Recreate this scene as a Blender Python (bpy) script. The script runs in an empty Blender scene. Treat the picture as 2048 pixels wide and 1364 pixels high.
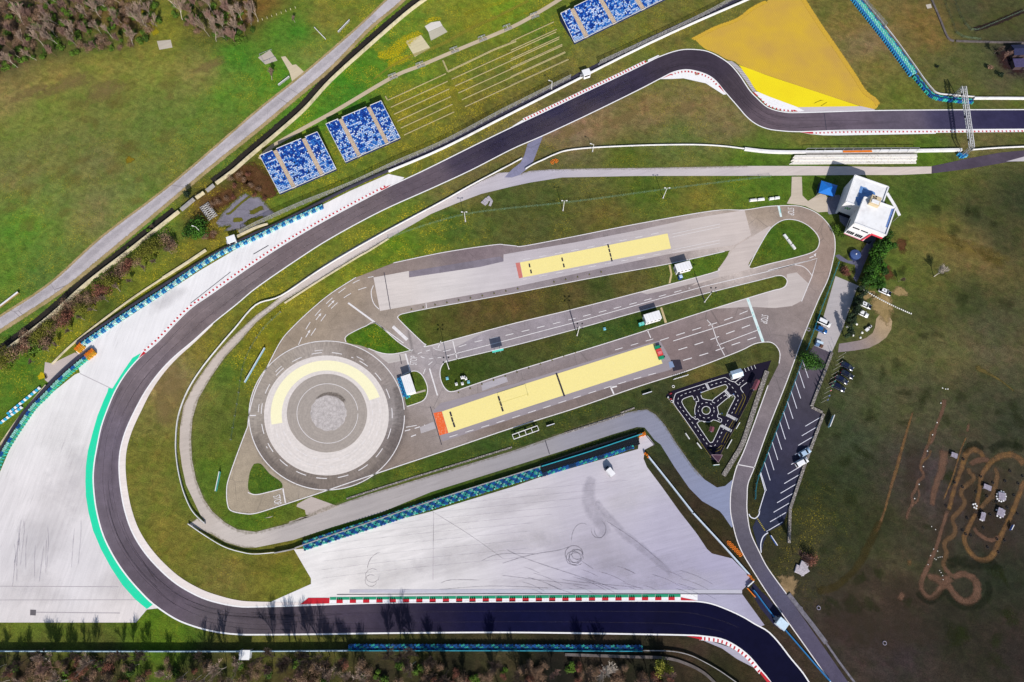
import bpy, bmesh, math, random
import numpy as np
from mathutils import Vector, Matrix
from mathutils.geometry import tessellate_polygon
random.seed(11)
SC = bpy.context.scene
COL = SC.collection
# ------------------------------------------------------------------ camera geometry (drone at 225 m)
F, CH, TH = 1365.0, 225.0, math.radians(17.6)
SI, CO = math.sin(TH), math.cos(TH)
def P(px, py, z=0.0):
    u = (px-1024)/F; v = (682-py)/F
    t = -1.0/(-CO+v*SI)
    return Vector((u*t*(CH-z), (SI+v*CO)*t*(CH-z), z))
def PL(pts, z=0.0): return [P(p[0], p[1], z) for p in pts]
def T4(ox, oy, *pts): return [(ox+x/4.0, oy+y/4.0) for x, y in pts]
def T8(ox, oy, *pts): return [(ox+x/8.0, oy+y/8.0) for x, y in pts]
K = 1.72
def lin(h):
    h = h.lstrip('#'); o = []
    for i in (0, 2, 4):
        c = int(h[i:i+2], 16)/255.0
        o.append(c/12.92 if c <= 0.04045 else ((c+0.055)/1.055)**2.4)
    return o
def alb(h): return [max(0.003, min(0.82, c/K)) for c in lin(h)]
def col4(h): return tuple(alb(h))+(1.0,)

# ------------------------------------------------------------------ node helpers
class N:
    def __init__(s, name):
        s.m = bpy.data.materials.new(name); s.m.use_nodes = True
        s.t = s.m.node_tree; s.n = s.t.nodes; s.l = s.t.links
        s.b = s.n['Principled BSDF']; s.out = s.n['Material Output']
        s.b.inputs['Roughness'].default_value = 0.85
        s.b.inputs['Specular IOR Level'].default_value = 0.25
        s._pos = None
    def put(s, v, sock):
        if isinstance(v, bpy.types.NodeSocket): s.l.new(v, sock)
        else: sock.default_value = v
    def pos(s, obj=False):
        if obj: return s.n.new('ShaderNodeTexCoord').outputs['Object']
        if not s._pos: s._pos = s.n.new('ShaderNodeNewGeometry').outputs['Position']
        return s._pos
    def mapping(s, vec, scale=(1, 1, 1), rot=0.0):
        if rot:
            r = s.n.new('ShaderNodeMapping'); s.l.new(vec, r.inputs['Vector']); r.inputs['Rotation'].default_value = (0, 0, -rot); vec = r.outputs[0]
        m = s.n.new('ShaderNodeMapping'); s.l.new(vec, m.inputs['Vector'])
        m.inputs['Scale'].default_value = scale
        return m.outputs[0]
    def noise(s, scale, detail=4, rough=0.55, vec=None, dist=0.0):
        t = s.n.new('ShaderNodeTexNoise'); s.l.new(vec or s.pos(), t.inputs['Vector'])
        t.inputs['Scale'].default_value = scale; t.inputs['Detail'].default_value = detail
        t.inputs['Roughness'].default_value = rough; t.inputs['Distortion'].default_value = dist
        return t.outputs['Fac']
    def voro(s, scale, vec=None, feature='F1', rand=1.0):
        t = s.n.new('ShaderNodeTexVoronoi'); t.feature = feature
        s.l.new(vec or s.pos(), t.inputs['Vector']); t.inputs['Scale'].default_value = scale
        t.inputs['Randomness'].default_value = rand
        return t
    def wave(s, scale, dist, vec, det=2):
        t = s.n.new('ShaderNodeTexWave'); s.l.new(vec, t.inputs['Vector'])
        t.inputs['Scale'].default_value = scale; t.inputs['Distortion'].default_value = dist
        t.inputs['Detail'].default_value = det; t.inputs['Detail Scale'].default_value = 0.6
        return t.outputs['Fac']
    def map(s, v, a, b, c, d, clamp=True):
        m = s.n.new('ShaderNodeMapRange'); m.clamp = clamp
        s.put(v, m.inputs['Value'])
        for i, x in enumerate((a, b, c, d)): s.put(x, m.inputs[1+i])
        return m.outputs[0]
    def math(s, op, a, b=0.0):
        m = s.n.new('ShaderNodeMath'); m.operation = op
        s.put(a, m.inputs[0]); s.put(b, m.inputs[1]); return m.outputs[0]
    def mix(s, fac, a, b, mode='MIX'):
        m = s.n.new('ShaderNodeMix'); m.data_type = 'RGBA'; m.blend_type = mode
        s.put(fac, m.inputs[0]); s.put(a, m.inputs[6]); s.put(b, m.inputs[7]); return m.outputs[2]
    def scalecol(s, c, f):
        m = s.n.new('ShaderNodeVectorMath'); m.operation = 'SCALE'
        s.put(c[:3] if isinstance(c, tuple) else c, m.inputs[0]); s.put(f, m.inputs['Scale']); return m.outputs[0]
    def attr(s, name, fac=False):
        a = s.n.new('ShaderNodeAttribute'); a.attribute_name = name
        return a.outputs['Fac' if fac else 'Color']
    def bump(s, h, strength=0.4, dist=0.1):
        b = s.n.new('ShaderNodeBump'); s.put(h, b.inputs['Height'])
        b.inputs['Strength'].default_value = strength; b.inputs['Distance'].default_value = dist
        s.l.new(b.outputs[0], s.b.inputs['Normal'])
    def color(s, c): s.put(c, s.b.inputs['Base Color'])
    def alpha(s, a): s.put(a, s.b.inputs['Alpha'])

def m_plain(name, h, rough=0.6, var=0.12, scale=1.5, metal=0.0, spec=0.3, dirt=None, obj=True):
    k = N(name); c = col4(h)
    p = k.pos(obj)
    f = k.map(k.noise(scale, 5, 0.6, p), 0.3, 0.7, 1-var, 1+var)
    cc = k.scalecol(c, f)
    if dirt:
        cc = k.mix(k.map(k.noise(scale*0.6, 6, 0.65, p), 0.5, 0.72, 0, 0.7), cc, col4(dirt))
    k.color(cc); k.b.inputs['Roughness'].default_value = rough
    k.b.inputs['Metallic'].default_value = metal; k.b.inputs['Specular IOR Level'].default_value = spec
    return k.m
MATS = {}
def mp(name, *a, **kw):
    if name not in MATS: MATS[name] = m_plain(name, *a, **kw)
    return MATS[name]

def m_grass(name='grass_field'):
    k = N(name)
    t = k.attr('tint')
    n1 = k.noise(0.055, 7, 0.62); n2 = k.noise(0.42, 6, 0.62, dist=0.6); n3 = k.noise(2.6, 4, 0.65)
    n4 = k.noise(0.16, 6, 0.6)
    strk = k.noise(0.8, 4, 0.6, k.mapping(k.pos(), (0.25, 1.0, 1.0), math.radians(-25)))
    n5 = k.noise(0.3, 6, 0.65, dist=0.8)
    c = k.mix(k.map(n1, 0.45, 0.62, 0, 0.6), t, k.mix(1.0, t, (1.32, 1.10, 1.05, 1), 'MULTIPLY'))
    c = k.mix(k.map(n5, 0.50, 0.66, 0, 0.75), c, k.mix(1.0, c, (1.28, 1.08, 1.18, 1), 'MULTIPLY'))
    c = k.mix(k.map(n4, 0.47, 0.62, 0, 0.8), c, k.mix(1.0, c, (0.78, 0.93, 0.70, 1), 'MULTIPLY'))
    f = k.math('MULTIPLY', k.map(n2, 0.36, 0.64, 0.80, 1.24), k.map(n3, 0.36, 0.64, 0.72, 1.34))
    f = k.math('MULTIPLY', f, k.map(strk, 0.3, 0.7, 0.84, 1.16))
    dk = k.map(k.noise(0.22, 7, 0.7), 0.54, 0.68, 1.0, 0.76); f = k.math('MULTIPLY', f, dk)
    c = k.scalecol(c, f)
    v = k.voro(1.5); d = v.outputs['Distance']
    patch = k.map(k.noise(0.13, 4, 0.6), 0.42, 0.62, 0, 1)
    fl = k.math('MULTIPLY', k.map(d, 0.16, 0.32, 1, 0), k.math('MULTIPLY', patch, k.attr('flower', True)))
    fl = k.math('MINIMUM', fl, 1.0)
    c = k.mix(fl, c, (0.42, 0.32, 0.012, 1))
    haze = k.math('MULTIPLY', k.math('MULTIPLY', k.map(n3, 0.4, 0.75, 0, 0.6), patch), k.attr('flower', True))
    c = k.mix(k.math('MINIMUM', haze, 0.6), c, (0.25, 0.20, 0.015, 1))
    k.color(c); k.b.inputs['Roughness'].default_value = 0.95; k.b.inputs['Specular IOR Level'].default_value = 0.1
    k.bump(n3, 0.6, 0.25)
    return k.m
def m_asphalt(name, streak=0.10, spk=0.18, crack=0.0):
    k = N(name); t = k.attr('tint')
    n1 = k.noise(0.07, 6, 0.65); n2 = k.noise(3.0, 4, 0.75); n3 = k.noise(0.5, 5, 0.6)
    f = k.math('MULTIPLY', k.map(n1, 0.36, 0.64, 1-streak, 1+streak), k.map(n2, 0.34, 0.66, 1-spk, 1+spk))
    f = k.math('MULTIPLY', f, k.map(n3, 0.3, 0.7, 1-streak*0.8, 1+streak*0.8))
    c = k.scalecol(t, f)
    if crack:
        e = k.voro(0.09, k.pos(), 'DISTANCE_TO_EDGE').outputs['Distance']
        c = k.mix(k.math('MULTIPLY', k.map(e, 0.0, 0.012, crack, 0), k.map(k.noise(0.05), 0.45, 0.6, 0, 1)), c, (0.05, 0.045, 0.045, 1))
    k.color(c); k.b.inputs['Roughness'].default_value = 0.9; k.b.inputs['Specular IOR Level'].default_value = 0.04
    return k.m
def m_concrete(name, rot=0.15, joints=True, stain=0.5):
    k = N(name); t = k.attr('tint')
    pv = k.mapping(k.pos(), (0.05, 0.9, 1), rot)
    s = k.noise(1.0, 6, 0.65, pv); s2 = k.noise(3.0, 4, 0.6, pv)
    n1 = k.noise(0.08, 6, 0.6); n2 = k.noise(3.0, 3, 0.6)
    f = k.math('MULTIPLY', k.map(s, 0.3, 0.7, 1.08, 0.93), k.map(n1, 0.3, 0.7, 0.94, 1.06))
    f = k.math('MULTIPLY', f, k.map(n2, 0.3, 0.7, 0.95, 1.05))
    dk = k.math('MULTIPLY', k.map(s2, 0.56, 0.74, 0, stain), k.map(k.noise(0.03, 4), 0.45, 0.62, 0, 1))
    c = k.mix(dk, k.scalecol(t, f), k.scalecol(t, 0.6))
    if joints:
        b = k.n.new('ShaderNodeTexBrick'); k.l.new(k.mapping(k.pos(), (1, 1, 1), rot*0.6), b.inputs['Vector'])
        b.inputs['Scale'].default_value = 1.0; b.inputs['Brick Width'].default_value = 34.0
        b.inputs['Row Height'].default_value = 5.2; b.inputs['Mortar Size'].default_value = 0.05
        b.inputs['Mortar Smooth'].default_value = 0.6
        c = k.mix(k.math('MULTIPLY', b.outputs['Fac'], 0.14), c, k.scalecol(t, 0.45))
    k.color(c); k.b.inputs['Roughness'].default_value = 0.9; k.b.inputs['Specular IOR Level'].default_value = 0.04
    return k.m
def m_decal(name, h, h2=None, hard=0.35, scale=0.9, amount=1.0):
    k = N(name)
    n = k.noise(scale, 6, 0.65); n2 = k.noise(0.25, 5, 0.6)
    c = k.mix(k.map(n2, 0.35, 0.65, 0, 1), col4(h), col4(h2 or h))
    c = k.scalecol(c, k.map(k.noise(2.5, 3), 0.3, 0.7, 0.8, 1.2))
    e = k.attr('edge', True)
    a = k.math('ADD', e, k.math('MULTIPLY', k.math('SUBTRACT', n, 0.5), 1.6))
    k.alpha(k.math('MULTIPLY', k.map(a, 0.25, 0.25+hard, 0, 1), amount))
    k.color(c); k.b.inputs['Roughness'].default_value = 0.95; k.b.inputs['Specular IOR Level'].default_value = 0.1
    return k.m
def m_paint(name, h, wear=0.35, wearcol='#8f8a8c'):
    k = N(name)
    n = k.noise(1.6, 6, 0.7); n2 = k.noise(0.2, 4, 0.6)
    c = k.mix(k.math('MULTIPLY', k.map(n, 0.52, 0.7, 0, 1), k.map(n2, 0.3, 0.7, 0, wear*1.6)), col4(h), col4(wearcol))
    c = k.scalecol(c, k.map(k.noise(5.0, 2), 0.3, 0.7, 0.93, 1.07))
    k.color(c); k.b.inputs['Roughness'].default_value = 0.7
    return k.m

# ------------------------------------------------------------------ mesh builder
class MB:
    def __init__(s): s.v = []; s.f = []
    def add(s, vs, fs):
        o = len(s.v); s.v += [tuple(p) for p in vs]; s.f += [tuple(i+o for i in f) for f in fs]; return s
    def box(s, c, size, rot=0.0, taper=1.0, tilt=None):
        x, y, z = size[0]/2, size[1]/2, size[2]/2
        q = []
        for sz in (-1, 1):
            k = taper if sz > 0 else 1.0
            for sx, sy in ((-1, -1), (1, -1), (1, 1), (-1, 1)): q.append(Vector((sx*x*k, sy*y*k, sz*z)))
        m = Matrix.Rotation(rot, 3, 'Z')
        if tilt: m = m @ Matrix.Rotation(tilt[1], 3, tilt[0])
        q = [m @ p + Vector(c) for p in q]
        return s.add(q, [(3, 2, 1, 0), (4, 5, 6, 7), (0, 1, 5, 4), (1, 2, 6, 5), (2, 3, 7, 6), (3, 0, 4, 7)])
    def bar(s, a, b, w, h=None):
        a, b = Vector(a), Vector(b); d = (b-a); L = d.length
        if L < 1e-6: return s
        d /= L; up = Vector((0, 0, 1)) if abs(d.z) < 0.95 else Vector((1, 0, 0))
        x = d.cross(up).normalized()*(w/2); y = x.cross(d).normalized()*((h or w)/2)
        q = [a-x-y, a+x-y, a+x+y, a-x+y, b-x-y, b+x-y, b+x+y, b-x+y]
        return s.add(q, [(0, 1, 2, 3), (7, 6, 5, 4), (0, 4, 5, 1), (1, 5, 6, 2), (2, 6, 7, 3), (3, 7, 4, 0)])
    def tube(s, a, b, r0, r1=None, n=8, cap=True):
        a, b = Vector(a), Vector(b); r1 = r0 if r1 is None else r1
        d = (b-a).normalized(); up = Vector((0, 0, 1)) if abs(d.z) < 0.9 else Vector((1, 0, 0))
        x = d.cross(up).normalized(); y = d.cross(x).normalized()
        q = []
        for p, r in ((a, r0), (b, r1)):
            for i in range(n):
                t = 2*math.pi*i/n; q.append(p+(x*math.cos(t)+y*math.sin(t))*r)
        f = [(i, (i+1) % n, n+(i+1) % n, n+i) for i in range(n)]
        if cap: f += [tuple(range(n-1, -1, -1)), tuple(range(n, 2*n))]
        return s.add(q, f)
    def prism(s, poly, z0, z1, taper=1.0):
        n = len(poly)
        cx = sum(p[0] for p in poly)/n; cy = sum(p[1] for p in poly)/n
        q = [(p[0], p[1], z0) for p in poly]+[(cx+(p[0]-cx)*taper, cy+(p[1]-cy)*taper, z1) for p in poly]
        return s.add(q, [tuple(range(n-1, -1, -1)), tuple(range(n, 2*n))]+[(i, (i+1) % n, n+(i+1) % n, n+i) for i in range(n)])
    def face(s, pts): return s.add(pts, [tuple(range(len(pts)))])
    def mesh(s, name, mat, smooth=False):
        me = bpy.data.meshes.new(name); me.from_pydata(s.v, [], s.f); me.update()
        bm = bmesh.new(); bm.from_mesh(me); bmesh.ops.recalc_face_normals(bm, faces=bm.faces); bm.to_mesh(me); bm.free()
        if mat: me.materials.append(mat)
        if smooth: me.polygons.foreach_set('use_smooth', [True]*len(me.polygons))
        return me
    def build(s, name, mat, parent=None, smooth=False, label=None):
        o = bpy.data.objects.new(name, s.mesh(name, mat, smooth)); COL.objects.link(o)
        if parent: o.parent = parent
        if label: o['label'] = label
        return o

def tag(o, label, cat, group=None):
    o['label'] = label; o['category'] = cat; o['kind'] = 'thing'
    if group: o['group'] = group
    return o
def thing(name, label, cat, loc=(0, 0, 0), rz=0.0, group=None):
    o = bpy.data.objects.new(name, None); COL.objects.link(o)
    o.empty_display_size = 0.2
    o.location = loc; o.rotation_euler = (0, 0, rz)
    return tag(o, label, cat, group)
def copy_tree(o, parent=None):
    c = o.copy(); COL.objects.link(c)
    if parent: c.parent = parent
    for ch in list(o.children): copy_tree(ch, c)
    return c
def struct(name, me):
    o = bpy.data.objects.new(name, me); COL.objects.link(o); o['kind'] = 'structure'; return o

# ------------------------------------------------------------------ curves
def smooth(pts, n=6):
    if len(pts) < 3: return list(pts)
    out = []
    q = [pts[0]]+list(pts)+[pts[-1]]
    for i in range(1, len(q)-2):
        p0, p1, p2, p3 = q[i-1], q[i], q[i+1], q[i+2]
        for j in range(n):
            t = j/n
            out.append(tuple(0.5*((2*p1[k])+(-p0[k]+p2[k])*t+(2*p0[k]-5*p1[k]+4*p2[k]-p3[k])*t*t+(-p0[k]+3*p1[k]-3*p2[k]+p3[k])*t**3) for k in range(2)))
    out.append(tuple(pts[-1])); return out
def resample(w, n=None, step=None):
    L = [0.0]
    for a, b in zip(w, w[1:]): L.append(L[-1]+(b-a).length)
    if step: n = max(2, int(round(L[-1]/step))+1)
    out = []; j = 0
    for i in range(n):
        s = L[-1]*i/(n-1)
        while j < len(L)-2 and L[j+1] < s: j += 1
        d = L[j+1]-L[j]; t = 0 if d == 0 else (s-L[j])/d
        out.append(w[j].lerp(w[j+1], t))
    return out
def normals2(w):
    out = []
    for i in range(len(w)):
        d = w[min(i+1, len(w)-1)]-w[max(i-1, 0)]
        d.z = 0
        d = d.normalized() if d.length > 1e-9 else Vector((1, 0, 0)); out.append(Vector((-d.y, d.x, 0)))
    return out
def offset(w, d):
    return [p+n*(d[i] if isinstance(d, list) else d) for i, (p, n) in enumerate(zip(w, normals2(w)))]

# ------------------------------------------------------------------ tints
def idw(ctrl, power=1.6, eps=5.0):
    xy = np.array([P(c[0], c[1])[:2] for c in ctrl]); cc = np.array([alb(c[2]) for c in ctrl])
    def f(pts):
        pts = np.asarray(pts)[:, :2]; out = np.zeros((len(pts), 3))
        for i in range(0, len(pts), 4000):
            d2 = ((pts[i:i+4000, None, :]-xy[None])**2).sum(2)+eps*eps
            w = d2**(-power); w /= w.sum(1, keepdims=True); out[i:i+4000] = w @ cc
        return out
    return f
def const(h):
    a = alb(h)
    return lambda pts: np.tile(a, (len(pts), 1))
def set_tint(me, fn):
    co = np.zeros(len(me.vertices)*3); me.vertices.foreach_get('co', co); co = co.reshape(-1, 3)
    c = np.ones((len(co), 4)); c[:, :3] = fn(co)
    a = me.attributes.new('tint', 'FLOAT_COLOR', 'POINT'); a.data.foreach_set('color', c.ravel())
def fattr(me, name, vals):
    a = me.attributes.new(name, 'FLOAT', 'POINT'); a.data.foreach_set('value', vals)

def sheet(name, wpts, z, mat, tint=None, grid=0.0, flower=None):
    """flat polygon lying on the ground"""
    bm = bmesh.new()
    vs = [bm.verts.new((p[0], p[1], z)) for p in wpts]
    for t in tessellate_polygon([[Vector((p[0], p[1], 0)) for p in wpts]]):
        try: bm.faces.new([vs[i] for i in t])
        except ValueError: pass
    for fc in bm.faces:
        fc.normal_update()
        if fc.normal.z < 0: fc.normal_flip()
    if grid:
        for ax in (0, 1):
            lo = min(p[ax] for p in wpts); hi = max(p[ax] for p in wpts)
            g = math.floor(lo/grid)*grid+grid
            while g < hi:
                co = [0, 0, 0]; no = [0, 0, 0]; co[ax] = g; no[ax] = 1
                bmesh.ops.bisect_plane(bm, geom=bm.verts[:]+bm.edges[:]+bm.faces[:], plane_co=co, plane_no=no, dist=1e-4)
                g += grid
    for fc in bm.faces:
        fc.normal_update()
        if fc.normal.z < 0: fc.normal_flip()
    me = bpy.data.meshes.new(name); bm.to_mesh(me); bm.free(); me.materials.append(mat)
    if tint: set_tint(me, tint)
    if flower is not None:
        fattr(me, 'flower', flower(me) if callable(flower) else [flower]*len(me.vertices))
    return struct(name, me)
def strip(name, L, R, z, mat, tint=None, across=1, obj=True):
    """band between two world polylines of equal count"""
    v = []; f = []; n = len(L)
    for a, b in zip(L, R):
        for j in range(across+1):
            p = a.lerp(b, j/across); v.append((p.x, p.y, z))
    w = across+1
    for i in range(n-1):
        for j in range(across): f.append((i*w+j, i*w+j+1, (i+1)*w+j+1, (i+1)*w+j))
    me = bpy.data.meshes.new(name); me.from_pydata(v, [], f); me.update()
    bm = bmesh.new(); bm.from_mesh(me)
    for fc in bm.faces:
        fc.normal_update()
        if fc.normal.z < 0: fc.normal_flip()
    bm.to_mesh(me); bm.free()
    me.materials.append(mat)
    if tint: set_tint(me, tint)
    return struct(name, me) if obj else me
def ribbon(name, pts, w, z, mat, tint=None, n=6, off=0.0):
    c = PL(smooth(pts, n)); c = offset(c, off) if off else c
    return strip(name, offset(c, w/2), offset(c, -w/2), z, mat, tint)
class Marks:
    """many painted shapes of one colour gathered as one road-marking sheet"""
    def __init__(s, z): s.z = z; s.v = []; s.f = []
    def poly(s, w):
        o = len(s.v); s.v += [(p[0], p[1], s.z) for p in w]; s.f.append(tuple(range(o, o+len(w))))
    def line(s, wpts, width, off=0.0):
        c = offset(wpts, off) if off else wpts
        a = offset(c, width/2); b = offset(c, -width/2)
        for i in range(len(c)-1): s.poly([a[i], b[i], b[i+1], a[i+1]])
    def px(s, pts, width, sm=0, off=0.0): s.line(PL(smooth(pts, sm) if sm else pts), width, off)
    def dash(s, wpts, width, on, gap, off=0.0, start=0.0, step=0.5):
        c = resample(wpts, step=step); c = offset(c, off) if off else c
        d = start; i = 0
        per = on+gap; seg = []
        for k in range(len(c)):
            t = (start+k*step) % per
            if t < on: seg.append(c[k])
            else:
                if len(seg) > 1: s.line(seg, width)
                seg = []
        if len(seg) > 1: s.line(seg, width)
    def text(s, txt, pos, ang, size, sx=1.0, shear=0.0):
        cu = bpy.data.curves.new('t', 'FONT'); cu.body = txt; cu.align_x = 'CENTER'; cu.align_y = 'CENTER'; cu.size = size
        ob = bpy.data.objects.new('t', cu); me = bpy.data.meshes.new_from_object(ob)
        m = Matrix.Rotation(ang, 3, 'Z'); o = len(s.v)
        for v in me.vertices:
            q = m @ Vector((v.co.x*sx+v.co.y*shear, v.co.y, 0)); s.v.append((pos.x+q.x, pos.y+q.y, s.z))
        for p in me.polygons: s.f.append(tuple(o+i for i in p.vertices))
        bpy.data.objects.remove(ob); bpy.data.curves.remove(cu); bpy.data.meshes.remove(me)
    def build(s, name, mat):
        me = bpy.data.meshes.new(name); me.from_pydata(s.v, [], s.f); me.update()
        bm = bmesh.new(); bm.from_mesh(me)
        for fc in bm.faces:
            fc.normal_update()
            if fc.normal.z < 0: fc.normal_flip()
        bm.to_mesh(me); bm.free()
        me.materials.append(mat); return struct(name, me)
def softband(name, pts, w, z, mat, n=6, taper=True, emax=0.85):
    """dirt / rubber band whose edges fade irregularly ('edge' 1 in the middle, 0 at the rim)"""
    c = resample(list(pts) if isinstance(pts[0], Vector) else PL(smooth(pts, n)), step=1.2); m = len(c)
    ws = w if isinstance(w, (list, tuple)) else [w]
    wl = []
    for i in range(m):
        t = i/(m-1)*(len(ws)-1); j = min(int(t), len(ws)-2) if len(ws) > 1 else 0
        wl.append(ws[j]+(ws[j+1]-ws[j])*(t-j) if len(ws) > 1 else ws[0])
    nn = normals2(c); v = []; e = []; f = []
    for i in range(m):
        for s_, ee in ((0.75, 0.0), (0.3, emax), (-0.3, emax), (-0.75, 0.0)):
            q = c[i]+nn[i]*wl[i]*s_; v.append((q.x, q.y, z)); e.append(0.0 if taper and i in (0, m-1) else ee)
    for i in range(m-1):
        for j in range(3): f.append((i*4+j, i*4+j+1, (i+1)*4+j+1, (i+1)*4+j))
    me = bpy.data.meshes.new(name); me.from_pydata(v, [], f); me.update()
    bm = bmesh.new(); bm.from_mesh(me)
    for fc in bm.faces:
        fc.normal_update()
        if fc.normal.z < 0: fc.normal_flip()
    bm.to_mesh(me); bm.free()
    fattr(me, 'edge', e); me.materials.append(mat); return struct(name, me)
def softpatch(name, px, py, rx, ry, z, mat, rot=0.0, n=20):
    c = P(px, py); v = [(c.x, c.y, z)]; e = [1.0]; f = []
    for r, ee in ((0.55, 0.75), (1.15, 0.0)):
        for i in range(n):
            t = 2*math.pi*i/n; k = 1+0.14*math.sin(3*t+px)+0.1*math.sin(5*t+py)
            x = rx*r*k*math.cos(t); y = ry*r*k*math.sin(t)
            v.append((c.x+x*math.cos(rot)-y*math.sin(rot), c.y+x*math.sin(rot)+y*math.cos(rot), z)); e.append(ee)
    for i in range(n):
        j = (i+1) % n; f.append((0, 1+i, 1+j)); f.append((1+i, 1+n+i, 1+n+j, 1+j))
    me = bpy.data.meshes.new(name); me.from_pydata(v, [], f); me.update(); fattr(me, 'edge', e)
    me.materials.append(mat); return struct(name, me)
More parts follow.
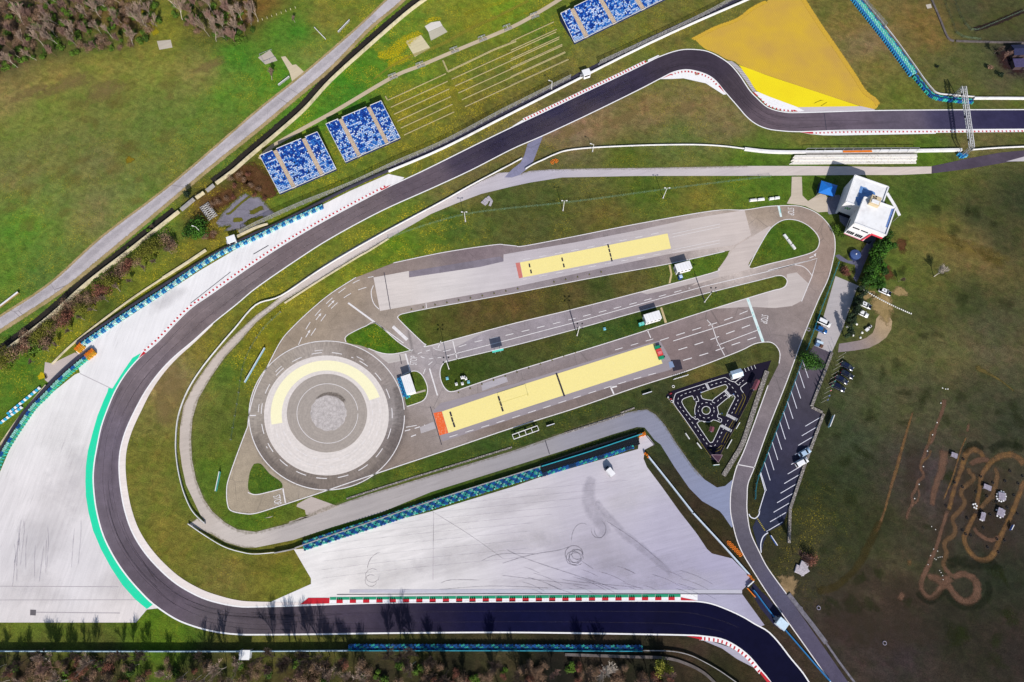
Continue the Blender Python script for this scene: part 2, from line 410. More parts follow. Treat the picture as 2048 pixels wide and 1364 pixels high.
# ================================================================== GROUND
GC = [(100,200,'#6f7c2a'),(200,122,'#8a8432'),(100,150,'#8a7c36'),(300,150,'#7a7f2d'),(400,150,'#857c38'),(470,112,'#3e7d1a'),(300,250,'#66752b'),(100,300,'#6a7030'),(200,330,'#6c6c33'),(50,250,'#6f7a2c'),(400,250,'#5f7628'),(100,400,'#6b7a30'),(200,420,'#72703a'),(300,420,'#5f7a25'),(50,450,'#55801f'),(20,560,'#5a7a20'),(250,400,'#6f7a33'),(30,190,'#8a7a3c'),(450,190,'#527c20'),(40,350,'#727034'),(330,330,'#66702c'),
(40,40,'#584530'),(150,50,'#4a3c22'),(250,40,'#5c4424'),(330,30,'#6a7022'),(100,90,'#3d4a1c'),(200,95,'#35561a'),(400,40,'#4a4a22'),(450,50,'#4a4624'),(20,110,'#4a3c28'),(340,60,'#7a7a22'),(490,30,'#6a4c20'),
(560,60,'#4f7a1e'),(600,60,'#3a7a18'),(640,40,'#7a742a'),(700,10,'#6e7422'),(520,10,'#6e5420'),(560,150,'#4a8018'),(620,110,'#758030'),
(700,190,'#3f7a1a'),(620,240,'#4a8018'),(780,60,'#4f7a1c'),(450,330,'#4f7a22'),(300,455,'#467a20'),(150,590,'#5a7428'),
(750,130,'#4f7c18'),(800,60,'#5f7c20'),(880,20,'#6f7c22'),(950,30,'#7a7d1e'),(1000,20,'#6f8a1a'),(900,190,'#76741f'),(1050,120,'#6a6f20'),(800,220,'#757420'),(1080,60,'#55701c'),(680,150,'#3c7a14'),(850,140,'#5a7c1c'),(900,120,'#5f6f20'),
(1200,120,'#6a6a2a'),(1300,90,'#6d6a26'),(1380,60,'#6a6426'),(1100,170,'#5f5d22'),(640,330,'#6a7a1c'),(700,330,'#5f7020'),(820,290,'#6a6c20'),(960,230,'#5d5a20'),
(1150,190,'#6a6030'),(1300,110,'#5d6a24'),(1000,282,'#6a6030'),(1350,80,'#67632a'),(1390,92,'#5d6a24'),
(1200,240,'#7d6b3c'),(1150,250,'#88704a'),(1300,230,'#7d6a3a'),(1400,210,'#7c6c3a'),(1450,250,'#76693a'),(1350,280,'#5b6a2c'),(1100,300,'#5a5a2a'),(1250,312,'#4f6018'),(1110,262,'#806a48'),
(1600,275,'#6a6a2a'),(1800,280,'#5a6420'),(1950,285,'#655f30'),(1600,312,'#4d6e16'),(1500,318,'#4a6a16'),(1850,310,'#4a6a14'),
(1700,40,'#75682c'),(1750,130,'#70692a'),(1800,190,'#626a22'),(1850,60,'#72602a'),(1900,150,'#565828'),(1950,120,'#4e5426'),(2000,40,'#45481f'),(1950,20,'#4a4a26'),(2000,180,'#5a5430'),(1950,200,'#525a20'),(2030,207,'#55601c'),(1640,20,'#6a6628'),(2030,120,'#302828'),(1740,90,'#806c40'),
(1000,400,'#46551e'),(1100,390,'#4a5420'),(1300,380,'#49601a'),(1400,410,'#6c6a22'),(1200,440,'#625a24'),(1500,375,'#55701a'),(1050,450,'#4d5222'),(900,440,'#3e5c1a'),(850,470,'#5d6f1c'),(800,482,'#557a16'),(700,560,'#6a7a1c'),(600,600,'#7a7a20'),(540,660,'#6a6f18'),(450,740,'#4d6a1a'),(440,850,'#5a6420'),(430,950,'#4f6a1a'),(500,1045,'#466a14'),(530,690,'#77741a'),(1560,375,'#4a6a18'),
(400,700,'#7a7028'),(330,800,'#857838'),(345,760,'#8f7c48'),(300,900,'#6a6c22'),(300,1000,'#6f6f26'),(350,1100,'#726c24'),(450,1150,'#746a2a'),(550,1120,'#6f6620'),(580,1170,'#6f7620'),(280,850,'#6f6c2a'),
(600,525,'#66701e'),(700,470,'#6a7420'),(900,390,'#6f6630'),(800,420,'#5d7420'),(960,355,'#6a6030'),
(880,640,'#55521e'),(800,650,'#3f5a12'),(950,620,'#5a4a22'),(1150,590,'#564b22'),(1100,602,'#4d4a1c'),(1250,570,'#5c5526'),(1400,530,'#4a6a18'),(1000,720,'#3c4a1a'),(900,750,'#35480f'),(1200,660,'#37521a'),(1280,650,'#2f4a14'),(1500,580,'#5a6020'),(1400,615,'#45581c'),(750,680,'#3f6a10'),(1560,480,'#3f6012'),(1040,610,'#5c4a22'),(1200,560,'#3a4a18'),
(1150,830,'#38441a'),(1100,860,'#3a481a'),(1250,780,'#404a1c'),(1400,745,'#5c5822'),(1000,890,'#3a4f1a'),(800,965,'#4a5c1a'),(1300,830,'#3a4020'),(700,1050,'#3f6612'),(900,1000,'#35500f'),(1200,900,'#2e3f18'),(530,960,'#3c5c14'),(850,780,'#48601a'),
(1850,400,'#3a4f18'),(1950,430,'#343c1c'),(1800,420,'#4a5f1e'),(1850,470,'#75672c'),(1950,500,'#766634'),(1900,460,'#6c632a'),(2000,480,'#3f4020'),(2040,400,'#333a1c'),(1800,540,'#566420'),(1850,560,'#5a5c24'),(1950,600,'#3c421c'),(1900,700,'#4d4c24'),(2000,650,'#3d3c20'),(1800,700,'#4b4c20'),(1850,640,'#4a4c22'),(1980,690,'#4a4428'),(1750,800,'#3b3f20'),(1700,870,'#2f361c'),(1850,800,'#403d21'),(1950,780,'#33341c'),(2030,850,'#2a2c18'),(1700,950,'#262c14'),(1800,950,'#342d1e'),(1650,1000,'#242a10'),(1850,1100,'#2e2a18'),(1750,1050,'#24280f'),(1700,1100,'#262a12'),(1780,1130,'#403a1e'),(1900,1000,'#3a2e24'),(1950,950,'#33301e'),(2000,1150,'#1a2010'),(1900,1250,'#201d10'),(1800,1200,'#271f16'),(1700,1250,'#2c241c'),(1800,1300,'#2c241e'),(1950,1300,'#241f12'),(2040,1300,'#221c14'),(1750,1180,'#382f1e'),(1850,950,'#3a3028'),(1980,1050,'#2a241c'),
(1560,950,'#1e280c'),(1400,990,'#352a1a'),(1350,950,'#3b3120'),(1480,1052,'#2e3016'),(1450,1082,'#3a2e18'),(1340,900,'#2c3818'),(1400,890,'#2c3616'),(1400,935,'#263215'),(1470,735,'#4d5024'),(1340,800,'#343c1c'),(1430,850,'#2e3614'),(1500,830,'#303818'),
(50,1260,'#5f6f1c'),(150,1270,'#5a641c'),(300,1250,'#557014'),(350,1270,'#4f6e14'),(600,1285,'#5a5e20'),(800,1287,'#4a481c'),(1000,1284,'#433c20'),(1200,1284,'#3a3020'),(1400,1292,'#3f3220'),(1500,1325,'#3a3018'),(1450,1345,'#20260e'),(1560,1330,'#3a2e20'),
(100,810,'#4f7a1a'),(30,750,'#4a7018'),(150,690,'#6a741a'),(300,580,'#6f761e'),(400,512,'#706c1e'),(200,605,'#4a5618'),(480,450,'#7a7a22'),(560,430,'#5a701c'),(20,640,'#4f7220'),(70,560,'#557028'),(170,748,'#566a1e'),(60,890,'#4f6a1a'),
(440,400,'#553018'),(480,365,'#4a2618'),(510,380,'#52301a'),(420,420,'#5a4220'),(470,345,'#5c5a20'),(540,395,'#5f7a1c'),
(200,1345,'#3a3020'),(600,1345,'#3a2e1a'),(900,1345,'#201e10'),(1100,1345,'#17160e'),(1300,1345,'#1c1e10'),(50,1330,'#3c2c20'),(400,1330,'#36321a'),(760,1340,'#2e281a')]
def _adj(c):
    x, y, h = c; r, g, b = (int(h[i:i+2], 16) for i in (1, 3, 5))
    b = min(255, int(b*1.18+2))
    if x > 1560 and y > 640: r, g, b = r*1.12+5, g*1.12+6, b*1.14+5
    return (x, y, '#%02x%02x%02x' % (int(r), int(g), int(b)))
grass_tint = idw([_adj(c) for c in GC])  # lower-right tints hold vignette darkening painted into the grass colour
FC = [(100,200,0),(300,200,0),(200,400,.15),(300,460,.5),(120,520,.5),(40,480,.3),(450,300,.4),(560,60,.1),(700,190,.3),(790,90,.9),(760,118,1.6),(830,70,.6),(800,110,1.5),(900,20,.8),(980,10,.8),(1000,60,.6),(1050,20,.9),(870,60,.4),(900,190,1.3),(820,210,1.2),(1000,150,1.0),(1050,120,1.0),(1080,80,.9),(860,240,1.3),(740,300,1.0),(720,330,1.1),(690,345,1.0),(1150,120,.5),(1300,90,.45),(1200,100,.5),(1050,200,.6),(1150,190,0),(1200,240,0),(1600,280,0),(1700,40,.05),(1850,60,.1),(2000,100,0),(1000,400,.05),(860,470,1.3),(900,470,.8),(1000,400,0),(1400,410,.4),(1150,430,.3),(1250,440,.3),(700,560,.9),(600,610,1.1),(540,680,1.1),(500,690,.9),(450,850,.05),(330,800,0),(300,1000,0),(880,640,0),(1200,560,.1),(1000,720,0),(1900,600,0),(1850,1000,0),(1610,1060,.35),(1640,1080,.2),(1700,1250,0),(1700,1150,0),(1750,1050,0),(1750,950,0),(1700,900,0),(1800,850,0),(1850,1250,0),(1950,1200,0),(2000,900,0),(1950,800,0),(1800,750,0),(1900,1350,0),(2000,1340,0),(1720,820,0),(1850,700,.05),(1950,450,0),(1850,400,.05),(1780,1340,0),(1250,1300,0),(1100,1290,0),(900,1300,0),(1300,1350,0),(1430,1060,0),(1400,980,0),(1150,840,.25),(1000,890,.2),(100,800,.2),(150,700,1.2),(250,620,1.0),(380,530,1.0),(460,450,1.5),(480,470,1.3),(560,430,.8),(620,395,.9),(300,560,.7),(70,720,1.0),(20,730,.5),(100,1260,.05),(600,1280,.05),(1400,1300,0),(1300,840,.06),(1400,930,.12),(1980,40,0)]
_fxy = np.array([P(c[0], c[1])[:2] for c in FC]); _fv = np.array([c[2] for c in FC])
def flower_of(me):
    co = np.zeros(len(me.vertices)*3); me.vertices.foreach_get('co', co); co = co.reshape(-1, 3)[:, :2]
    out = np.zeros(len(co))
    for i in range(0, len(co), 8000):
        d2 = ((co[i:i+8000, None, :]-_fxy[None])**2).sum(2)+16.0
        w = d2**-1.7; out[i:i+8000] = (w*_fv).sum(1)/w.sum(1)
    return out
GRASS = m_grass()
def make_ground():
    def axis(lo, hi, st):
        a = list(np.arange(lo, hi+.01, st))
        return [-3000, -1500, -800, -450]+([lo-60] if lo-60 > -440 else [])+a+[hi+60, 450, 800, 1500, 3000]
    xs = axis(-228, 228, 1.5); ys = [-3000, -1500, -800, -450, -150]+list(np.arange(-62, 245, 1.5))+[300, 450, 800, 1500, 3000]
    v = [(x, y, 0.0) for y in ys for x in xs]; w = len(xs)
    f = [(j*w+i, j*w+i+1, (j+1)*w+i+1, (j+1)*w+i) for j in range(len(ys)-1) for i in range(w-1)]
    me = bpy.data.meshes.new('ground'); me.from_pydata(v, [], f); me.update(); me.materials.append(GRASS)
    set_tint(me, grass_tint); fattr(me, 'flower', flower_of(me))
    struct('ground', me)
make_ground()
def island(pts, z=0.075, name='grass_island', n=4, sm=True):
    p = pts+[pts[0]]
    return sheet(name, PL(smooth(p, n)[:-1] if sm else pts), z, GRASS, grass_tint, 4.0, flower_of)

# ================================================================== ROADS
ASPH = m_asphalt('racing_asphalt', 0.14, 0.10)
OLDASPH = m_asphalt('weathered_asphalt', 0.12, 0.16, 0.5)
CONC = m_concrete('pale_concrete', 0.15)
CONC2 = m_concrete('runoff_concrete', math.radians(14), True, 0.55)
CONCV = m_concrete('brushed_runoff_concrete', math.radians(80), False, 0.75)
WHITE = m_paint('white_road_paint', '#fbf8f8', 0.3)
REDP = m_paint('red_kerb_paint', '#cc1428', 0.5, '#8a3a44')
GREENP = m_paint('green_kerb_paint', '#139a70', 0.3, '#5a9a88')
TEALP = m_paint('turquoise_runoff_paint', '#1ce0ac', 0.5, '#6fcfb4')
YELP = m_paint('yellow_track_paint', '#fbe998', 0.3, '#f3e6b4')
ORNP = m_paint('orange_worn_paint', '#f0682c', 0.9, '#e8c8a8')
BLACKP = mp('black_rubber_mat', '#2c2838', 0.8)

TRK_O = [(2110,218),(2048,219),(1900,219.5),(1748,221),(1640,224),(1600,225),(1568,224),(1536,215),(1514,196),(1499,180),(1479,150),(1459,127.5),(1434,111),(1409,101),(1374,98.5),(1349,102.5),(1319,113),(1296,124),(1249,147),(1174,182.5),(1100,218),(1049,242),(1024,254),(960,285),(847,341),(782,371),(762,381),(662,434),(582,480),(512,525),(425,586),(375,622),(317,682),(277,717),(250,749),(230,782),(215,817),(202,854),(194,892),(188,927),(186,957),(188,989),(193,1023),(205,1068),(225,1110),(250,1148),(280,1183),(307,1209),(350,1238),(390,1254),(430,1264),(470,1269),(512,1270),(640,1269),(768,1267),(1024,1265.5),(1274,1269),(1374,1271),(1406,1273),(1444,1279),(1474,1294),(1499,1314),(1519,1338),(1536,1358),(1552,1385),(1580,1440)]
TRK_I = [(2110,258.5),(2048,259),(1900,260),(1700,261),(1600,264),(1560,262),(1536,258.5),(1514,250),(1494,235),(1474,212),(1456.5,192),(1446,180),(1431,162),(1414,150),(1389,142),(1369,140),(1346,145),(1324,156),(1274,182),(1174,231),(1086,272),(1024,299),(942,341),(862,378),(762,423),(662,477),(587,525),(512,577),(475,608),(425,648),(387,682),(350,713),(320,744),(292,782),(270,822),(252,862),(242,897),(239,927),(240,957),(244,989),(251,1023),(265,1063),(287,1100),(317,1135),(355,1168),(400,1193),(437,1205),(475,1212),(512,1213),(612,1210),(762,1205),(1024,1201.5),(1274,1201),(1374,1201.5),(1399,1202.5),(1424,1207),(1454,1218),(1486,1233),(1511,1248),(1536,1262),(1558,1285),(1581,1315),(1606,1345),(1622,1370),(1660,1430)]
WO, WI = PL(smooth(TRK_O, 5)), PL(smooth(TRK_I, 5))
NT_ = 420
tr_o, tr_i = resample(WO, NT_), resample(WI, NT_)
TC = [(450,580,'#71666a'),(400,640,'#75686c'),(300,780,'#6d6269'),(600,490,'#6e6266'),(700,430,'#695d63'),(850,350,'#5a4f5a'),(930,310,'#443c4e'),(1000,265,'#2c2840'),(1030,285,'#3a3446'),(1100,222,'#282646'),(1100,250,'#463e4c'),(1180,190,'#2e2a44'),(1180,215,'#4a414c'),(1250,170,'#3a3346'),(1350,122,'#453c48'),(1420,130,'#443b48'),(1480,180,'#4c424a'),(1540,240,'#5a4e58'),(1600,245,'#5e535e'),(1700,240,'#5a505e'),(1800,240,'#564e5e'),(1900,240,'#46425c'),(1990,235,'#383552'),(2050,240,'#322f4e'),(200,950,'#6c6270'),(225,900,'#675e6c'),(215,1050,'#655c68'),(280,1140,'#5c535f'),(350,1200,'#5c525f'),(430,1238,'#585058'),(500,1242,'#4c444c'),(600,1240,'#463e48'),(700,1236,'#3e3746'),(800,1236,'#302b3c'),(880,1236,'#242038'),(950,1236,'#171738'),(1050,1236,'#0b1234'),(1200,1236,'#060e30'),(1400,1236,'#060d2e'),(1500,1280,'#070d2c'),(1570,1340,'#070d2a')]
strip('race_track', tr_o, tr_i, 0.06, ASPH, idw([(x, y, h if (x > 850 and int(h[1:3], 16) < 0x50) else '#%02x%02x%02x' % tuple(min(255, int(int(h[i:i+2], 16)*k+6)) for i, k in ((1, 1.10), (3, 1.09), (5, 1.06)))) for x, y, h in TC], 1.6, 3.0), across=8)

# runoff areas
R1 = [(809,355),(777,348),(700,382),(640,412),(560,453),(512,475),(400,541),(300,606),(200,671),(152,703),(160,712),(165,728),(157,736),(160,745),(150,749),(100,789),(62,829),(30,874),(0,944),(-30,1040),(-60,1245),(272,1245),(294,1219),(330,1215),(300,1150),(240,1000),(250,900),(300,760),(450,610),(600,490),(780,385)]
sheet('runoff_area', PL(R1), 0.03, CONCV, idw([(700,400,'#f2eeee'),(400,590,'#f0ecec'),(250,700,'#efebeb'),(150,850,'#ebe6e4'),(100,1000,'#e8e1e0'),(60,1100,'#ddd7d8'),(150,1150,'#e0dadb'),(60,1220,'#e4dcda'),(250,1230,'#e8dfdc')]), 8.0)
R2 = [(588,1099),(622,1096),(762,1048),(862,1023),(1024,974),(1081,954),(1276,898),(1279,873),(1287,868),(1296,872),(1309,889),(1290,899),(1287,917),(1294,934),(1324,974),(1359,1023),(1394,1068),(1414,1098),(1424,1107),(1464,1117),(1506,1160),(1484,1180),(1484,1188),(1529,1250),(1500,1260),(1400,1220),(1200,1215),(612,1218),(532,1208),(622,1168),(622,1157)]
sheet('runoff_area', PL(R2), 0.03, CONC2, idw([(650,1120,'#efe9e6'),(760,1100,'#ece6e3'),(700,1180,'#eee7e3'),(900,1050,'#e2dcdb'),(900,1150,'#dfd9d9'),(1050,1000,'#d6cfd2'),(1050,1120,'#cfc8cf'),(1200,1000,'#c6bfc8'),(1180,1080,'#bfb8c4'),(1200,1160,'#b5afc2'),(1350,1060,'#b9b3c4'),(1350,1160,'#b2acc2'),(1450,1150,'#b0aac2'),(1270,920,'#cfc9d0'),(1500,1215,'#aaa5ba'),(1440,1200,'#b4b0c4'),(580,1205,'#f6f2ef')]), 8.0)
# inner pale strip of the long left curve, painted turquoise strip outside it
inn = resample(PL(smooth(TRK_I[29:50], 5)), 110)
wd = [0.35+1.65*min(1, i/28)*min(1, (109-i)/30+0.25) for i in range(110)]
strip('pale_verge', offset(inn, 0.0), offset(inn, [w for w in wd]), 0.075, CONC, const('#f0e4de'))
TQ = [(282,706),(265,716),(247,742),(225,777),(217,776),(215,784),(207,802),(195,832),(185,867),(176,902),(172,932),(171,962),(172,992),(177,1023),(186,1060),(202,1098),(222,1135),(245,1170),(270,1198),(294,1218),(306,1209),(280,1184),(250,1149),(225,1111),(205,1070),(192,1023),(187,989),(185,957),(187,927),(193,892),(201,854),(214,817),(229,782),(249,749),(276,717)]
sheet('painted_runoff', PL(TQ), 0.055, TEALP)

# service road loop
SV = [(1863,333),(1780,334),(1700,333),(1600,332),(1500,332),(1300,336),(1200,337),(1100,339),(1060,342),(1040,348),(1020,344),(997,346),(912,386),(812,438),(737,478),(662,521),(587,572),(537,613),(512,631),(457,682),(425,717),(390,767),(367,812),(360,857),(359,894),(364,932),(372,969),(390,1007),(400,1028),(410,1044),(395,1037),(377,1049),(425,1069),(450,1084),(487,1095),(512,1095),(587,1080),(662,1055),(762,1025),(862,984),(1024,933.5),(1124,902),(1224,869),(1274,854),(1289,855),(1299,867),(1309,880),(1321,889),(1349,934),(1379,977),(1404,1002),(1439,1022),(1446,1030),(1463,1055),(1470,1050),(1468,1000),(1478,945),(1470,955),(1450,972),(1434,975),(1409,959),(1386,934),(1354,889),(1329,849),(1311,829),(1294,819),(1274,821),(1236,829),(1124,867),(1024,902),(729,991),(619,1030),(577,1047),(512,1064),(475,1059),(450,1045),(425,1023),(407,997),(392,959),(384,919),(382,877),(385,837),(397,797),(422,754),(450,714),(480,682),(512,645),(529,631),(567,602),(637,560),(712,513),(777,477),(862,428),(912,407),(962,388),(1024,373),(1061,365),(1124,355),(1274,352),(1536,351.5),(1700,350),(1800,350),(1863,347)]
SVC = idw([(1800,340,'#d8c9c0'),(1600,342,'#d5c8c2'),(1400,342,'#ccc2c2'),(1200,345,'#c6bdc2'),(1060,355,'#bab4c0'),(980,365,'#c4bcc2'),(850,420,'#d2c7c4'),(700,505,'#d4c8c2'),(550,610,'#cdc1b8'),(450,700,'#cbbdb2'),(372,850,'#c9bcb2'),(375,950,'#cabdb2'),(410,1020,'#c8bcb2'),(470,1075,'#cdc2ba'),(600,1060,'#b9b0ac'),(750,1005,'#b2aaa8'),(900,960,'#aca5a5'),(1050,910,'#a49fa2'),(1200,860,'#9a97a0'),(1290,840,'#8c8c9c'),(1330,870,'#8e90a2'),(1370,930,'#8f93aa'),(1430,1000,'#8d93ae')])
sheet('service_road', PL(SV), 0.035, m_concrete('service_road_concrete', 0.3, False, 0.5), SVC, 6.0)
sheet('access_road', PL(T4(1536,0,(2080,1200),(1850,1222),(1600,1268),(1310,1330),(1310,1388),(1600,1352),(1900,1300),(2080,1280))), 0.04, ASPH, const('#544a58'))
sheet('concrete_pad', PL(T4(1536,0,(1905,1292),(2080,1245),(2080,1290))), 0.045, CONC, const('#c8c0c4'))
sheet('access_road', PL(T4(1024,0,(125,1150),(250,1085),(205,1200),(170,1290),(130,1345),(60,1400),(0,1420),(-60,1420),(0,1355),(70,1300),(100,1240))), 0.042, OLDASPH, const('#8886a0'))
# country road
CR_U = [(-60,668),(0,632),(100,566),(200,476),(300,401),(375,341),(512,223),(607,147),(712,57),(772,0),(830,-52)]
CR_L = [(-60,704),(0,663),(125,581),(212,511),(300,438),(415,341),(512,263),(587,200),(662,137),(737,60),(792,14),(860,-48)]
a, b = resample(PL(smooth(CR_U)), 90), resample(PL(smooth(CR_L)), 90)
strip('country_road', a, b, 0.03, m_asphalt('country_road_asphalt', 0.1, 0.14, 0.6), const('#c2babd'), 4)
DUST = m_decal('dusty_road_edge', '#b8a078', '#9a8a58', 0.4, 1.6)
softband('road_shoulder', CR_U, 0.9, 0.038, DUST); softband('road_shoulder', CR_L, 1.5, 0.038, DUST)
RUB = m_decal('tyre_worn_lane', '#a39ba2', None, 1.2, 0.3, 0.4)
softband('worn_lane', [((p[0]*.5+q[0]*.5)-3, (p[1]*.5+q[1]*.5)-2) for p, q in zip(CR_U, [CR_L[i] for i in (0,1,2,3,4,5,6,7,8,9,10)])][1:10], 2.6, 0.04, RUB, emax=.7)
# driving-school roads
TRN = [(496,852),(475,907),(457,959),(453.5,982),(455,1007),(462,1021),(487,1027),(512,1026.5),(562,1011),(624,991),(762,944),(912,894),(1024,856),(1149,817),(1274,774),(1374,742),(1449,714),(1486,699),(1511,687),(1536,684),(1548,688),(1556,697),(1560,709),(1558,727),(1536,771),(1491,894),(1474,932),(1465,965),(1461,992),(1461,1023),(1466,1050),(1474,1080),(1486,1108),(1504,1138),(1536,1188),(1586,1258),(1661,1364),(1700,1420),(1735,1420),(1696,1364),(1636,1278),(1573,1188),(1536,1137),(1519,1105),(1501,1065),(1494,1023),(1494,994),(1496,967),(1509,934),(1536,858),(1573,764),(1603,682),(1636,601),(1656,558),(1667,516),(1670,496),(1668,471),(1656,448),(1636,428),(1611,416),(1586,411.5),(1536,413),(1489,420),(1424,422),(1274,448),(1149,473),(1049,492),(1031,492),(1010,490),(987,490),(887,505),(787,526),(712,555),(662,587),(624,618),(587,653),(562,682),(537,729),(512,779),(499,825)]
TRC = idw([(560,770,'#a0907e'),(620,650,'#a39280'),(700,590,'#a3917e'),(800,545,'#90807a'),(950,505,'#86767a'),(1100,485,'#8c7f80'),(1520,430,'#a3917f'),(1640,450,'#a28e82'),(1650,520,'#a08b80'),(1600,620,'#988984'),(1560,650,'#988a86'),(1450,660,'#8d7c78'),(1350,700,'#8a7876'),(1250,560,'#8f8488'),(1250,600,'#988c90'),(1100,640,'#9c9297'),(950,690,'#a39aa0'),(860,720,'#aaa1a4'),(830,690,'#b3a8a6'),(780,640,'#a39486'),(850,770,'#a69a98'),(880,810,'#a19591'),(820,850,'#988a82'),(780,910,'#8d7d72'),(650,1000,'#a79a8a'),(480,980,'#ac9d88'),(1000,850,'#85756c'),(1150,800,'#82736e'),(1300,745,'#7c6d6c'),(1430,705,'#7a6c6c'),(1520,680,'#83787a'),(1560,780,'#857a7c'),(1500,920,'#7b7178'),(1478,1000,'#6f6870'),(1490,1080,'#5c5864'),(1560,1190,'#59566a'),(1640,1300,'#5a5468'),(1690,1390,'#544e62'),(1500,480,'#c9bab2'),(1460,520,'#cabcb4')])
sheet('training_road', PL(TRN), 0.046, OLDASPH, TRC, 5.0)
for pts in ([(804,628),(862,616),(1024,587),(1199,553),(1336,528),(1449,503),(1457,505),(1452,516),(1436,538),(1424,546),(1274,586),(1149,618),(1024,648),(862,691),(852,689),(842,682),(799,640)],
            [(752,646),(732,652),(712,661),(697,669),(692,677),(696,686),(720,691),(737,697),(762,706),(787,708),(820,703),(822,700),(794,682)],
            [(1536,464),(1512,505),(1498,526),(1499,534),(1506,536),(1536,527.5),(1580,517),(1624,504),(1636,492),(1636,476),(1621,456),(1598,443),(1573,440),(1553,448)],
            [(1536,557),(1551,553),(1565,553),(1573,561),(1570,571),(1560,577),(1536,583),(1416,620),(1224,682),(1024,743),(937,772),(907,782),(894,779),(884,764),(881,744),(887,729),(902,722),(1024,693),(1149,660),(1274,625),(1411,588)],
            [(799,754),(814,747),(830,743),(842,749),(852,767),(854,784),(847,799),(830,807),(814,812),(808,789)],
            [(508,928),(522,928),(540,948),(562,964),(563,977),(538,983),(512,988),(500,984),(496,972),(500,944)]):
    island(pts)
sheet('grass_island', PL([(470,1052),(500,1040),(540,1035),(590,1012),(610,1020),(612,1030),(590,1040),(540,1052),(500,1058),(478,1057)]), 0.04, GRASS, grass_tint, 4.0, flower_of)
# concrete slabs beside the islands
def slab(pts, h, z=0.05, mat=None, name='concrete_slab'): return sheet(name, PL(pts), z, mat or CONC, const(h), 0)
slab(T4(1024,341,(1430,925),(1640,800),(1800,600),(2060,445),(2100,470),(1890,745),(1900,775),(2048,750),(1640,860)), '#cdbfb8', 0.052)
slab(T4(1024,341,(2048,955),(1560,1110),(1900,1090),(2048,1098)), '#c4b8b4', 0.052)
slab(T4(1536,341,(0,965),(90,935),(150,895),(150,830),(230,815),(265,850),(325,905),(265,1045),(190,1085),(60,1100),(0,1098)), '#c9bdb8', 0.053)
slab(T4(1024,341,(1020,975),(1640,810),(1660,850),(1240,955),(1080,990)), '#c2b7b4', 0.054)
slab(T8(780,640,(640,420),(1040,310),(1560,180),(1420,240),(1040,440),(860,480),(820,490)), '#b9b0b0', 0.054)
slab(T4(512,682,(940,85),(1100,108),(1195,98),(1205,150),(1060,180)), '#c6bdb8', 0.056)
slab(T4(1536,341,(190,50),(270,50),(275,200),(320,245),(440,170),(470,210),(480,330),(400,335),(300,285),(200,270),(150,265),(185,200)), '#cfc0ae', 0.056)
slab(T4(512,682,(1310,690),(1420,645),(1440,700),(1320,740)), '#b9b1b2', 0.056)
slab(T4(512,1023,(-40,80),(240,10),(430,30),(260,95),(280,60),(310,20),(330,-60),(440,-120),(660,-40),(440,40)), '#c2b4ac', 0.037)
# wet-surface tracks
W1 = [(747,555),(818,542),(818,555),(1007,523),(1007,509),(1024,506),(1149,485),(1274,461),(1380,438),(1489,420),(1502,470),(1470,490),(1338,508),(1200,537),(1024,575),(760,622)]
sheet('wet_track', PL(W1), 0.058, CONC, idw([(800,580,'#dacfc9'),(900,560,'#dcd3d0'),(960,550,'#d0c7c8'),(1050,520,'#c6bcc0'),(1150,500,'#c2b8bb'),(1200,530,'#beb4b8'),(1300,470,'#c4b9b9'),(1400,460,'#cfc2bc'),(1480,450,'#d0c2bb'),(1350,500,'#cbbfba')]), 6.0)
sheet('asphalt_patch', PL([(818,543),(1000,513),(1007,518),(1007,523),(960,534),(819,555)]), 0.062, ASPH, const('#857c86'))
sheet('wet_track', PL([(866,822),(882,806),(899,802),(1024,769),(1299,686),(1320,681),(1349,733),(1340,740),(1236,769),(1024,838),(885,883)]), 0.058, m_concrete('wet_track_grey', 0.28, False, 0.6), const('#9f959a'), 6.0)
slab(T4(512,682,(1800,345),(2000,280),(2015,325),(1810,400)), '#b5aeb4', 0.06)
sheet('yellow_lane', PL([(1040,525),(1335,467),(1342,497),(1046,555)]), 0.066, YELP)
sheet('yellow_lane', PL([(884,823),(1024,776),(1310,686),(1325,727),(1024,824),(897,866)]), 0.066, YELP)
sheet('orange_lane_end', PL([(867,826),(883.5,823),(896.5,866),(879,871)]), 0.066, ORNP)
sheet('red_lane_end', PL([(1031,526),(1039.5,525),(1045.5,555),(1038,557)]), 0.066, m_paint('faded_red_paint', '#d07a70', 0.3, '#c8a09a'))
def mats(pairs, l, w):
    m = Marks(0.072)
    for (x, y, ang) in pairs:
        c = P(x, y); t = math.radians(ang); u = Vector((math.cos(t), math.sin(t), 0)); n = Vector((-u.y, u.x, 0))
        m.poly([c+u*l-n*w, c+u*l+n*w, c-u*l+n*w, c-u*l-n*w])
    m.build('drain_grate', BLACKP)
mats([(1059,531,-80),(1062,543,-80),(1124.5,519,-80),(1127.5,531,-80)]+[(1216.5+2.2*i,492+9*i,-78) for i in range(4)], 0.75, 0.27)
mats([(901.5,828,-72),(904.5,839,-72),(908,849.5,-72),(998,797,-72),(1001.5,807.5,-72),(1004.5,818,-72)]+[(1114+3.3*i,750.5+9.4*i,-71) for i in range(5)], 0.85, 0.3)
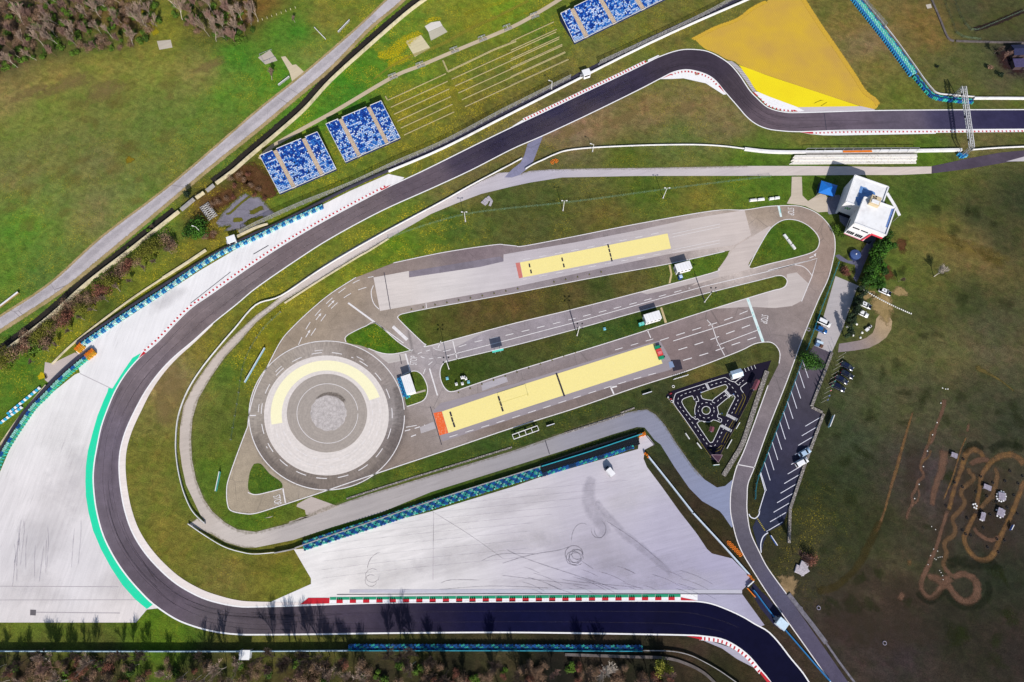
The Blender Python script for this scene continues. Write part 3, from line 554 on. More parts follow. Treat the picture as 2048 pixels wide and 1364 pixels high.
# skid circle
def ell(cx, cy, rx, ry, n=96, a0=0, a1=360):
    return [(cx+rx*math.cos(math.radians(a0+(a1-a0)*i/n)), cy+ry*math.sin(math.radians(a0+(a1-a0)*i/n))) for i in range(n+(0 if a1-a0 == 360 else 1))]
def m_ring(name, dark):
    k = N(name); t = k.attr('tint'); c0 = P(655, 829)
    sub = k.n.new('ShaderNodeVectorMath'); sub.operation = 'SUBTRACT'; k.l.new(k.pos(), sub.inputs[0]); sub.inputs[1].default_value = c0
    sx = k.n.new('ShaderNodeSeparateXYZ'); k.l.new(sub.outputs[0], sx.inputs[0])
    ang = k.math('ARCTAN2', sx.outputs[1], sx.outputs[0])
    ln = k.n.new('ShaderNodeVectorMath'); ln.operation = 'LENGTH'; k.l.new(sub.outputs[0], ln.inputs[0])
    r = ln.outputs['Value']
    cb = k.n.new('ShaderNodeCombineXYZ'); k.put(k.math('MULTIPLY', ang, 22.0), cb.inputs[0]); k.put(k.math('MULTIPLY', r, 0.22), cb.inputs[1])
    rad = k.noise(1.6, 5, 0.7, cb.outputs[0])
    cb2 = k.n.new('ShaderNodeCombineXYZ'); k.put(k.math('MULTIPLY', ang, 1.5), cb2.inputs[0]); k.put(k.math('MULTIPLY', r, 1.6), cb2.inputs[1])
    con = k.noise(1.2, 5, 0.65, cb2.outputs[0])
    f = k.math('MULTIPLY', k.map(rad, 0.3, 0.7, 1-dark, 1+dark*0.6), k.map(con, 0.3, 0.7, 0.9, 1.1))
    f = k.math('MULTIPLY', f, k.map(k.noise(1.2, 5), 0.3, 0.7, 0.93, 1.07))
    k.color(k.scalecol(t, f)); k.b.inputs['Roughness'].default_value = 0.9; return k.m
sheet('skid_pad', PL(ell(653.5, 831, 155, 148.5)), 0.066, m_ring('skid_pad_asphalt', 0.28), idw([(510,830,'#aa9f94'),(560,730,'#aa9d90'),(650,695,'#a89b90'),(700,700,'#8a7c72'),(760,740,'#a0938c'),(800,800,'#8f8582'),(795,880,'#7c706c'),(750,940,'#8e8178'),(650,972,'#84776e'),(560,940,'#8c7f76'),(520,880,'#94887e'),(650,715,'#b8ada6'),(770,830,'#a89f9c')], 1.6, 4), 4.0)
sheet('skid_pad_ring', PL(ell(653, 831, 124.7, 120)), 0.072, m_ring('skid_ring_concrete', 0.05), const('#e4dad4'), 4.0)
def arcband(cx, cy, ro, ri, a0, a1, n=60):
    return ell(cx, cy, ro[0], ro[1], n, a0, a1)+ell(cx, cy, ri[0], ri[1], n, a1, a0)
sheet('yellow_lane', PL(arcband(653.5, 829.5, (112, 108.5), (90, 88.5), 169.5, 341)), 0.078, m_paint('yellow_skid_paint', '#fff7cc', 0.2, '#f6ecd0'))
sheet('skid_pad_disc', PL(ell(654, 826.5, 80.2, 78.5)), 0.08, m_ring('skid_disc_asphalt', 0.10), const('#aca198'), 4.0)
def m_crack(name):
    k = N(name); t = k.attr('tint')
    e = k.voro(0.8, k.mapping(k.pos(), (1, 1, 1)), 'DISTANCE_TO_EDGE').outputs['Distance']
    n = k.noise(0.8, 6, 0.7)
    c = k.scalecol(t, k.map(n, 0.3, 0.7, 0.7, 1.2))
    k.color(k.mix(k.map(e, 0, 0.08, 0.3, 0), c, (0.12, 0.1, 0.09, 1))); return k.m
jit = [(657+36*math.cos(2*math.pi*i/40)*(1+.03*math.sin(i*2.3)), 826+36*math.sin(2*math.pi*i/40)*(1+.03*math.cos(i*1.7))) for i in range(40)]
sheet('cracked_centre', PL(jit), 0.086, m_crack('cracked_concrete'), const('#c8bfbc'))
DARKST = m_decal('dark_damp_stain', '#7c7068', '#6a5e56', 0.7, 1.6, 0.6)
softband('damp_stain', [(630,800),(645,790),(662,788),(680,794),(692,806)], [.6,1.1,1.6,.9], 0.088, DARKST)
RUBST = m_decal('rubbered_asphalt', '#7a706c', '#6a605e', 1.0, 0.8, 0.4)
softband('rubbered_lane', ell(653.5, 831, 150, 144, 30, -25, 75), [2,4,5,4,3,2], 0.070, RUBST)
softband('rubbered_lane', ell(653.5, 831, 150, 144, 30, 95, 165), [2,3,3,2], 0.070, RUBST)
# gravel traps
def m_gravel(name, h, h2, w):
    k = N(name); v = k.mapping(k.pos(), (1, 1, 1), math.radians(20))
    n1 = k.noise(0.05, 5, 0.6); wv = k.wave(0.5, 9.0, v, 3); n2 = k.noise(4, 3, 0.7)
    c = k.mix(k.map(n1, 0.35, 0.65, 0, 1), col4(h), col4(h2))
    f = k.math('MULTIPLY', k.map(wv, 0, 1, 1-w, 1+w), k.map(n2, 0.3, 0.7, 0.85, 1.15))
    k.color(k.scalecol(c, f)); k.bump(n2, 0.4, 0.05); return k.m
GR = [(1388,77),(1430,58),(1475,40),(1505,18),(1531,7),(1545,-8),(1604,-8),(1614,12),(1636,45),(1660,80),(1690,122),(1705,145),(1728,180),(1745,197),(1755,205),(1756,212),(1750,218),(1742,217),(1720,212),(1536,151),(1480,130),(1470,123),(1452,118),(1432,106),(1409,97)]
sheet('gravel_trap', PL(smooth(GR+[GR[0]], 3)[:-1]), 0.02, m_gravel('ochre_gravel', '#dab32e', '#c9a046', 0.11))
softband('gravel_edge', [(1384,80),(1430,56),(1475,39),(1505,17),(1535,2)], 1.4, 0.024, m_decal('scattered_gravel', '#d4ac34', '#cfa73e', 0.25, 2.2))
softband('gravel_edge', [(1604,-5),(1636,45),(1660,80),(1705,146),(1728,182),(1750,200),(1757,212)], 1.8, 0.024, MATS.setdefault('sg', m_decal('loose_gravel', '#d2aa38', '#cca440', 0.25, 2.2)))
sheet('painted_runoff', PL([(1478,130),(1536,151.5),(1720,212.5),(1597,215),(1560,205),(1536,194),(1520,186),(1512,181)]), 0.026, m_gravel('bright_yellow_paint', '#fbe60a', '#f3d808', 0.03))
slab([(1597,214.5),(1722,212.5),(1750,219),(1748,221.5),(1600,224.5),(1580,222)], '#cfc6ca', 0.03)
softband('skid_mark', T8(1560,180,(520,230),(600,185),(680,160),(710,165)), 0.22, 0.034, m_decal('black_rubber_line', '#3a3010', None, 0.6, 1.5, 0.9)); softband('skid_mark', T8(1560,180,(640,268),(700,225),(770,185)), 0.22, 0.034, MATS.setdefault('brl', m_decal('black_rubber_trace', '#3a3010', None, 0.6, 1.5, 0.9)))
# pads
for pts, h in ((T4(512,0,(1195,330),(1320,280),(1395,385),(1270,455)), '#d8cba6'), (T4(512,0,(1350,210),(1400,180),(1470,168),(1492,205),(1380,255)), '#dfd8d0'), (T4(512,0,(1380,257),(1492,207),(1532,255),(1400,325)), '#c3bba8'), (T4(0,0,(1255,328),(1365,318),(1380,380),(1275,398)), '#c2b7a8'), (T4(512,0,(200,455),(235,450),(290,520),(320,515),(385,575),(290,655),(265,570)), '#d3c3a6'), (T4(1536,0,(1262,38),(1302,30),(1312,62),(1275,70)), '#c3b9ac')):
    slab(pts, h, 0.012, MATS.setdefault('padconc', m_concrete('old_slab_concrete', 0.5, False, 0.6)), 'concrete_pad')
slab([(90,724),(104,727),(150,705),(163,712),(145,735),(118,757),(100,768),(90,760),(88,745)], '#c8bab4', 0.014, None, 'concrete_pad')
# cracked asphalt yard in the bushes
YARD = T8(380,340,(420,840),(520,690),(640,570),(800,420),(900,370),(990,430),(1110,430),(1180,500),(1260,590),(1360,700),(1200,760),(960,800),(880,920),(760,960),(540,980),(660,880),(460,915))
sheet('abandoned_yard', PL(YARD), 0.02, m_asphalt('cracked_yard_asphalt', 0.15, 0.2, 0.9), const('#85808c'), 4)
WEED = m_decal('weeds_in_asphalt', '#6f6a22', '#5a5a20', 0.3, 1.3)
for p, w in ((T8(380,340,(560,700),(640,690),(780,560),(880,480),(990,400)), 0.9), (T8(380,340,(670,800),(760,800),(860,780)), 1.6), (T8(380,340,(930,680),(1020,670),(1130,610),(1200,600)), 1.7), (T8(380,340,(880,900),(960,820),(1080,790),(1200,750)), 1.8)): softband('weed_patch', p, w, 0.026+0.002*len(p), WEED)
# parking
sheet('parking_lot', PL([(1671,552),(1716,571),(1700,615),(1684,660),(1663,706),(1628,691),(1645,640)]), 0.02, CONC, const('#bab3b4'))
sheet('parking_lot', PL([(1603,722),(1628,691),(1663,706),(1622,815),(1645,826),(1608,925),(1575,1023),(1566,1048),(1536,1064),(1527,1085),(1523,1106),(1516,1095),(1505,1055),(1512,1040),(1518,1023),(1529,984),(1520,948),(1536,910),(1570,815)]), 0.022, ASPH, idw([(1610,740,'#5e5560'),(1600,800,'#4a4652'),(1570,880,'#3c3a4c'),(1600,900,'#3c3948'),(1550,980,'#303248'),(1530,1050,'#32364a')]), 6.0)
sheet('footpath', PL(T8(1600,480,(560,250),(620,230),(770,330),(880,330),(1000,150),(1080,40),(1220,-30),(1180,80),(1100,220),(1000,450),(960,560),(905,680),(850,620),(890,520),(880,400),(760,370),(640,330))), 0.02, OLDASPH, const('#6d6c80'))
sheet('footpath', PL(T8(1600,320,(420,670),(440,830),(460,870),(620,860),(640,980),(760,1110),(830,960),(700,850),(640,560),(560,560),(420,600))), 0.02, OLDASPH, const('#8c8a98'))
sheet('dirt_track', PL(T8(1570,640,(865,380),(1000,360),(1200,325),(1300,285),(1400,210),(1440,120),(1460,-20),(1540,-120),(1600,-160),(1660,-80),(1715,20),(1700,150),(1620,280),(1500,370),(1340,450),(1100,490),(850,515))), 0.016, OLDASPH, idw([(1690,690,'#8d8288'),(1720,690,'#94878a'),(1740,685,'#a08c7c'),(1765,660,'#b29a78'),(1770,630,'#a88f6c')]), 4)
TAN = m_decal('dry_earth', '#a88f64', '#8f7a50', 0.45, 0.7)
softpatch('dry_earth_patch', 1765, 612, 4.5, 6.5, 0.018, TAN); softpatch('dry_earth_patch', 1800, 583, 3, 2.2, 0.018, TAN); softpatch('dry_earth_patch', 1738, 590, 3.6, 1.6, 0.018, TAN, 0.4)
softpatch('dry_earth_patch', 1577, 1170, 3.0, 3.6, 0.012, MATS.setdefault('sandy', m_decal('sandy_spill', '#a58a66', '#7a6648', 0.4, 0.8)))
for x, y, rx, ry in ((345,770,6,9),(330,820,4,8),(1140,262,8,3),(1250,235,9,2.5),(1370,215,6,3),(130,170,14,4),(210,180,9,6),(420,130,8,3),(60,185,10,3)): softpatch('bare_soil_patch', x, y, rx, ry, 0.010+0.001*(x % 7), MATS.setdefault('soil', m_decal('bare_soil', '#957d52', '#8a7648', 0.8, 0.5, 0.6)), 0.5)
for x, y, rx, ry in ((1945,500,13,4),(1880,470,9,3),(1985,515,6,4)): softpatch('dry_grass_patch', x, y, rx, ry, 0.011+0.001*(x % 5), MATS.setdefault('straw', m_decal('dry_straw', '#8a7638', '#6f6630', 0.9, 0.4, 0.7)), -0.4)
BRN = m_decal('bramble_ground', '#52341e', '#66482c', 0.6, 0.8)
for p in (T8(380,340,(740,200),(800,130),(900,60),(1000,80),(1060,160),(1180,240),(1260,360),(1270,470)),): softband('bramble_patch', p, [5,8.5,9,8.5,6.5,5], 0.012, BRN)
softband('bramble_patch', T8(380,340,(320,540),(450,500),(600,420),(720,350)), [4,6,6.5,5], 0.013, BRN)
softpatch('bramble_patch', 1704, 500, 0.1, 0.1, 0.013, BRN); softpatch('bramble_patch', 1803, 490, 2.4, 3.6, 0.013, BRN); softpatch('bramble_patch', 1775, 545, 2.6, 3.6, 0.014, BRN); softpatch('bramble_patch', 420, 470, 3.5, 2.2, 0.013, BRN)
# RC dirt circuit and trails at lower right
DIRT = m_decal('rc_dirt', '#7c5c42', '#80603a', 0.9, 0.5)
DIRTP = m_decal('rc_dirt_pinkish', '#80604e', '#6c5040', 0.9, 0.5)
OCH = m_decal('rc_dirt_ochre', '#785c40', '#6c523a', 0.9, 0.5)
zz = [0.012]
def dirt(pts, w, m=None): zz[0] += 0.0015; softband('dirt_track', pts, [q*.8 for q in (w if isinstance(w, list) else [w])], zz[0], m or DIRT)
o6 = (1820, 870); s6 = 1829/228.0
def T6(*p): return [(o6[0]+x/s6, o6[1]+y/s6) for x, y in p]
dirt(T6((720,1120),(690,1364)) and T4(1536,682,(1445,1364),(1470,1250),(1500,1150),(1545,1030),(1575,930),(1610,880),(1660,870),(1710,900),(1725,950)), [1.6,1.8,1.6,1.8,2.4,2.4,2], DIRT)
dirt(T4(1536,682,(1610,1000),(1605,1040),(1650,1090),(1620,1130),(1555,1180),(1545,1230),(1575,1290),(1540,1350),(1490,1400),(1475,1440),(1500,1500),(1480,1560),(1420,1600),(1410,1650),(1430,1700),(1400,1790),(1440,1850)), 1.8, OCH)
dirt(T4(1536,682,(1610,1000),(1660,960),(1720,950),(1790,960)), 2.2, DIRTP)
dirt(T4(1536,682,(1665,1364),(1690,1200),(1710,1080),(1760,1000),(1820,940),(1920,910),(2000,935),(2060,1000)), [1.6,1.6,1.8,1.8,2.2,2.6,2.8], DIRT)
dirt(T4(1536,682,(1680,1364),(1740,1290),(1800,1230),(1825,1130),(1835,1060),(1800,1000)), [1.2,1.6,2.4,2.2,1.8,1.4], OCH)
dirt(T4(1536,1023,(1440,-20),(1390,140),(1340,300),(1280,440),(1235,540),(1225,610),(1260,675),(1310,690),(1360,650),(1400,590),(1450,600),(1500,680),(1580,725),(1650,700),(1680,620),(1650,540),(1560,500),(1480,520),(1430,470),(1395,430)), [1.5,1.4,1.4,1.4,1.5,1.8,2,2,2,2.2,2.4,2.6,2.8,2.8,3,3,2.8,2.4,1.8,1.4], DIRTP)
dirt(T4(1536,1023,(1670,0),(1590,160),(1570,230),(1620,330),(1700,390),(1790,360),(1850,230),(1910,100),(1970,-30),(2010,-140),(2060,-260)), [1.4,1.8,1.8,2,2.2,2,1.8,1.8,2,2,2], DIRT)
dirt(T4(1536,1023,(1640,110),(1670,170),(1740,215),(1800,230),(1860,190)), 1.6, DIRTP)
dirt(T4(1536,1023,(1260,520),(1330,530),(1400,560),(1480,520)), [2,3,3.4,3], DIRTP)
dirt(T4(1536,682,(1160,560),(1100,760),(1060,900),(1020,1050),(980,1180),(930,1364),(880,1500),(850,1540)), [0.7,0.9,1.2,1.4,1.0,0.9,1.4], DIRT)
dirt(T4(1536,682,(1590,760),(1540,880),(1480,1080),(1400,1280)), 0.6, DIRT)
dirt(T4(1536,682,(1610,650),(1590,740)), 1.1, DIRTP)
dirt(T4(1536,682,(1410,450),(1405,520),(1380,600),(1340,700),(1320,780),(1270,850),(1250,920),(1220,1010),(1250,1080),(1200,1120),(1190,1170),(1150,1240),(1160,1300),(1120,1364),(1110,1440)), [2.2,1.4,1.4,1.2,1.4,1.2,1.4,1.2,1.3,1.2,1.2,1.2,1.0], DIRTP)
dirt(T4(1536,682,(1340,700),(1300,740),(1290,800),(1270,850)), 1.0, OCH); dirt(T4(1536,682,(1220,1010),(1240,960),(1290,920),(1300,860)), 0.9, OCH); dirt(T4(1536,682,(1190,1170),(1210,1220),(1190,1290),(1150,1300)), 0.9, DIRTP)
dirt(T4(1536,682,(1410,860),(1400,960),(1380,1060),(1330,1200),(1310,1330)), [3,3.2,2.6,2.4,2], DIRTP)
dirt(T4(1536,1023,(380,640),(520,610),(640,520),(720,430),(790,300),(850,180),(900,60)), [3,3,2.4,3.2,3,2.4], m_decal('worn_grass_path', '#4c4222', '#3c3418', 0.9, 0.5, 0.8))
dirt(T4(1536,1023,(1120,370),(1140,440)), 1.6, DIRT); dirt(T4(1536,1023,(1090,640),(1040,720)), 2.0, DIRTP)
dirt(T4(1536,682,(1650,200),(1740,250),(1850,310),(1980,410)), [3,1.2,0.8,0.6], m_decal('dry_path', '#6a5c30', '#4c4626', 0.5, 0.8))
SHADEG = m_decal('bank_shade_grass', '#141c0e', '#1c2412', 1.1, 0.5, 0.7)  # bank shading painted as dark green bands on flat ground
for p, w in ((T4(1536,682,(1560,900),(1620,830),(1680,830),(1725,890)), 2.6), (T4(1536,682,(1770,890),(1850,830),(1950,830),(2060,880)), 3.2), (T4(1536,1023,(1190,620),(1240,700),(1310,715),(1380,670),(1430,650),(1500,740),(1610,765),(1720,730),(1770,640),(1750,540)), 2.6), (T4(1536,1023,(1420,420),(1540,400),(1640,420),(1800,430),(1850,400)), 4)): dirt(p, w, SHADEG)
# skid marks on the big runoff
SKID = m_decal('tyre_skid_rubber', '#524e5e', '#625e6c', 0.9, 1.0, 0.5)
SKID2 = m_decal('faint_skid_rubber', '#9a94a2', '#a29caa', 1.2, 0.3, 0.38)
zz[0] = 0.04
def skid(p, w, m=SKID): zz[0] += 0.0006; softband('skid_mark', p, w, zz[0], m)
for cx, cy, rx, ry in ((1148,1108,18,17),(1152,1112,14,14),(1147,1116,15,14),(1155,1109,12,10),(1152,1118,15,13)): skid(ell(cx, cy, rx, ry, 20, 20, 378), 0.26)
skid(ell(1197,1058,15,18,14,-70,190), 0.22); skid(ell(1200,1055,12,21,14,0,190), 0.2); skid(ell(1165,1080,22,34,14,170,300), 0.18)
for cx, cy, rx, ry in ((742,1161,12,12),(745,1151,14,14)): skid(ell(cx, cy, rx, ry, 16, 0, 330), 0.18)
skid(ell(765,1138,30,34,10,175,265), 0.2)
skid([(1000,1128),(1060,1110),(1118,1100),(1140,1092)], 0.2); skid([(1010,1098),(1060,1120),(1150,1150),(1240,1180)], 0.22); skid([(960,1123),(1000,1108),(1080,1108)], 0.18)
skid([(1210,1040),(1270,1080),(1330,1130)], 0.2); skid([(880,1168),(900,1160),(960,1160)], 0.2); skid([(800,1178),(860,1180),(980,1172),(1100,1176)], 0.18); skid([(860,1020),(940,1070),(1010,1120)], 0.14)
skid([(1160,1120),(1190,1140)], 0.18); skid([(1120,1158),(1160,1164),(1290,1176)], 0.16); skid([(1000,1150),(1080,1160),(1180,1172)], 0.16)
random.seed(5)
for i in range(26):
    x = 1040+random.random()*330; y = 1130+random.random()*48; L = 30+random.random()*60
    skid([(x, y), (x+L*.5, y+L*.16), (x+L, y+L*.42)], 0.14)
skid([(1185,950),(1178,980),(1180,1010),(1195,1040),(1220,1070)], [3,4.5,4.5,3.5], SKID2); skid([(1190,1000),(1240,1060),(1300,1110),(1345,1150)], [2,2.6,2.4,1.6], SKID2)
for i in range(14):
    x = 20+random.random()*150; y = 1030+random.random()*60; skid([(x, y), (x+3-random.random()*8, y+30), (x+2-random.random()*12, y+60+random.random()*40)], 0.3, SKID2)
for i in range(10):
    y = 1000+i*17; x0 = 640+max(0, (1090-y))*2.2
    if x0 < 1150: skid([(x0, y+4), (x0+150, y-14), (min(1330, x0+420), y-40)], 0.12, SKID2)
# racing line darkening on the track
LINE = m_decal('rubbered_racing_line', '#3c3640', '#302c38', 1.2, 0.3, 0.17)
softband('racing_line', [(560,530),(420,630),(330,720),(262,830),(226,930),(222,1010),(250,1085),(310,1155),(390,1210),(470,1232),(600,1230)], [1,2,2.4,2.4,2.4,2,1.5], 0.064, LINE)
softband('racing_line', [(880,345),(1020,278),(1180,205),(1290,150),(1370,130),(1430,140),(1480,190),(1530,240),(1600,250),(1800,244)], [1,2,2.4,2,1.6,1.6,1.6,1.4,1], 0.064, LINE)

# dark ditch beside the cream wall, dark asphalt strip with wall shade painted in beside the white wall
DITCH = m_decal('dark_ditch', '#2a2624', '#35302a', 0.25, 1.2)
softband('ditch_and_shade_strip', [(843,-8),(800,25),(727,88),(652,156),(602,211),(552,255),(490,308),(456,338),(424,362)], 2.1, 0.02, DITCH, taper=False)
softband('ditch_and_shade_strip', [(348,419),(296,460),(240,504),(165,562),(90,628),(28,676),(-20,712)], 2.1, 0.02, DITCH, taper=False)
softband('ditch_and_shade_strip', [(1488,-6),(1290,83),(1014,224),(880,292),(777,338)], 1.6, 0.02, m_decal('asphalt_wall_shade', '#38364a', '#44404a', 0.2, 1.0), taper=False)
sheet('asphalt_patch', PL(T4(1024,682,(1268,152),(1345,148),(1365,225),(1290,243))), 0.0625, ASPH, const('#3c3844')); sheet('concrete_slab', PL(T4(1024,682,(1252,168),(1282,162),(1300,208),(1262,216))), 0.0665, CONC, const('#8a9cbc'))

# worn verges along the asphalt, broad stains, worn soil
VERGE = m_decal('trampled_verge', '#7c6e42', '#5c5a2c', 0.8, 0.9, 0.6)
softband('worn_verge', offset(tr_i, -1.3)[8:230], 2.2, 0.018, VERGE, emax=.6); softband('worn_verge', offset(tr_o, 1.3)[300:412], 2.2, 0.018, VERGE, emax=.55); softband('worn_verge', offset(tr_o, 1.3)[2:110], 2.2, 0.018, VERGE, emax=.5)
VERGE2 = m_decal('gritty_verge', '#968a68', '#6c6840', 0.7, 1.2, 0.6)
softband('worn_verge', SV[4:24], 1.3, 0.0375, VERGE2, emax=.5); softband('worn_verge', SV[60:92], 1.3, 0.0378, VERGE2, emax=.5); softband('worn_verge', SV[28:36], 1.2, 0.0376, VERGE2, emax=.5); softband('worn_verge', TRN[:22], 1.0, 0.049, VERGE2, emax=.4); softband('worn_verge', TRN[72:100], 1.0, 0.0492, VERGE2, emax=.4)
DIRTYC = m_decal('broad_concrete_stain', '#a8a2a8', '#b4acac', 1.6, 0.12, 0.32); PALEC = m_decal('pale_dusty_stain', '#f2ecea', '#e8e2e0', 1.6, 0.15, 0.3)
for i, (x, y, rx, ry, r) in enumerate(((1180,1100,22,6,-.2),(950,1110,26,5,.2),(1300,1140,20,6,0),(780,1150,16,5,.2),(1020,1010,18,4,.25),(90,1060,10,16,0),(150,960,8,16,.2),(60,1180,14,6,0),(240,1170,10,7,.5),(330,600,9,4,.7),(1150,1170,30,3,0))): softpatch('concrete_stain', x, y, rx, ry, 0.0375+0.0003*i, DIRTYC, r)
for i, (x, y, rx, ry, r) in enumerate(((700,1130,14,5,.2),(1060,1070,20,5,.2),(1250,1000,10,4,.4),(120,880,8,12,.4),(1400,1160,12,4,0),(880,1060,16,4,.2))): softpatch('concrete_stain', x, y, rx, ry, 0.0415+0.0003*i, PALEC, r)
WORN = m_decal('worn_circuit_soil', '#4a3c32', '#443a2c', 1.3, 0.35, 0.7)
for i, (x, y, rx, ry, r) in enumerate(((1975,985,11,16,-.2),(1925,980,6,14,-.2),(1985,1060,9,11,-.2),(1890,1060,4,14,-.2),(1830,940,5,13,-.25),(1800,1180,9,7,0),(1740,1150,8,5,.5),(1780,1260,16,9,0),(1700,1240,10,10,0))): softpatch('worn_soil_patch', x, y, rx, ry, 0.0035+0.0004*i, WORN, r)
GREENP_ = m_decal('lusher_grass_patch', '#262c14', '#303818', 1.2, 0.5, 0.6)
random.seed(3)
for i in range(60):
    x, y = random.uniform(1640,2040), random.uniform(400,1340); softpatch('lush_grass_patch', x, y, random.uniform(1,4), random.uniform(1,4), 0.0075+0.00004*i, GREENP_, random.random()*3)
TANG = m_decal('drier_grass_patch', '#8a7c44', '#7a7034', 1.3, 0.3, 0.5)
for i in range(34):
    x, y = random.uniform(10,470), random.uniform(130,470)
    if y < 560-x*.75+60: softpatch('dry_grass_patch', x, y, random.uniform(2,6), random.uniform(1.5,5), 0.0075+0.00004*i, TANG, random.random()*3)
slab([(516,115),(540,100),(555,121),(531,129)], '#c0b4a8', 0.014, None, 'concrete_pad')
WEED2 = MATS.setdefault('weed2', m_decal('grass_tufts', '#5c6a20', '#747028', 0.5, 1.1))
softband('weed_patch', YARD+[YARD[0]], 1.5, 0.041, WEED2, 2, emax=.42)

# paving lanes, seams and tyre marks on the race track
LANE = m_decal('paving_lane_tone', '#847a82', '#6a6068', 0.9, 0.12, 0.22); SEAM = m_decal('paving_seam', '#4a444c', None, 0.5, 0.7, 0.3); TMARK = m_decal('braking_mark', '#3a363e', None, 0.9, 0.5, 0.4)
for k, t in enumerate((.2, .5, .8)):
    c = [a.lerp(b, t) for a, b in zip(tr_o, tr_i)][110:330]; softband('paving_lane', c, 2.2, 0.0612+0.0003*k, LANE, emax=.6)
for k, t in enumerate((.34, .67)):
    c = [a.lerp(b, t) for a, b in zip(tr_o, tr_i)][60:400]; softband('paving_seam', c, 0.14, 0.0622+0.0003*k, SEAM)
random.seed(9)
for k in range(34):
    i = random.choice((random.randint(45, 120), random.randint(150, 250), random.randint(255, 330))); n = random.randint(8, 26); t0 = random.uniform(.15, .8); t1 = min(.9, max(.1, t0+random.uniform(-.2, .2)))
    c = [tr_o[min(419, i+j)].lerp(tr_i[min(419, i+j)], t0+(t1-t0)*j/n) for j in range(n)]; softband('tyre_mark', c, 0.22, 0.0632+0.00003*k, TMARK)
# ================================================================== MARKINGS
mw = Marks(0.09)
mw.line(tr_o, 0.42, 0.1); mw.line(tr_i, 0.40, -0.1)
mw.build('track_edge_line', WHITE)
def sub(poly, a, b): return poly[a:b]
# --- kerbs: white slab plus red blocks
def kerb_blocks(name, wpts, w, period, on, z, mat, off=0.0, start=0.0):
    m = Marks(z); m.dash(wpts, w, on, period-on, off, start, step=0.12); return m.build(name, mat)
def idx(poly, p): return min(range(len(poly)), key=lambda i: (poly[i][0]-p[0])**2+(poly[i][1]-p[1])**2)
def cut(w, p, q):
    P0, P1 = P(*p), P(*q)
    i = min(range(len(w)), key=lambda k: (w[k]-P0).length); j = min(range(len(w)), key=lambda k: (w[k]-P1).length)
    return w[min(i, j):max(i, j)+1]
# left entry kerb, red dots on the pale runoff
KL = cut(tr_o, (770,378), (289,705))
strip('track_kerb', offset(KL, -0.15), offset(KL, -1.25), 0.082, WHITE)
# which side is outside?  (offset sign chosen so that it lies on the runoff)
def outward(w, ref):
    p = offset(w, 1.0)[len(w)//2]; q = offset(w, -1.0)[len(w)//2]; r = P(*ref)
    return 1.0 if (p-r).length < (q-r).length else -1.0
sL = outward(KL, (350,560))
strip('track_kerb', offset(KL, sL*0.15), offset(KL, sL*1.35), 0.084, WHITE)
kerb_blocks('kerb_blocks', KL, 0.72, 1.52, 0.72, 0.096, REDP, sL*0.78)
red = Marks(0.098)
red.poly(PL([(761,379),(782,369.5),(775,375),(763,381)])); red.poly(PL([(277,717),(287,703),(292,706)]))
red.poly(PL(T4(1024,0,(1200,630),(1268,592),(1276,598)))); red.poly(PL(T4(1024,0,(1650,690),(1662,684),(1702,745))))
red.poly(PL(T4(1024,0,(1925,738),(1940,742),(1972,770),(1955,768)))); red.poly(PL(T4(1536,0,(200,880),(212,880),(240,892),(205,892))))
red.poly(PL(T4(1536,0,(262,1060),(360,1056),(362,1071),(330,1070))))
red.poly(PL(T4(512,1023,(355,742),(420,691),(590,691),(587,735)))); red.poly(PL(T4(1024,1023,(1350,686),(1480,712),(1350,710))))
red.poly(PL(T4(1024,1023,(1395,997),(1520,1003),(1522,1026)))); red.poly(PL(T4(1024,1023,(1980,1290),(1992,1276),(2070,1364),(2060,1390))))
red.build('kerb_wedge', REDP)
# top straight kerb
KT = cut(tr_o, (1050,241), (1296,124)); sT = outward(KT, (1150,180))
strip('track_kerb', offset(KT, sT*0.15), offset(KT, sT*1.25), 0.084, WHITE)
kerb_blocks('kerb_blocks', KT, 0.95, 1.30, 0.62, 0.096, REDP, sT*0.62)
sheet('track_kerb', PL(T4(1024,0,(0,1012),(80,962),(100,968),(60,990))), 0.078, WHITE); sheet('track_kerb', PL(T4(1024,0,(1085,480),(1170,441),(1180,446),(1090,492))), 0.078, WHITE)
# apex kerb
sheet('track_kerb', PL(T4(1024,0,(1185,633),(1205,616),(1290,576),(1380,553),(1460,560),(1560,592),(1640,650),(1700,728),(1712,757),(1690,757),(1550,667),(1370,627),(1280,632))), 0.05, WHITE)
KA = cut(tr_i, (1340,147), (1436,168)); sA = outward(KA, (1390,170))
kerb_blocks('kerb_blocks', KA, 0.75, 1.45, 0.66, 0.096, REDP, sA*0.75)
sheet('concrete_pad', PL(T4(1024,0,(1462,582),(1490,580),(1495,600),(1465,603))), 0.055, mp('kerb_repair_patch', '#b08a78'))
# exit kerb and hatched strip
sheet('track_kerb', PL(T4(1024,0,(1925,735),(1965,735),(2048,770))+T4(1536,0,(230,855),(292,888),(240,895),(130,893),(40,864),(-10,845),(-60,790))), 0.05, WHITE)
KE = cut(tr_o, (1516,199), (1584,224)); sE = outward(KE, (1540,195))
kerb_blocks('kerb_blocks', KE, 0.75, 1.55, 0.66, 0.096, REDP, sE*0.75)
hs = PL(T4(1024,0,(1715,488),(1760,520),(1810,570),(1870,650),(1930,740))); hn = PL(T4(1024,0,(1755,488),(1795,515),(1832,548),(1890,625),(1955,735)))
hs, hn = resample(hs, 41), resample(hn, 41)
strip('ribbed_kerb', hs, hn, 0.05, m_paint('ribbed_kerb_grey', '#c9c3c8', 0.3))
hm = Marks(0.056)
for i in range(0, 40, 2): hm.poly([hs[i], hn[i], hn[i+1], hs[i+1]])
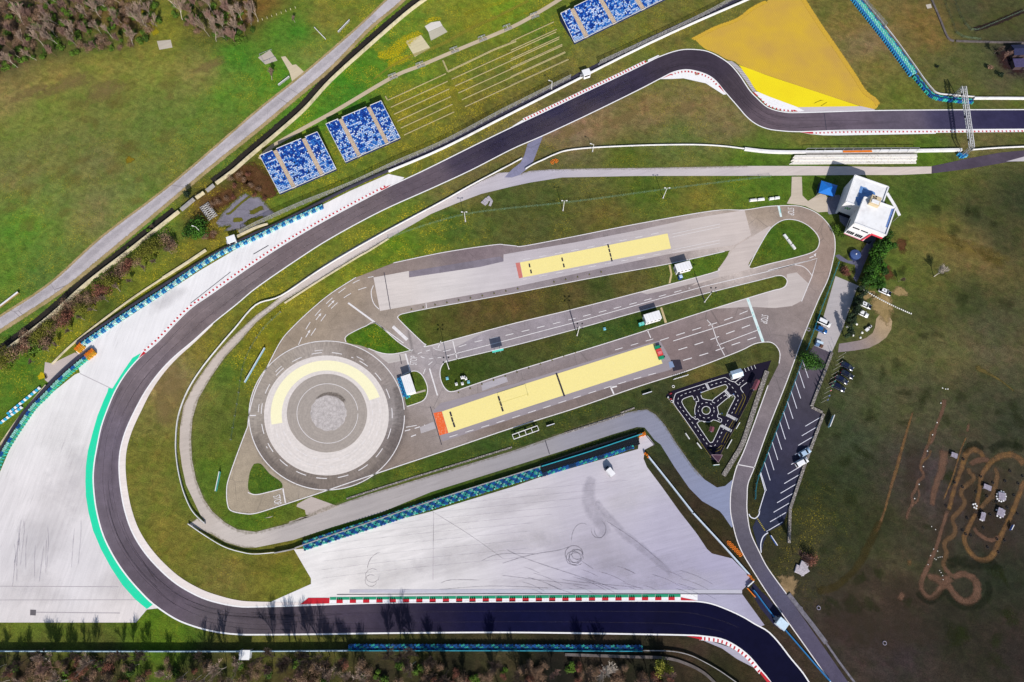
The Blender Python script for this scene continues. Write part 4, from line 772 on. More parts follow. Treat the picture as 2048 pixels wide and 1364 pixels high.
hm.build('kerb_rib', m_paint('rib_hatch_grey', '#a29a9c', 0.3))  # darker grey hatch stripes across the ribbed strip
# straight kerb at the right
KS = cut(tr_i, (1627,263), (2080,259)); sS = outward(KS, (1800,275))
sheet('track_kerb', PL(T4(1536,0,(255,1058),(350,1052),(1000,1044),(2090,1033),(2090,1056),(1345,1063),(1340,1070),(560,1084),(440,1083),(330,1073))), 0.07, WHITE)
kerb_blocks('kerb_blocks', KS, 0.68, 1.52, 0.66, 0.096, REDP, sS*0.72)
# bottom double kerb
lo0, lo1 = P(660,1206.4), P(1361,1200.2); up0, up1 = P(660,1199.8), P(1361,1194.0); tp0, tp1 = P(660,1194.3), P(1361,1188)
sheet('track_kerb', PL([(600,1209.5),(660,1195),(1361,1187.5),(1395,1189),(1395,1201),(1361,1201.5),(660,1207.5)]), 0.066, WHITE)
sheet('concrete_gutter', PL(T4(1024,1023,(-1300,650),(-1300,625),(0,622),(1840,626),(1840,656),(0,653))), 0.06, CONC, const('#c6c3ce'))
kb, kg, kw = Marks(0.09), Marks(0.086), Marks(0.094)
n = 26
for i in range(n+1):
    t0 = (i*26.55+13)/701.0; t1 = t0+12.6/701.0
    if t1 < 1.0: kb.poly([lo0.lerp(lo1, t0), lo0.lerp(lo1, t1), up0.lerp(up1, t1), up0.lerp(up1, t0)])
    g0 = max(0, (i*26.55-13)/701.0 if i else 0); g1 = min(1.0, (i*26.55+13)/701.0)
    if g0 < 1: kg.poly([up0.lerp(up1, g0), up0.lerp(up1, g1), tp0.lerp(tp1, g1), tp0.lerp(tp1, g0)])
    for j in range(3):
        s0 = t0+(0.8+j*4.1)/701.0
        if s0+4/701 < 1:
            gA = up0.lerp(up1, s0); gB = up0.lerp(up1, s0+3.6/701); gC = tp0.lerp(tp1, s0+4.0/701); gD = tp0.lerp(tp1, s0+0.2/701)
            kg.poly([gA, gB, gD])
kb.build('kerb_blocks', REDP); kg.build('kerb_blocks', GREENP)
ml = Marks(0.088); ml.px(T4(1024,1023,(-1400,664),(0,657),(1840,660)), 0.18); ml.build('gutter_joint', mp('dark_joint', '#3a3644', 0.9))
# bottom right kerb
KR = cut(tr_o, (1402,1273), (1524,1346)); sR = outward(KR, (1440,1300))
strip('track_kerb', offset(KR, sR*0.1), offset(KR, sR*1.1), 0.084, WHITE)
kerb_blocks('kerb_blocks', KR, 0.95, 1.36, 0.62, 0.096, REDP, sR*0.58)
sheet('concrete_pad', PL(T4(1024,1023,(1520,1025),(1600,1040),(1740,1085),(1850,1150),(1945,1235),(1935,1250),(1800,1180),(1680,1095),(1560,1045))), 0.05, CONC, const('#b4aebc'))
# --- service / training lines
tm = Marks(0.082)
def L(pts, w=0.3, sm=5): tm.px(pts, w, sm)
L(TRN[0:24]); L(TRN[24:40]); L(TRN[40:65] if False else TRN[41:72]); L(TRN[72:]+[TRN[0]])
for p in ([(804,628),(862,616),(1024,587),(1199,553),(1336,528),(1449,503)], [(1436,538),(1424,546),(1274,586),(1149,618),(1024,648),(862,691),(852,689),(842,682),(799,640),(797,632),(804,628)],
          [(822,701),(787,708),(762,706),(737,697)], [(697,669),(712,661),(732,652),(752,646),(794,682),(824,702)], [(692,684),(690,676),(697,669)],
          [(1498,533),(1512,505),(1536,464),(1553,447),(1573,439),(1598,442),(1621,455),(1637,474),(1637,492),(1624,505),(1580,518),(1536,528.5),(1506,537)],
          [(1411,587),(1536,556),(1551,552),(1565,552),(1574,561),(1571,572),(1560,578),(1536,584),(1416,621),(1224,683),(1024,744),(937,773),(907,783),(893,780),(883,764),(880,744),(886,728),(902,721),(1024,692),(1149,659),(1274,624),(1411,587)],
          [(799,754),(814,746),(830,742),(843,749),(853,767),(855,784),(848,800),(830,808),(814,813)], [(496,985),(512,989.5),(538,984),(564,977.5)]): L(p, 0.28, 4)
L(ell(653.5, 831, 155.5, 149, 80), 0.28, 0); L(ell(655, 827, 61, 59.5, 60), 0.16, 0)
L([(498,831),(512,831)], 0.35, 0); L([(826,699),(823,703),(1,1)][:2], 0.2, 0)
L(T4(512,341,(738,1060),(950,1215)), 0.62, 0); L(T4(512,341,(950,1215),(1180,1380)), 0.3, 0); L(T4(512,341,(1095,1248),(1210,1355)), 1.1, 0)
L([(811,707),(821,745)], 0.5, 0); L([(566,977),(571,1006)], 0.4, 0); L([(859,737),(875,791)], 0.45, 0)
L(T4(512,341,(1360,1062),(1365,1105)), 0.25, 0); L(T4(780,640,(0,0)) and T8(780,640,(1005,335),(1075,630)), 0.3, 0)
L([(1222,949-0),(1222,949)][:1]*2, 0.1, 0) if False else None
def D(pts, on, gap, w=0.24, start=0.0, off=0.0):
    c = PL(smooth(pts, 5)); tm.dash(c, w, on, gap, off, start, 0.25)
D(T4(512,682,(-160,-10),(-60,-160))+[(620,630)], 2, 2) if False else None
D([(597,690),(610,662),(626,637),(648,612),(672,590),(700,570),(722,559),(747,553)], 3.2, 2.6); D([(622,671),(640,645),(657,623),(678,603),(700,588),(722,578),(748,571)], 3.2, 2.6)
L(T4(512,341,(940,920),(922,970),(930,1030),(950,1075),(985,1110)), 0.28, 4)
for p in (T4(512,341,(480,1195),(508,1160)), T4(512,341,(578,1090),(612,1055)), T4(512,341,(398,1335),(422,1295))):
    L(p, 0.28, 0)
    c0, c1 = P(*p[0]), P(*p[1]); u = (c1-c0).normalized(); nn = Vector((-u.y, u.x, 0)); tm.poly([c1+u*1.1, c1+nn*.45, c1-nn*.45])
# middle road
D(T4(512,341,(1480,1364),(1880,1350))[:1]+[(880,704),(950,684),(1024,668),(1149,637),(1274,605),(1380,576)], 3.0, 2.6)
L([(893,712),(1024,678),(1149,645),(1274,610),(1411,572),(1536,543),(1624,520)], 0.24, 0)
L([(1536,541),(1590,528),(1634,517),(1624,552),(1603,603)], 0.26, 0); L(T4(1536,341,(210,755),(270,765),(310,790),(340,825),(348,840)), 0.24, 5)
L(T4(1536,341,(0,805),(210,755)), 0.24, 0)
L(T8(1600,480,(150,285),(215,262)), 0.3, 0); c1 = P(1627,510); tm.poly([P(1627,510), P(1632,506), P(1631,513.5)])
D([(780+640/8,640+480/8),(780+690/8,640+400/8)][:1]+T8(780,640,(440,550),(600,620),(700,610),(820,600)), 1.6, 1.4)
L(T8(780,640,(690,440),(740,475),(820,485)), 0.2, 4); L(T8(780,640,(535,860),(565,780)), 0.26, 0); L(T8(780,640,(615,720),(680,665)), 0.24, 0)
# lower road
D([(1350,702),(1410,683),(1460,665),(1500,650)][::-1], 3.4, 2.6, 0.28); D([(1320,681),(1380,662),(1450,640),(1504,618)], 3.4, 2.6, 0.26)
D([(1366,721),(1420,705),(1470,688),(1520,672)], 3.4, 2.6, 0.28)
L(T4(1024,341,(1290,1364),(1920,1165)), 0.26, 0); L(T4(1024,341,(1560,1195),(1600,1240),(1640,1364),(1700,1480)), 0.26, 0)
L(T4(1024,341,(1640,1400),(1970,1275)), 0.24, 0); L(T4(1024,341,(1080,1270),(1110,1340)), 0.3, 0)
L(T4(1024,682,(790,370),(815,425)), 0.5, 0); L(T4(1024,682,(840,362),(795,372)), 0.5, 0)
L([(1475,929),(1510,935.5)], 0.3, 0)
D([(899,866+8),(1024,838-2),(1236,770-2),(1320,744)], 3.0, 2.4, 0.22); D([(1230,700),(1320,674)], 3.0, 2.6, 0.22)
D([(1046,556+3),(1200,540-10),(1340,504)], 3.0, 3.0, 0.18); D([(1045,520),(1200,490),(1330,463)], 3.0, 3.0, 0.18)
for y0 in (456, 462, 488, 494): L([(1345,y0+12),(1440,y0-8)], 0.14, 0)
D([(810,862),(832,856),(850,850)], 2, 1.2, 0.3); L(T4(512,682,(1200,690),(1285,675)), 0.24, 0); L(T4(512,682,(1240,765),(1280,750)), 0.3, 0)
D(ell(653.5, 831, 131, 126, 60, -60, 300), 3.6, 3.4, 0.26); D(ell(653.5, 831, 92, 89, 40, -20, 165), 1.8, 1.7, 0.16); D(ell(653.5, 831, 107, 103.5, 40, -20, 165), 1.8, 2.0, 0.16)
D(ell(653.5, 831, 137, 131, 40, 150, 330), 3, 12, 0.22, 2)
tm.text('STOP', P(828,721), math.radians(90-4), 3.4, .40); tm.text('STOP', P(1528,638), math.radians(-105), 3.4, .40); tm.text('STOP', P(554,1000), math.radians(-75), 3.3, .40); tm.text('STOP', P(1581,423), math.radians(-95), 3.3, .40)
tm.build('road_marking', m_paint('road_marking_white', '#eee8e8', 0.6, '#a89c98'))
ts = Marks(0.083)
ts.px([(1495,597),(1526,684)], 1.0); ts.px([(1557,412),(1562,434)], 0.8); ts.build('stop_line', m_paint('pale_stop_line', '#dff0ee', 0.3))
tt = Marks(0.088)
for t in (0.05, 0.34, 0.42, 0.68, 0.74, 0.95):
    c = P(1495,597).lerp(P(1526,684), t); tt.text('S' if int(t*100) % 2 else 'F', c, math.radians(20), 1.1, 1.0)
tt.poly(PL([(1560,418),(1561,418),(1562,426),(1561,426)])); tt.build('stop_line_lettering', m_paint('turquoise_lettering', '#3fc4c0', 0.3))
# parking stalls
pk = Marks(0.05)
for i in range(-1, 12):
    pk.px(T4(1536,682,(275-30.3*i,155+81.5*i),(322-30.5*i,295+82*i)), 0.22) if i >= 0 else None
for i in range(12):
    a0 = (425-28.2*i, 607+76.5*i); pk.px(T4(1536,682,a0,(298-28.2*i,682+76.5*i)), 0.2)
pk.px(T4(1024,1023,(1895,20),(1910,45),(1945,55),(1975,25),(1980,-10)), 0.3, 4); pk.px(T4(1024,1023,(2048,170),(2010,200),(1990,260),(1993,330)), 0.3, 4); pk.px(T4(1024,682,(1985,1060),(2025,1200),(1975,1364)), 0.25)
pk.build('parking_marking', m_paint('parking_line_white', '#e8e8f2', 0.2))
yl = Marks(0.052); 
for i in range(9):
    x, y = 1514+i*1.9, 1036+i*3.0; yl.px([(x-1.2,y+.6),(x+1.2,y-.6)], 0.25)
yl.build('hatch_marking', m_paint('yellow_hatch', '#b0a030', 0.4))
# tyre-mark joints on the roads
jm = Marks(0.084)
for p in (T4(1536,0,(448,898),(467,1046)), T4(512,341,(1025,815),(1075,1110)), T4(512,682,(1395,525),(1485,830)), T4(1024,682,(265,795),(300,905)), T4(1024,341,(1470,855),(1540,1040)), T4(1024,341,(460,1120),(505,1270)), T4(512,682,(1150,110),(1165,185)), T4(1024,682,(1060,740),(1140,835))) : jm.px(p, 0.24)
jm.px(T4(0,341,(1525,1063),(1845,812)), 0.22); jm.px(T4(512,341,(-20,670),(100,600)), 0.3)
jm.build('road_joint', mp('dark_joint_line', '#3c3948', 0.9))
jm2 = Marks(0.043); jm2.px(T4(512,1023,(1420,0),(1416,550)), 0.14); jm2.px(T4(0,682,(640,260),(890,380)), 0.2); jm2.px(T4(0,1023,(0,598),(950,602)), 0.18); jm2.px(T4(0,1023,(0,708),(1100,706)), 0.16); jm2.px(T4(0,1023,(290,806),(960,812)), 0.25)
jm2.build('concrete_joint', mp('concrete_joint_grey', '#b5adb0', 0.9)); 
cv = Marks(0.06); cv.poly(PL(T4(0,1023,(243,785),(290,787),(287,832),(241,830)))); cv.build('manhole_cover', mp('manhole_metal', '#6a6468', 0.7))
# terrace steps on the spectator bank
KST = mp('weathered_kerbstone', '#b5a878', 0.9, 0.25)
def kerbstone(pts, w=0.3, h=0.22):
    tb = MB(); c = PL(pts); l, r = offset(c, w/2), offset(c, -w/2)
    for i in range(len(c)-1): tb.prism([l[i], l[i+1], r[i+1], r[i]], -0.1, h)
    side = 'left' if pts[0][0] < 890 else ('middle' if pts[0][0] < 1015 else 'right')
    tag(tb.build('terrace_step', KST), 'pale kerbstone terrace step across the flowery bank, in the '+side+' run of steps', 'terrace step', 'kerbstone terrace steps, '+side+' run')
for i in range(9):
    ox, oy = 24*i/4.0*1.0, 57*i/4.0
    x0 = 512+(1050+27*i)/4; y0 = (805+57*i*.97)/4
    if i < 6: kerbstone([(x0, y0), (x0+(470-14*i)/4*1.0, y0-(215-6*i)/4)])
for i in range(5): kerbstone([(512+(1565+27*i)/4, (635+55*i)/4), (512+(2400+25*i)/4, (635+55*i-378)/4)])
for i in range(6): kerbstone([(1024+(-10+0*i)/4, (330+70*i)/4+1), (1024+(335+22*i)/4, (172+60*i)/4+1)])
kerbstone([(512+1535/4,575/4),(512+1900/4,400/4),(512+2080/4,330/4)], 0.7); kerbstone([(512+1535/4,575/4),(512+1495/4,485/4)], 0.6); kerbstone([(512+1055/4,805/4),(512+1035/4,772/4)], 0.5)
ribbon('footpath', [(1130,-8),(1085,20),(1024,54),(912,101),(839,132),(784,155),(672,221),(599,261),(540,296),(520,318)], 1.7, 0.016, CONC, const('#c9b79c'))
softband('dirt_track', [(1060,0),(1000,30),(940,58),(880,90),(800,122),(745,160)], [1.4,1.4,1.6,1.6,1.2,0.8], 0.014, MATS.setdefault('fl', m_decal('flowering_verge', '#b0a03c', '#98903a', 0.8, 2.0, 0.55)))
softband('flower_patch', T4(512,0,(960,440),(1080,430),(1180,340),(1330,250)), [3,7,6,2.4], 0.013, MATS.setdefault('fl2', m_decal('dandelion_bed', '#dcc414', '#c0ac18', 0.2, 2.2, 0.9)), emax=.36); softband('flower_patch', T4(512,0,(1040,520),(1130,490),(1240,450)), [3,5,3], 0.0135, MATS['fl2'], emax=.34); softband('flower_patch', T4(512,0,(1340,185),(1420,150),(1500,150)), [1.5,2.5,1.2], 0.0135, MATS['fl2'], emax=.34)
for p in (T4(512,0,(1650,120),(1800,70),(2048,-10)), T4(512,0,(1650,240),(1850,170),(2080,90)), T4(1024,0,(0,150),(250,50),(420,-30)), T4(512,0,(1100,830),(1500,720)), T4(512,0,(1160,900),(1540,760)), T4(512,0,(1200,1040),(1560,870))): softband('flower_patch', p, 2.0, 0.013, MATS.setdefault('fl3', m_decal('sparse_dandelions', '#b4a41c', '#8a8420', 0.25, 2.2, 0.75)), emax=.3)
softpatch('flower_patch', 84, 752, 1.6, 1.3, 0.014, MATS['fl2']); softpatch('flower_patch', 259, 320, 1.9, 1.7, 0.014, MATS.setdefault('fl4', m_decal('mossy_ring', '#8a7418', '#7a6a18', 0.4, 1.0)))
# ================================================================== BARRIERS, FENCES, STANDS
STEEL = mp('galvanised_steel', '#b4b4b8', 0.45, 0.1, 2.0, 0.3)
WHITEW = mp('white_painted_barrier', '#f2f0f0', 0.6, 0.06, 0.5, 0, 0.3, '#c8c2bc', False)
CREAMW = mp('cream_concrete_wall', '#dccfae', 0.9, 0.15, 0.6, 0, 0.2, '#9a8f74', False)
GREYW = mp('grey_concrete_wall', '#a8a4a4', 0.9, 0.12, 0.8, 0, 0.2, '#77716c', False)
DARKM = mp('dark_metal', '#2a2a30', 0.6)
ORNG = mp('orange_foam_block', '#f08018', 0.7, 0.15, 1.0, 0, 0.3, '#c86a10', False)
BLUEF = mp('teal_fence_paint', '#2aa0b4', 0.6, 0.15)
def m_vcol(name, rough=0.6, spec=0.3):
    k = N(name); k.color(k.scalecol(k.attr('tcol'), k.map(k.noise(2.0, 4), 0.3, 0.7, 0.82, 1.18))); k.b.inputs['Roughness'].default_value = rough
    k.b.inputs['Specular IOR Level'].default_value = spec; return k.m
TYREM = m_vcol('painted_tyre_rubber', 0.6)
SEATM = m_vcol('plastic_seat', 0.4, 0.4)
def m_mesh(name, h, cover=0.4):
    k = N(name); p = k.pos(True)
    s = k.n.new('ShaderNodeSeparateXYZ'); k.l.new(k.pos(), s.inputs[0])
    d1 = k.math('ADD', k.math('ADD', s.outputs[0], s.outputs[1]), s.outputs[2]); d2 = k.math('SUBTRACT', k.math('ADD', s.outputs[0], s.outputs[1]), s.outputs[2])
    g = lambda v: k.math('LESS_THAN', k.math('FRACT', k.math('MULTIPLY', v, 9.0)), cover*0.5)
    k.alpha(k.math('MAXIMUM', g(d1), g(d2))); k.color(col4(h)); k.b.inputs['Metallic'].default_value = 0.2; return k.m
WIRE = m_mesh('chain_link_wire', '#b8b6b4', 0.42)
WIREG = m_mesh('green_wire', '#7a9a80', 0.22)

def wallmesh(pts, h, t, base=0.0, sm=5, atz=None):
    c = [P(x, y, h*0.5 if atz is None else atz) for x, y in (smooth(pts, sm) if sm else pts)]
    for q in c: q.z = 0
    l, r = offset(c, t/2), offset(c, -t/2); m = MB(); n = len(c)
    v = []
    for i in range(n):
        v += [(l[i].x, l[i].y, base), (r[i].x, r[i].y, base), (r[i].x, r[i].y, h), (l[i].x, l[i].y, h)]
    f = []
    for i in range(n-1):
        a, b = i*4, i*4+4
        for j in range(4): f.append((a+j, a+(j+1) % 4, b+(j+1) % 4, b+j))
    f += [(3, 2, 1, 0), (n*4-4, n*4-3, n*4-2, n*4-1)]
    m.add(v, f); return m, c
def wall(pts, h, t, label, mat=None, name='concrete_wall', cat='wall', group=None, sm=5):
    m, c = wallmesh(pts, h, t, 0, sm); o = m.build(name, mat or WHITEW); tag(o, label, cat, group); return o
def armco(pts, label, h=0.85, mat=None, group='steel guard rails', step=4.2, name='guard_rail', sm=5, t=0.22):
    c = [P(x, y, h*0.5) for x, y in smooth(pts, sm)]
    for q in c: q.z = 0
    root = thing(name, label, 'guard rail', c[0], 0, group)
    inv = -c[0]
    for k_, (z0, z1) in enumerate(((0.32, 0.56), (0.62, 0.9))):
        m = MB(); l, r = offset(c, t/2), offset(c, -t/2)
        for i in range(len(c)-1):
            q = [l[i], l[i+1], r[i+1], r[i]]; m.prism([(p.x+inv.x, p.y+inv.y) for p in q], z0*h/.85, z1*h/.85)
        m.build('rail', mat or WHITEW, root)
    pp = resample(c, step=max(step, sum((b-a).length for a, b in zip(c, c[1:]))/95.0))
    me = MB().box((0, 0, h*0.5), (0.14, 0.3, h)).mesh('post', STEEL)
    for q, nn in zip(pp, normals2(pp)):
        o = bpy.data.objects.new('post', me); COL.objects.link(o); o.parent = root; o.location = q+inv+nn*0.0
        o.rotation_euler = (0, 0, math.atan2(nn.y, nn.x))
    return root
def fence(pts, h, label, step=3.1, mat=None, postm=None, name='catch_fence', cat='fence', group=None, lean=0.0, pr=0.06, sm=4, foot=False, rail=True):
    c = PL(smooth(pts, sm) if sm else pts); L = sum((b-a).length for a, b in zip(c, c[1:]))
    pp = resample(c, step=max(step, L/95.0)); nn = normals2(pp)
    root = thing(name, label, cat, c[0], 0, group); inv = -c[0]
    m = MB()
    for i in range(len(pp)-1):
        a, b = pp[i]+inv, pp[i+1]+inv
        m.face([a+Vector((0, 0, .1)), b+Vector((0, 0, .1)), b+nn[i+1]*lean+Vector((0, 0, h)), a+nn[i]*lean+Vector((0, 0, h))])
    m.build('mesh_panel', mat or WIRE, root)
    if rail:
        m = MB()
        for i in range(len(pp)-1): m.bar(pp[i]+inv+nn[i]*lean+Vector((0, 0, h)), pp[i+1]+inv+nn[i+1]*lean+Vector((0, 0, h)), 0.07)
        m.build('top_rail', postm or STEEL, root)
    me = MB().bar((0, 0, 0), (lean, 0, h), pr*2)
    if foot: me.box((-0.25, 0, 0.15), (0.55, 0.4, 0.3))
    me = me.mesh('post', postm or STEEL)
    for q, n_ in zip(pp, nn):
        o = bpy.data.objects.new('post', me); COL.objects.link(o); o.parent = root; o.location = q+inv; o.rotation_euler = (0, 0, math.atan2(n_.y, n_.x))
    return root
# tyre walls
TY = {'b': '#1668b8', 'd': '#12406e', 't': '#3cc4b4', 'l': '#a8ece0', 'w': '#e4f6f4', 'k': '#16202c', 'o': '#f08414', 'y': '#e8a828', 'g': '#58c890', 'c': '#3aa8d8'}
def tyre(v, f, c, x, y, r, h, colr):
    o = len(v); n = 8
    for rr, zz_ in ((r, 0.0), (r*1.0, h-0.06), (r*0.82, h), (r*0.5, h-0.02), (r*0.46, h-0.3)):
        for i in range(n):
            t = 2*math.pi*(i+.5)/n; v.append((x+rr*math.cos(t), y+rr*math.sin(t), zz_)); c.append(colr if zz_ > h-0.25 or rr == r else [0.012, 0.012, 0.014])
    for k in range(4):
        for i in range(n): f.append((o+k*n+i, o+k*n+(i+1) % n, o+(k+1)*n+(i+1) % n, o+(k+1)*n+i))
    m = len(v); v.append((x, y, h-0.3)); c.append([0.01, 0.01, 0.012])
    for i in range(n): f.append((o+4*n+i, o+4*n+(i+1) % n, m))
def tyre_barrier(pts, label, rows, pattern, r=0.31, h=1.15, per=4, group='painted tyre walls', sm=5, maxb=98):
    c = [P(x, y, h) for x, y in (smooth(pts, sm) if sm else pts)]
    for q in c: q.z = 0
    c = resample(c, step=r*2.02); nn = normals2(c)
    while len(c)/per > maxb: per += 2
    root = thing('tyre_barrier', label, 'tyre barrier', c[0], 0, group); inv = -c[0]
    for b in range(0, len(c), per):
        v, f, cc = [], [], []
        for i in range(b, min(b+per, len(c))):
            for j in range(rows):
                p = c[i]+inv+nn[i]*((j-(rows-1)/2)*r*1.95+(0.08 if i % 2 else -0.08))
                k = pattern(i, j); jit_ = random.uniform(0.8, 1.15)
                tyre(v, f, cc, p.x, p.y, r, h*random.uniform(0.97, 1.03), [min(0.8, q*jit_) for q in alb(TY[k])])
        me = bpy.data.meshes.new('tyre_bundle'); me.from_pydata(v, [], f); me.update()
        a = me.attributes.new('tcol', 'FLOAT_COLOR', 'POINT'); a.data.foreach_set('color', [x for q in cc for x in (*q, 1.0)])
        me.materials.append(TYREM)
        o = bpy.data.objects.new('tyre_bundle', me); COL.objects.link(o); o.parent = root
    return root
# --- B1 / B2 / B3
wall([(1500,-3),(1300,86),(1024,226),(887,296),(777,343)], 1.0, 0.4, 'long white concrete wall between the track straight and the mesh fence below the blue grandstands')
fence([(1478,-6),(1400,36),(1290,88),(1198,130)], 3.0, 'tall mesh fence on the bank under the top right grandstand, above the white wall', lean=0.3, foot=True, group='track-side mesh fences')
fence([(1140,158),(1050,203),(1000,228),(887,288),(790,330),(700,372),(600,412),(520,448),(482,468)], 3.0, 'tall mesh fence below the two left grandstands, running along the white wall and tyre wall', lean=0.3, foot=True, group='track-side mesh fences')
wall([(777,341),(700,375),(642,404),(560,445),(512,466),(475,484)], 1.2, 0.5, 'dark low wall behind the blue and white tyre wall, under the left grandstand', mp('dark_back_wall', '#3a3848', 0.9, 0.2, 0.5, 0, 0.2, None, False))  # plain dark colour for the low walls behind the tyres
wall([(470,488),(425,510),(325,572),(250,621),(175,672),(153,688)], 1.25, 0.5, 'dark low wall behind the blue and white tyre wall, beside the row of roadside trees', mp('dark_back_wall', '#3a3848'))
wall([(536,448),(512,455),(474,473)], 0.9, 0.6, 'short cream concrete wall beside the white marshal hut above the tyre wall', CREAMW)
wall([(412,500),(370,528),(326,556)], 0.8, 0.7, 'straight cream concrete wall on the verge above the tyre wall', CREAMW)
wall([(326,556),(250,607),(150,684),(104,728)], 0.7, 0.35, 'thin cream concrete kerb wall on the flowery verge above the tyre wall', CREAMW)
wall([(182,697),(150,722),(112,756),(70,800),(40,836),(10,884),(-12,925)], 1.1, 0.5, 'dark low wall behind the turquoise tyre wall at the left edge', mp('dark_back_wall', '#3a3848'))
wall([(92,770),(60,808),(30,846),(0,890)], 0.6, 0.35, 'thin cream kerb wall behind the turquoise tyre wall at the left edge', CREAMW)
pB2 = lambda i, j: (('b' if (i+j) % 3 else 'c') if (i//3) % 2 == 0 else ('l' if (i+j) % 2 else 'w')) if j else ('c' if (i//2) % 2 else 'l')
tyre_barrier([(644,412),(574,443),(512,473),(425,514),(325,581),(250,629),(175,680),(164,688)], 'long blue and white tyre wall along the outside of the curve, beside the pale runoff', 3, pB2, r=0.245, group='painted tyre walls')
pB3 = lambda i, j: (('b' if (i//3) % 3 == 0 else 'l') if j < 2 else ('t' if i % 2 else 'g'))
tyre_barrier([(172,714),(147,735),(122,757),(104,775),(85,795),(67,812),(45,843),(25,873),(12,894),(0,916),(-14,948)], 'turquoise tyre wall with blue clusters at the left edge of the pale runoff', 3, pB3, r=0.27)
for pts, lb in (([(163,690),(153,700)], 'orange block of tyres closing the long blue and white tyre wall'), ([(186,702),(172,713)], 'orange block of tyres at the upper end of the turquoise tyre wall')):
    tyre_barrier(pts, lb, 4, lambda i, j: 'o' if j < 2 else 'y', group='orange tyre blocks', sm=0, per=2)
# low striped blocks on the grass at the left edge
def blocks(pts, label, n, ca, cb, w=0.9, h=0.7, name='plastic_barrier', group=None):
    c = [P(x, y, h) for x, y in pts]
    for q in c: q.z = 0
    c = resample(c, n+1); root = thing(name, label, 'barrier', c[0], 0, group)
    for i in range(n):
        d = c[i+1]-c[i]; me = MB().box(((c[i]+c[i+1])/2-c[0])+Vector((0, 0, h/2)), (d.length*0.96, w, h), math.atan2(d.y, d.x), 0.85)
        me.build('barrier_block', ca if i % 2 else cb, root)
    return root
PLB = mp('blue_plastic', '#3ab0dc', 0.4); PLW = mp('white_plastic', '#f0f4f6', 0.4)
blocks([(79,774),(13,828)], 'upper row of blue and white plastic barrier blocks on the grass at the left edge', 14, PLB, PLW, 0.7, 0.7, group='blue and white block rows'); blocks([(43,813),(-2,846)], 'lower row of blue and white plastic barrier blocks on the grass at the left edge', 10, PLB, PLW, 0.7, 0.7, group='blue and white block rows')
# --- B4
pB4 = lambda i, j: ('b' if ((i+j)//3) % 2 else ('t' if (i+2*j) % 3 else 'l')) if (i*7+j*3) % 5 else 'd'
tyre_barrier([(607,1092),(680,1068),(762,1042),(824,1021),(900,997),(1000,966),(1081,942)], 'wide blue and turquoise tyre wall along the upper edge of the grey runoff', 6, pB4, r=0.245)
tyre_barrier([(1083,950),(1150,929),(1210,911),(1266,893)], 'narrow front row of blue and turquoise tyres before the black tyre stack', 2, lambda i, j: ('t' if (i//2+j) % 3 == 0 else 'b') if (i//4) % 4 else 'd', r=0.30)
tyre_barrier([(1084,940),(1150,917),(1210,897),(1275,877)], 'black unpainted tyre stack behind the narrow tyre row by the grey runoff', 7, lambda i, j: 'k', r=0.30, h=1.05, group='painted tyre walls')
wall([(549,1106),(587,1098),(607,1090),(762,1037),(900,990),(1081,933)], 1.25, 0.3, 'dark concrete wall behind the wide blue and turquoise tyre wall', GREYW)
wall([(1083,933),(1180,903),(1284,868)], 1.5, 0.25, 'turquoise topped wall behind the black tyre stack', BLUEF)
tyre_barrier([(1279,870),(1290,867)], 'small orange tyre block at the tip of the turquoise topped wall', 2, lambda i, j: 'o', per=2, sm=0, group='orange tyre blocks')
# --- B5 north east
pB5 = lambda i, j: ('b' if (i//4) % 2 else 't') if j == 0 else (('l' if (i+j) % 2 else 't') if j < 4 else ('c' if (i+j) % 2 else 'b'))
tyre_barrier([(1711,-6),(1743,34),(1776,76),(1803,112),(1828,146)], 'wide turquoise and blue tyre wall running down from the top right edge', 6, lambda i, j: pB5(i, 5-j), r=0.29)
tyre_barrier([(1832,151),(1843,164),(1856,180),(1866,189),(1880,194),(1911,198),(1946,201)], 'curved narrow tyre wall of blue and turquoise blocks left of the lighting gantry', 3, lambda i, j: ('b' if (i//3) % 2 else 't') if j == 0 or j == 2 and False else 'd' if j == 1 else ('t' if (i//3) % 2 else 'b'), r=0.3)
armco([(1720,-8),(1755,34),(1790,78),(1832,136),(1846,156),(1862,176),(1876,187),(1911,191),(1948,194)], 'white rail behind the curved tyre wall, left of the lighting gantry')
wall([(1948,196.5),(2000,196.5),(2070,197)], 1.0, 0.6, 'white concrete wall right of the lighting gantry on the upper side of the track')
fence([(1722,2),(1734,16),(1746,30),(1758,43),(1768,55)], 2.6, 'short row of thin posts with wire beside the wide tyre wall at the top right', step=2.6, lean=0.2, group='track-side mesh fences', rail=False)
# --- B6 bottom
pB6 = lambda i, j: ('t' if (i//2+j) % 4 == 0 else ('b' if (i+j) % 3 else 'd'))
tyre_barrier([(698,1294.5),(1024,1295),(1284,1296.5)], 'long dark blue and turquoise tyre wall below the bottom straight', 3, pB6, r=0.28)
wall([(-20,1302),(250,1302.5),(470,1302.5),(697,1301)], 1.7, 0.25, 'pale blue topped wall along the bottom of the picture, left of the tyre wall', mp('pale_blue_wall', '#b4ccdc', 0.7))
wall([(697,1301),(1024,1301),(1284,1302)], 1.6, 0.2, 'thin teal topped wall behind the bottom tyre wall', BLUEF)
armco([(1286,1301),(1340,1302),(1376,1309),(1405,1322),(1440,1342),(1480,1370)], 'thin grey rail curving down right of the bottom tyre wall', mat=GREYW)
wall([(1130,1309),(1250,1313),(1330,1316),(1374,1328),(1408,1346),(1432,1368)], 0.5, 0.8, 'low stone-edged ditch wall curving through the grass at the bottom', mp('mossy_stone', '#6a6260', 0.95, 0.3, 0.8, 0, 0.1, None, False))
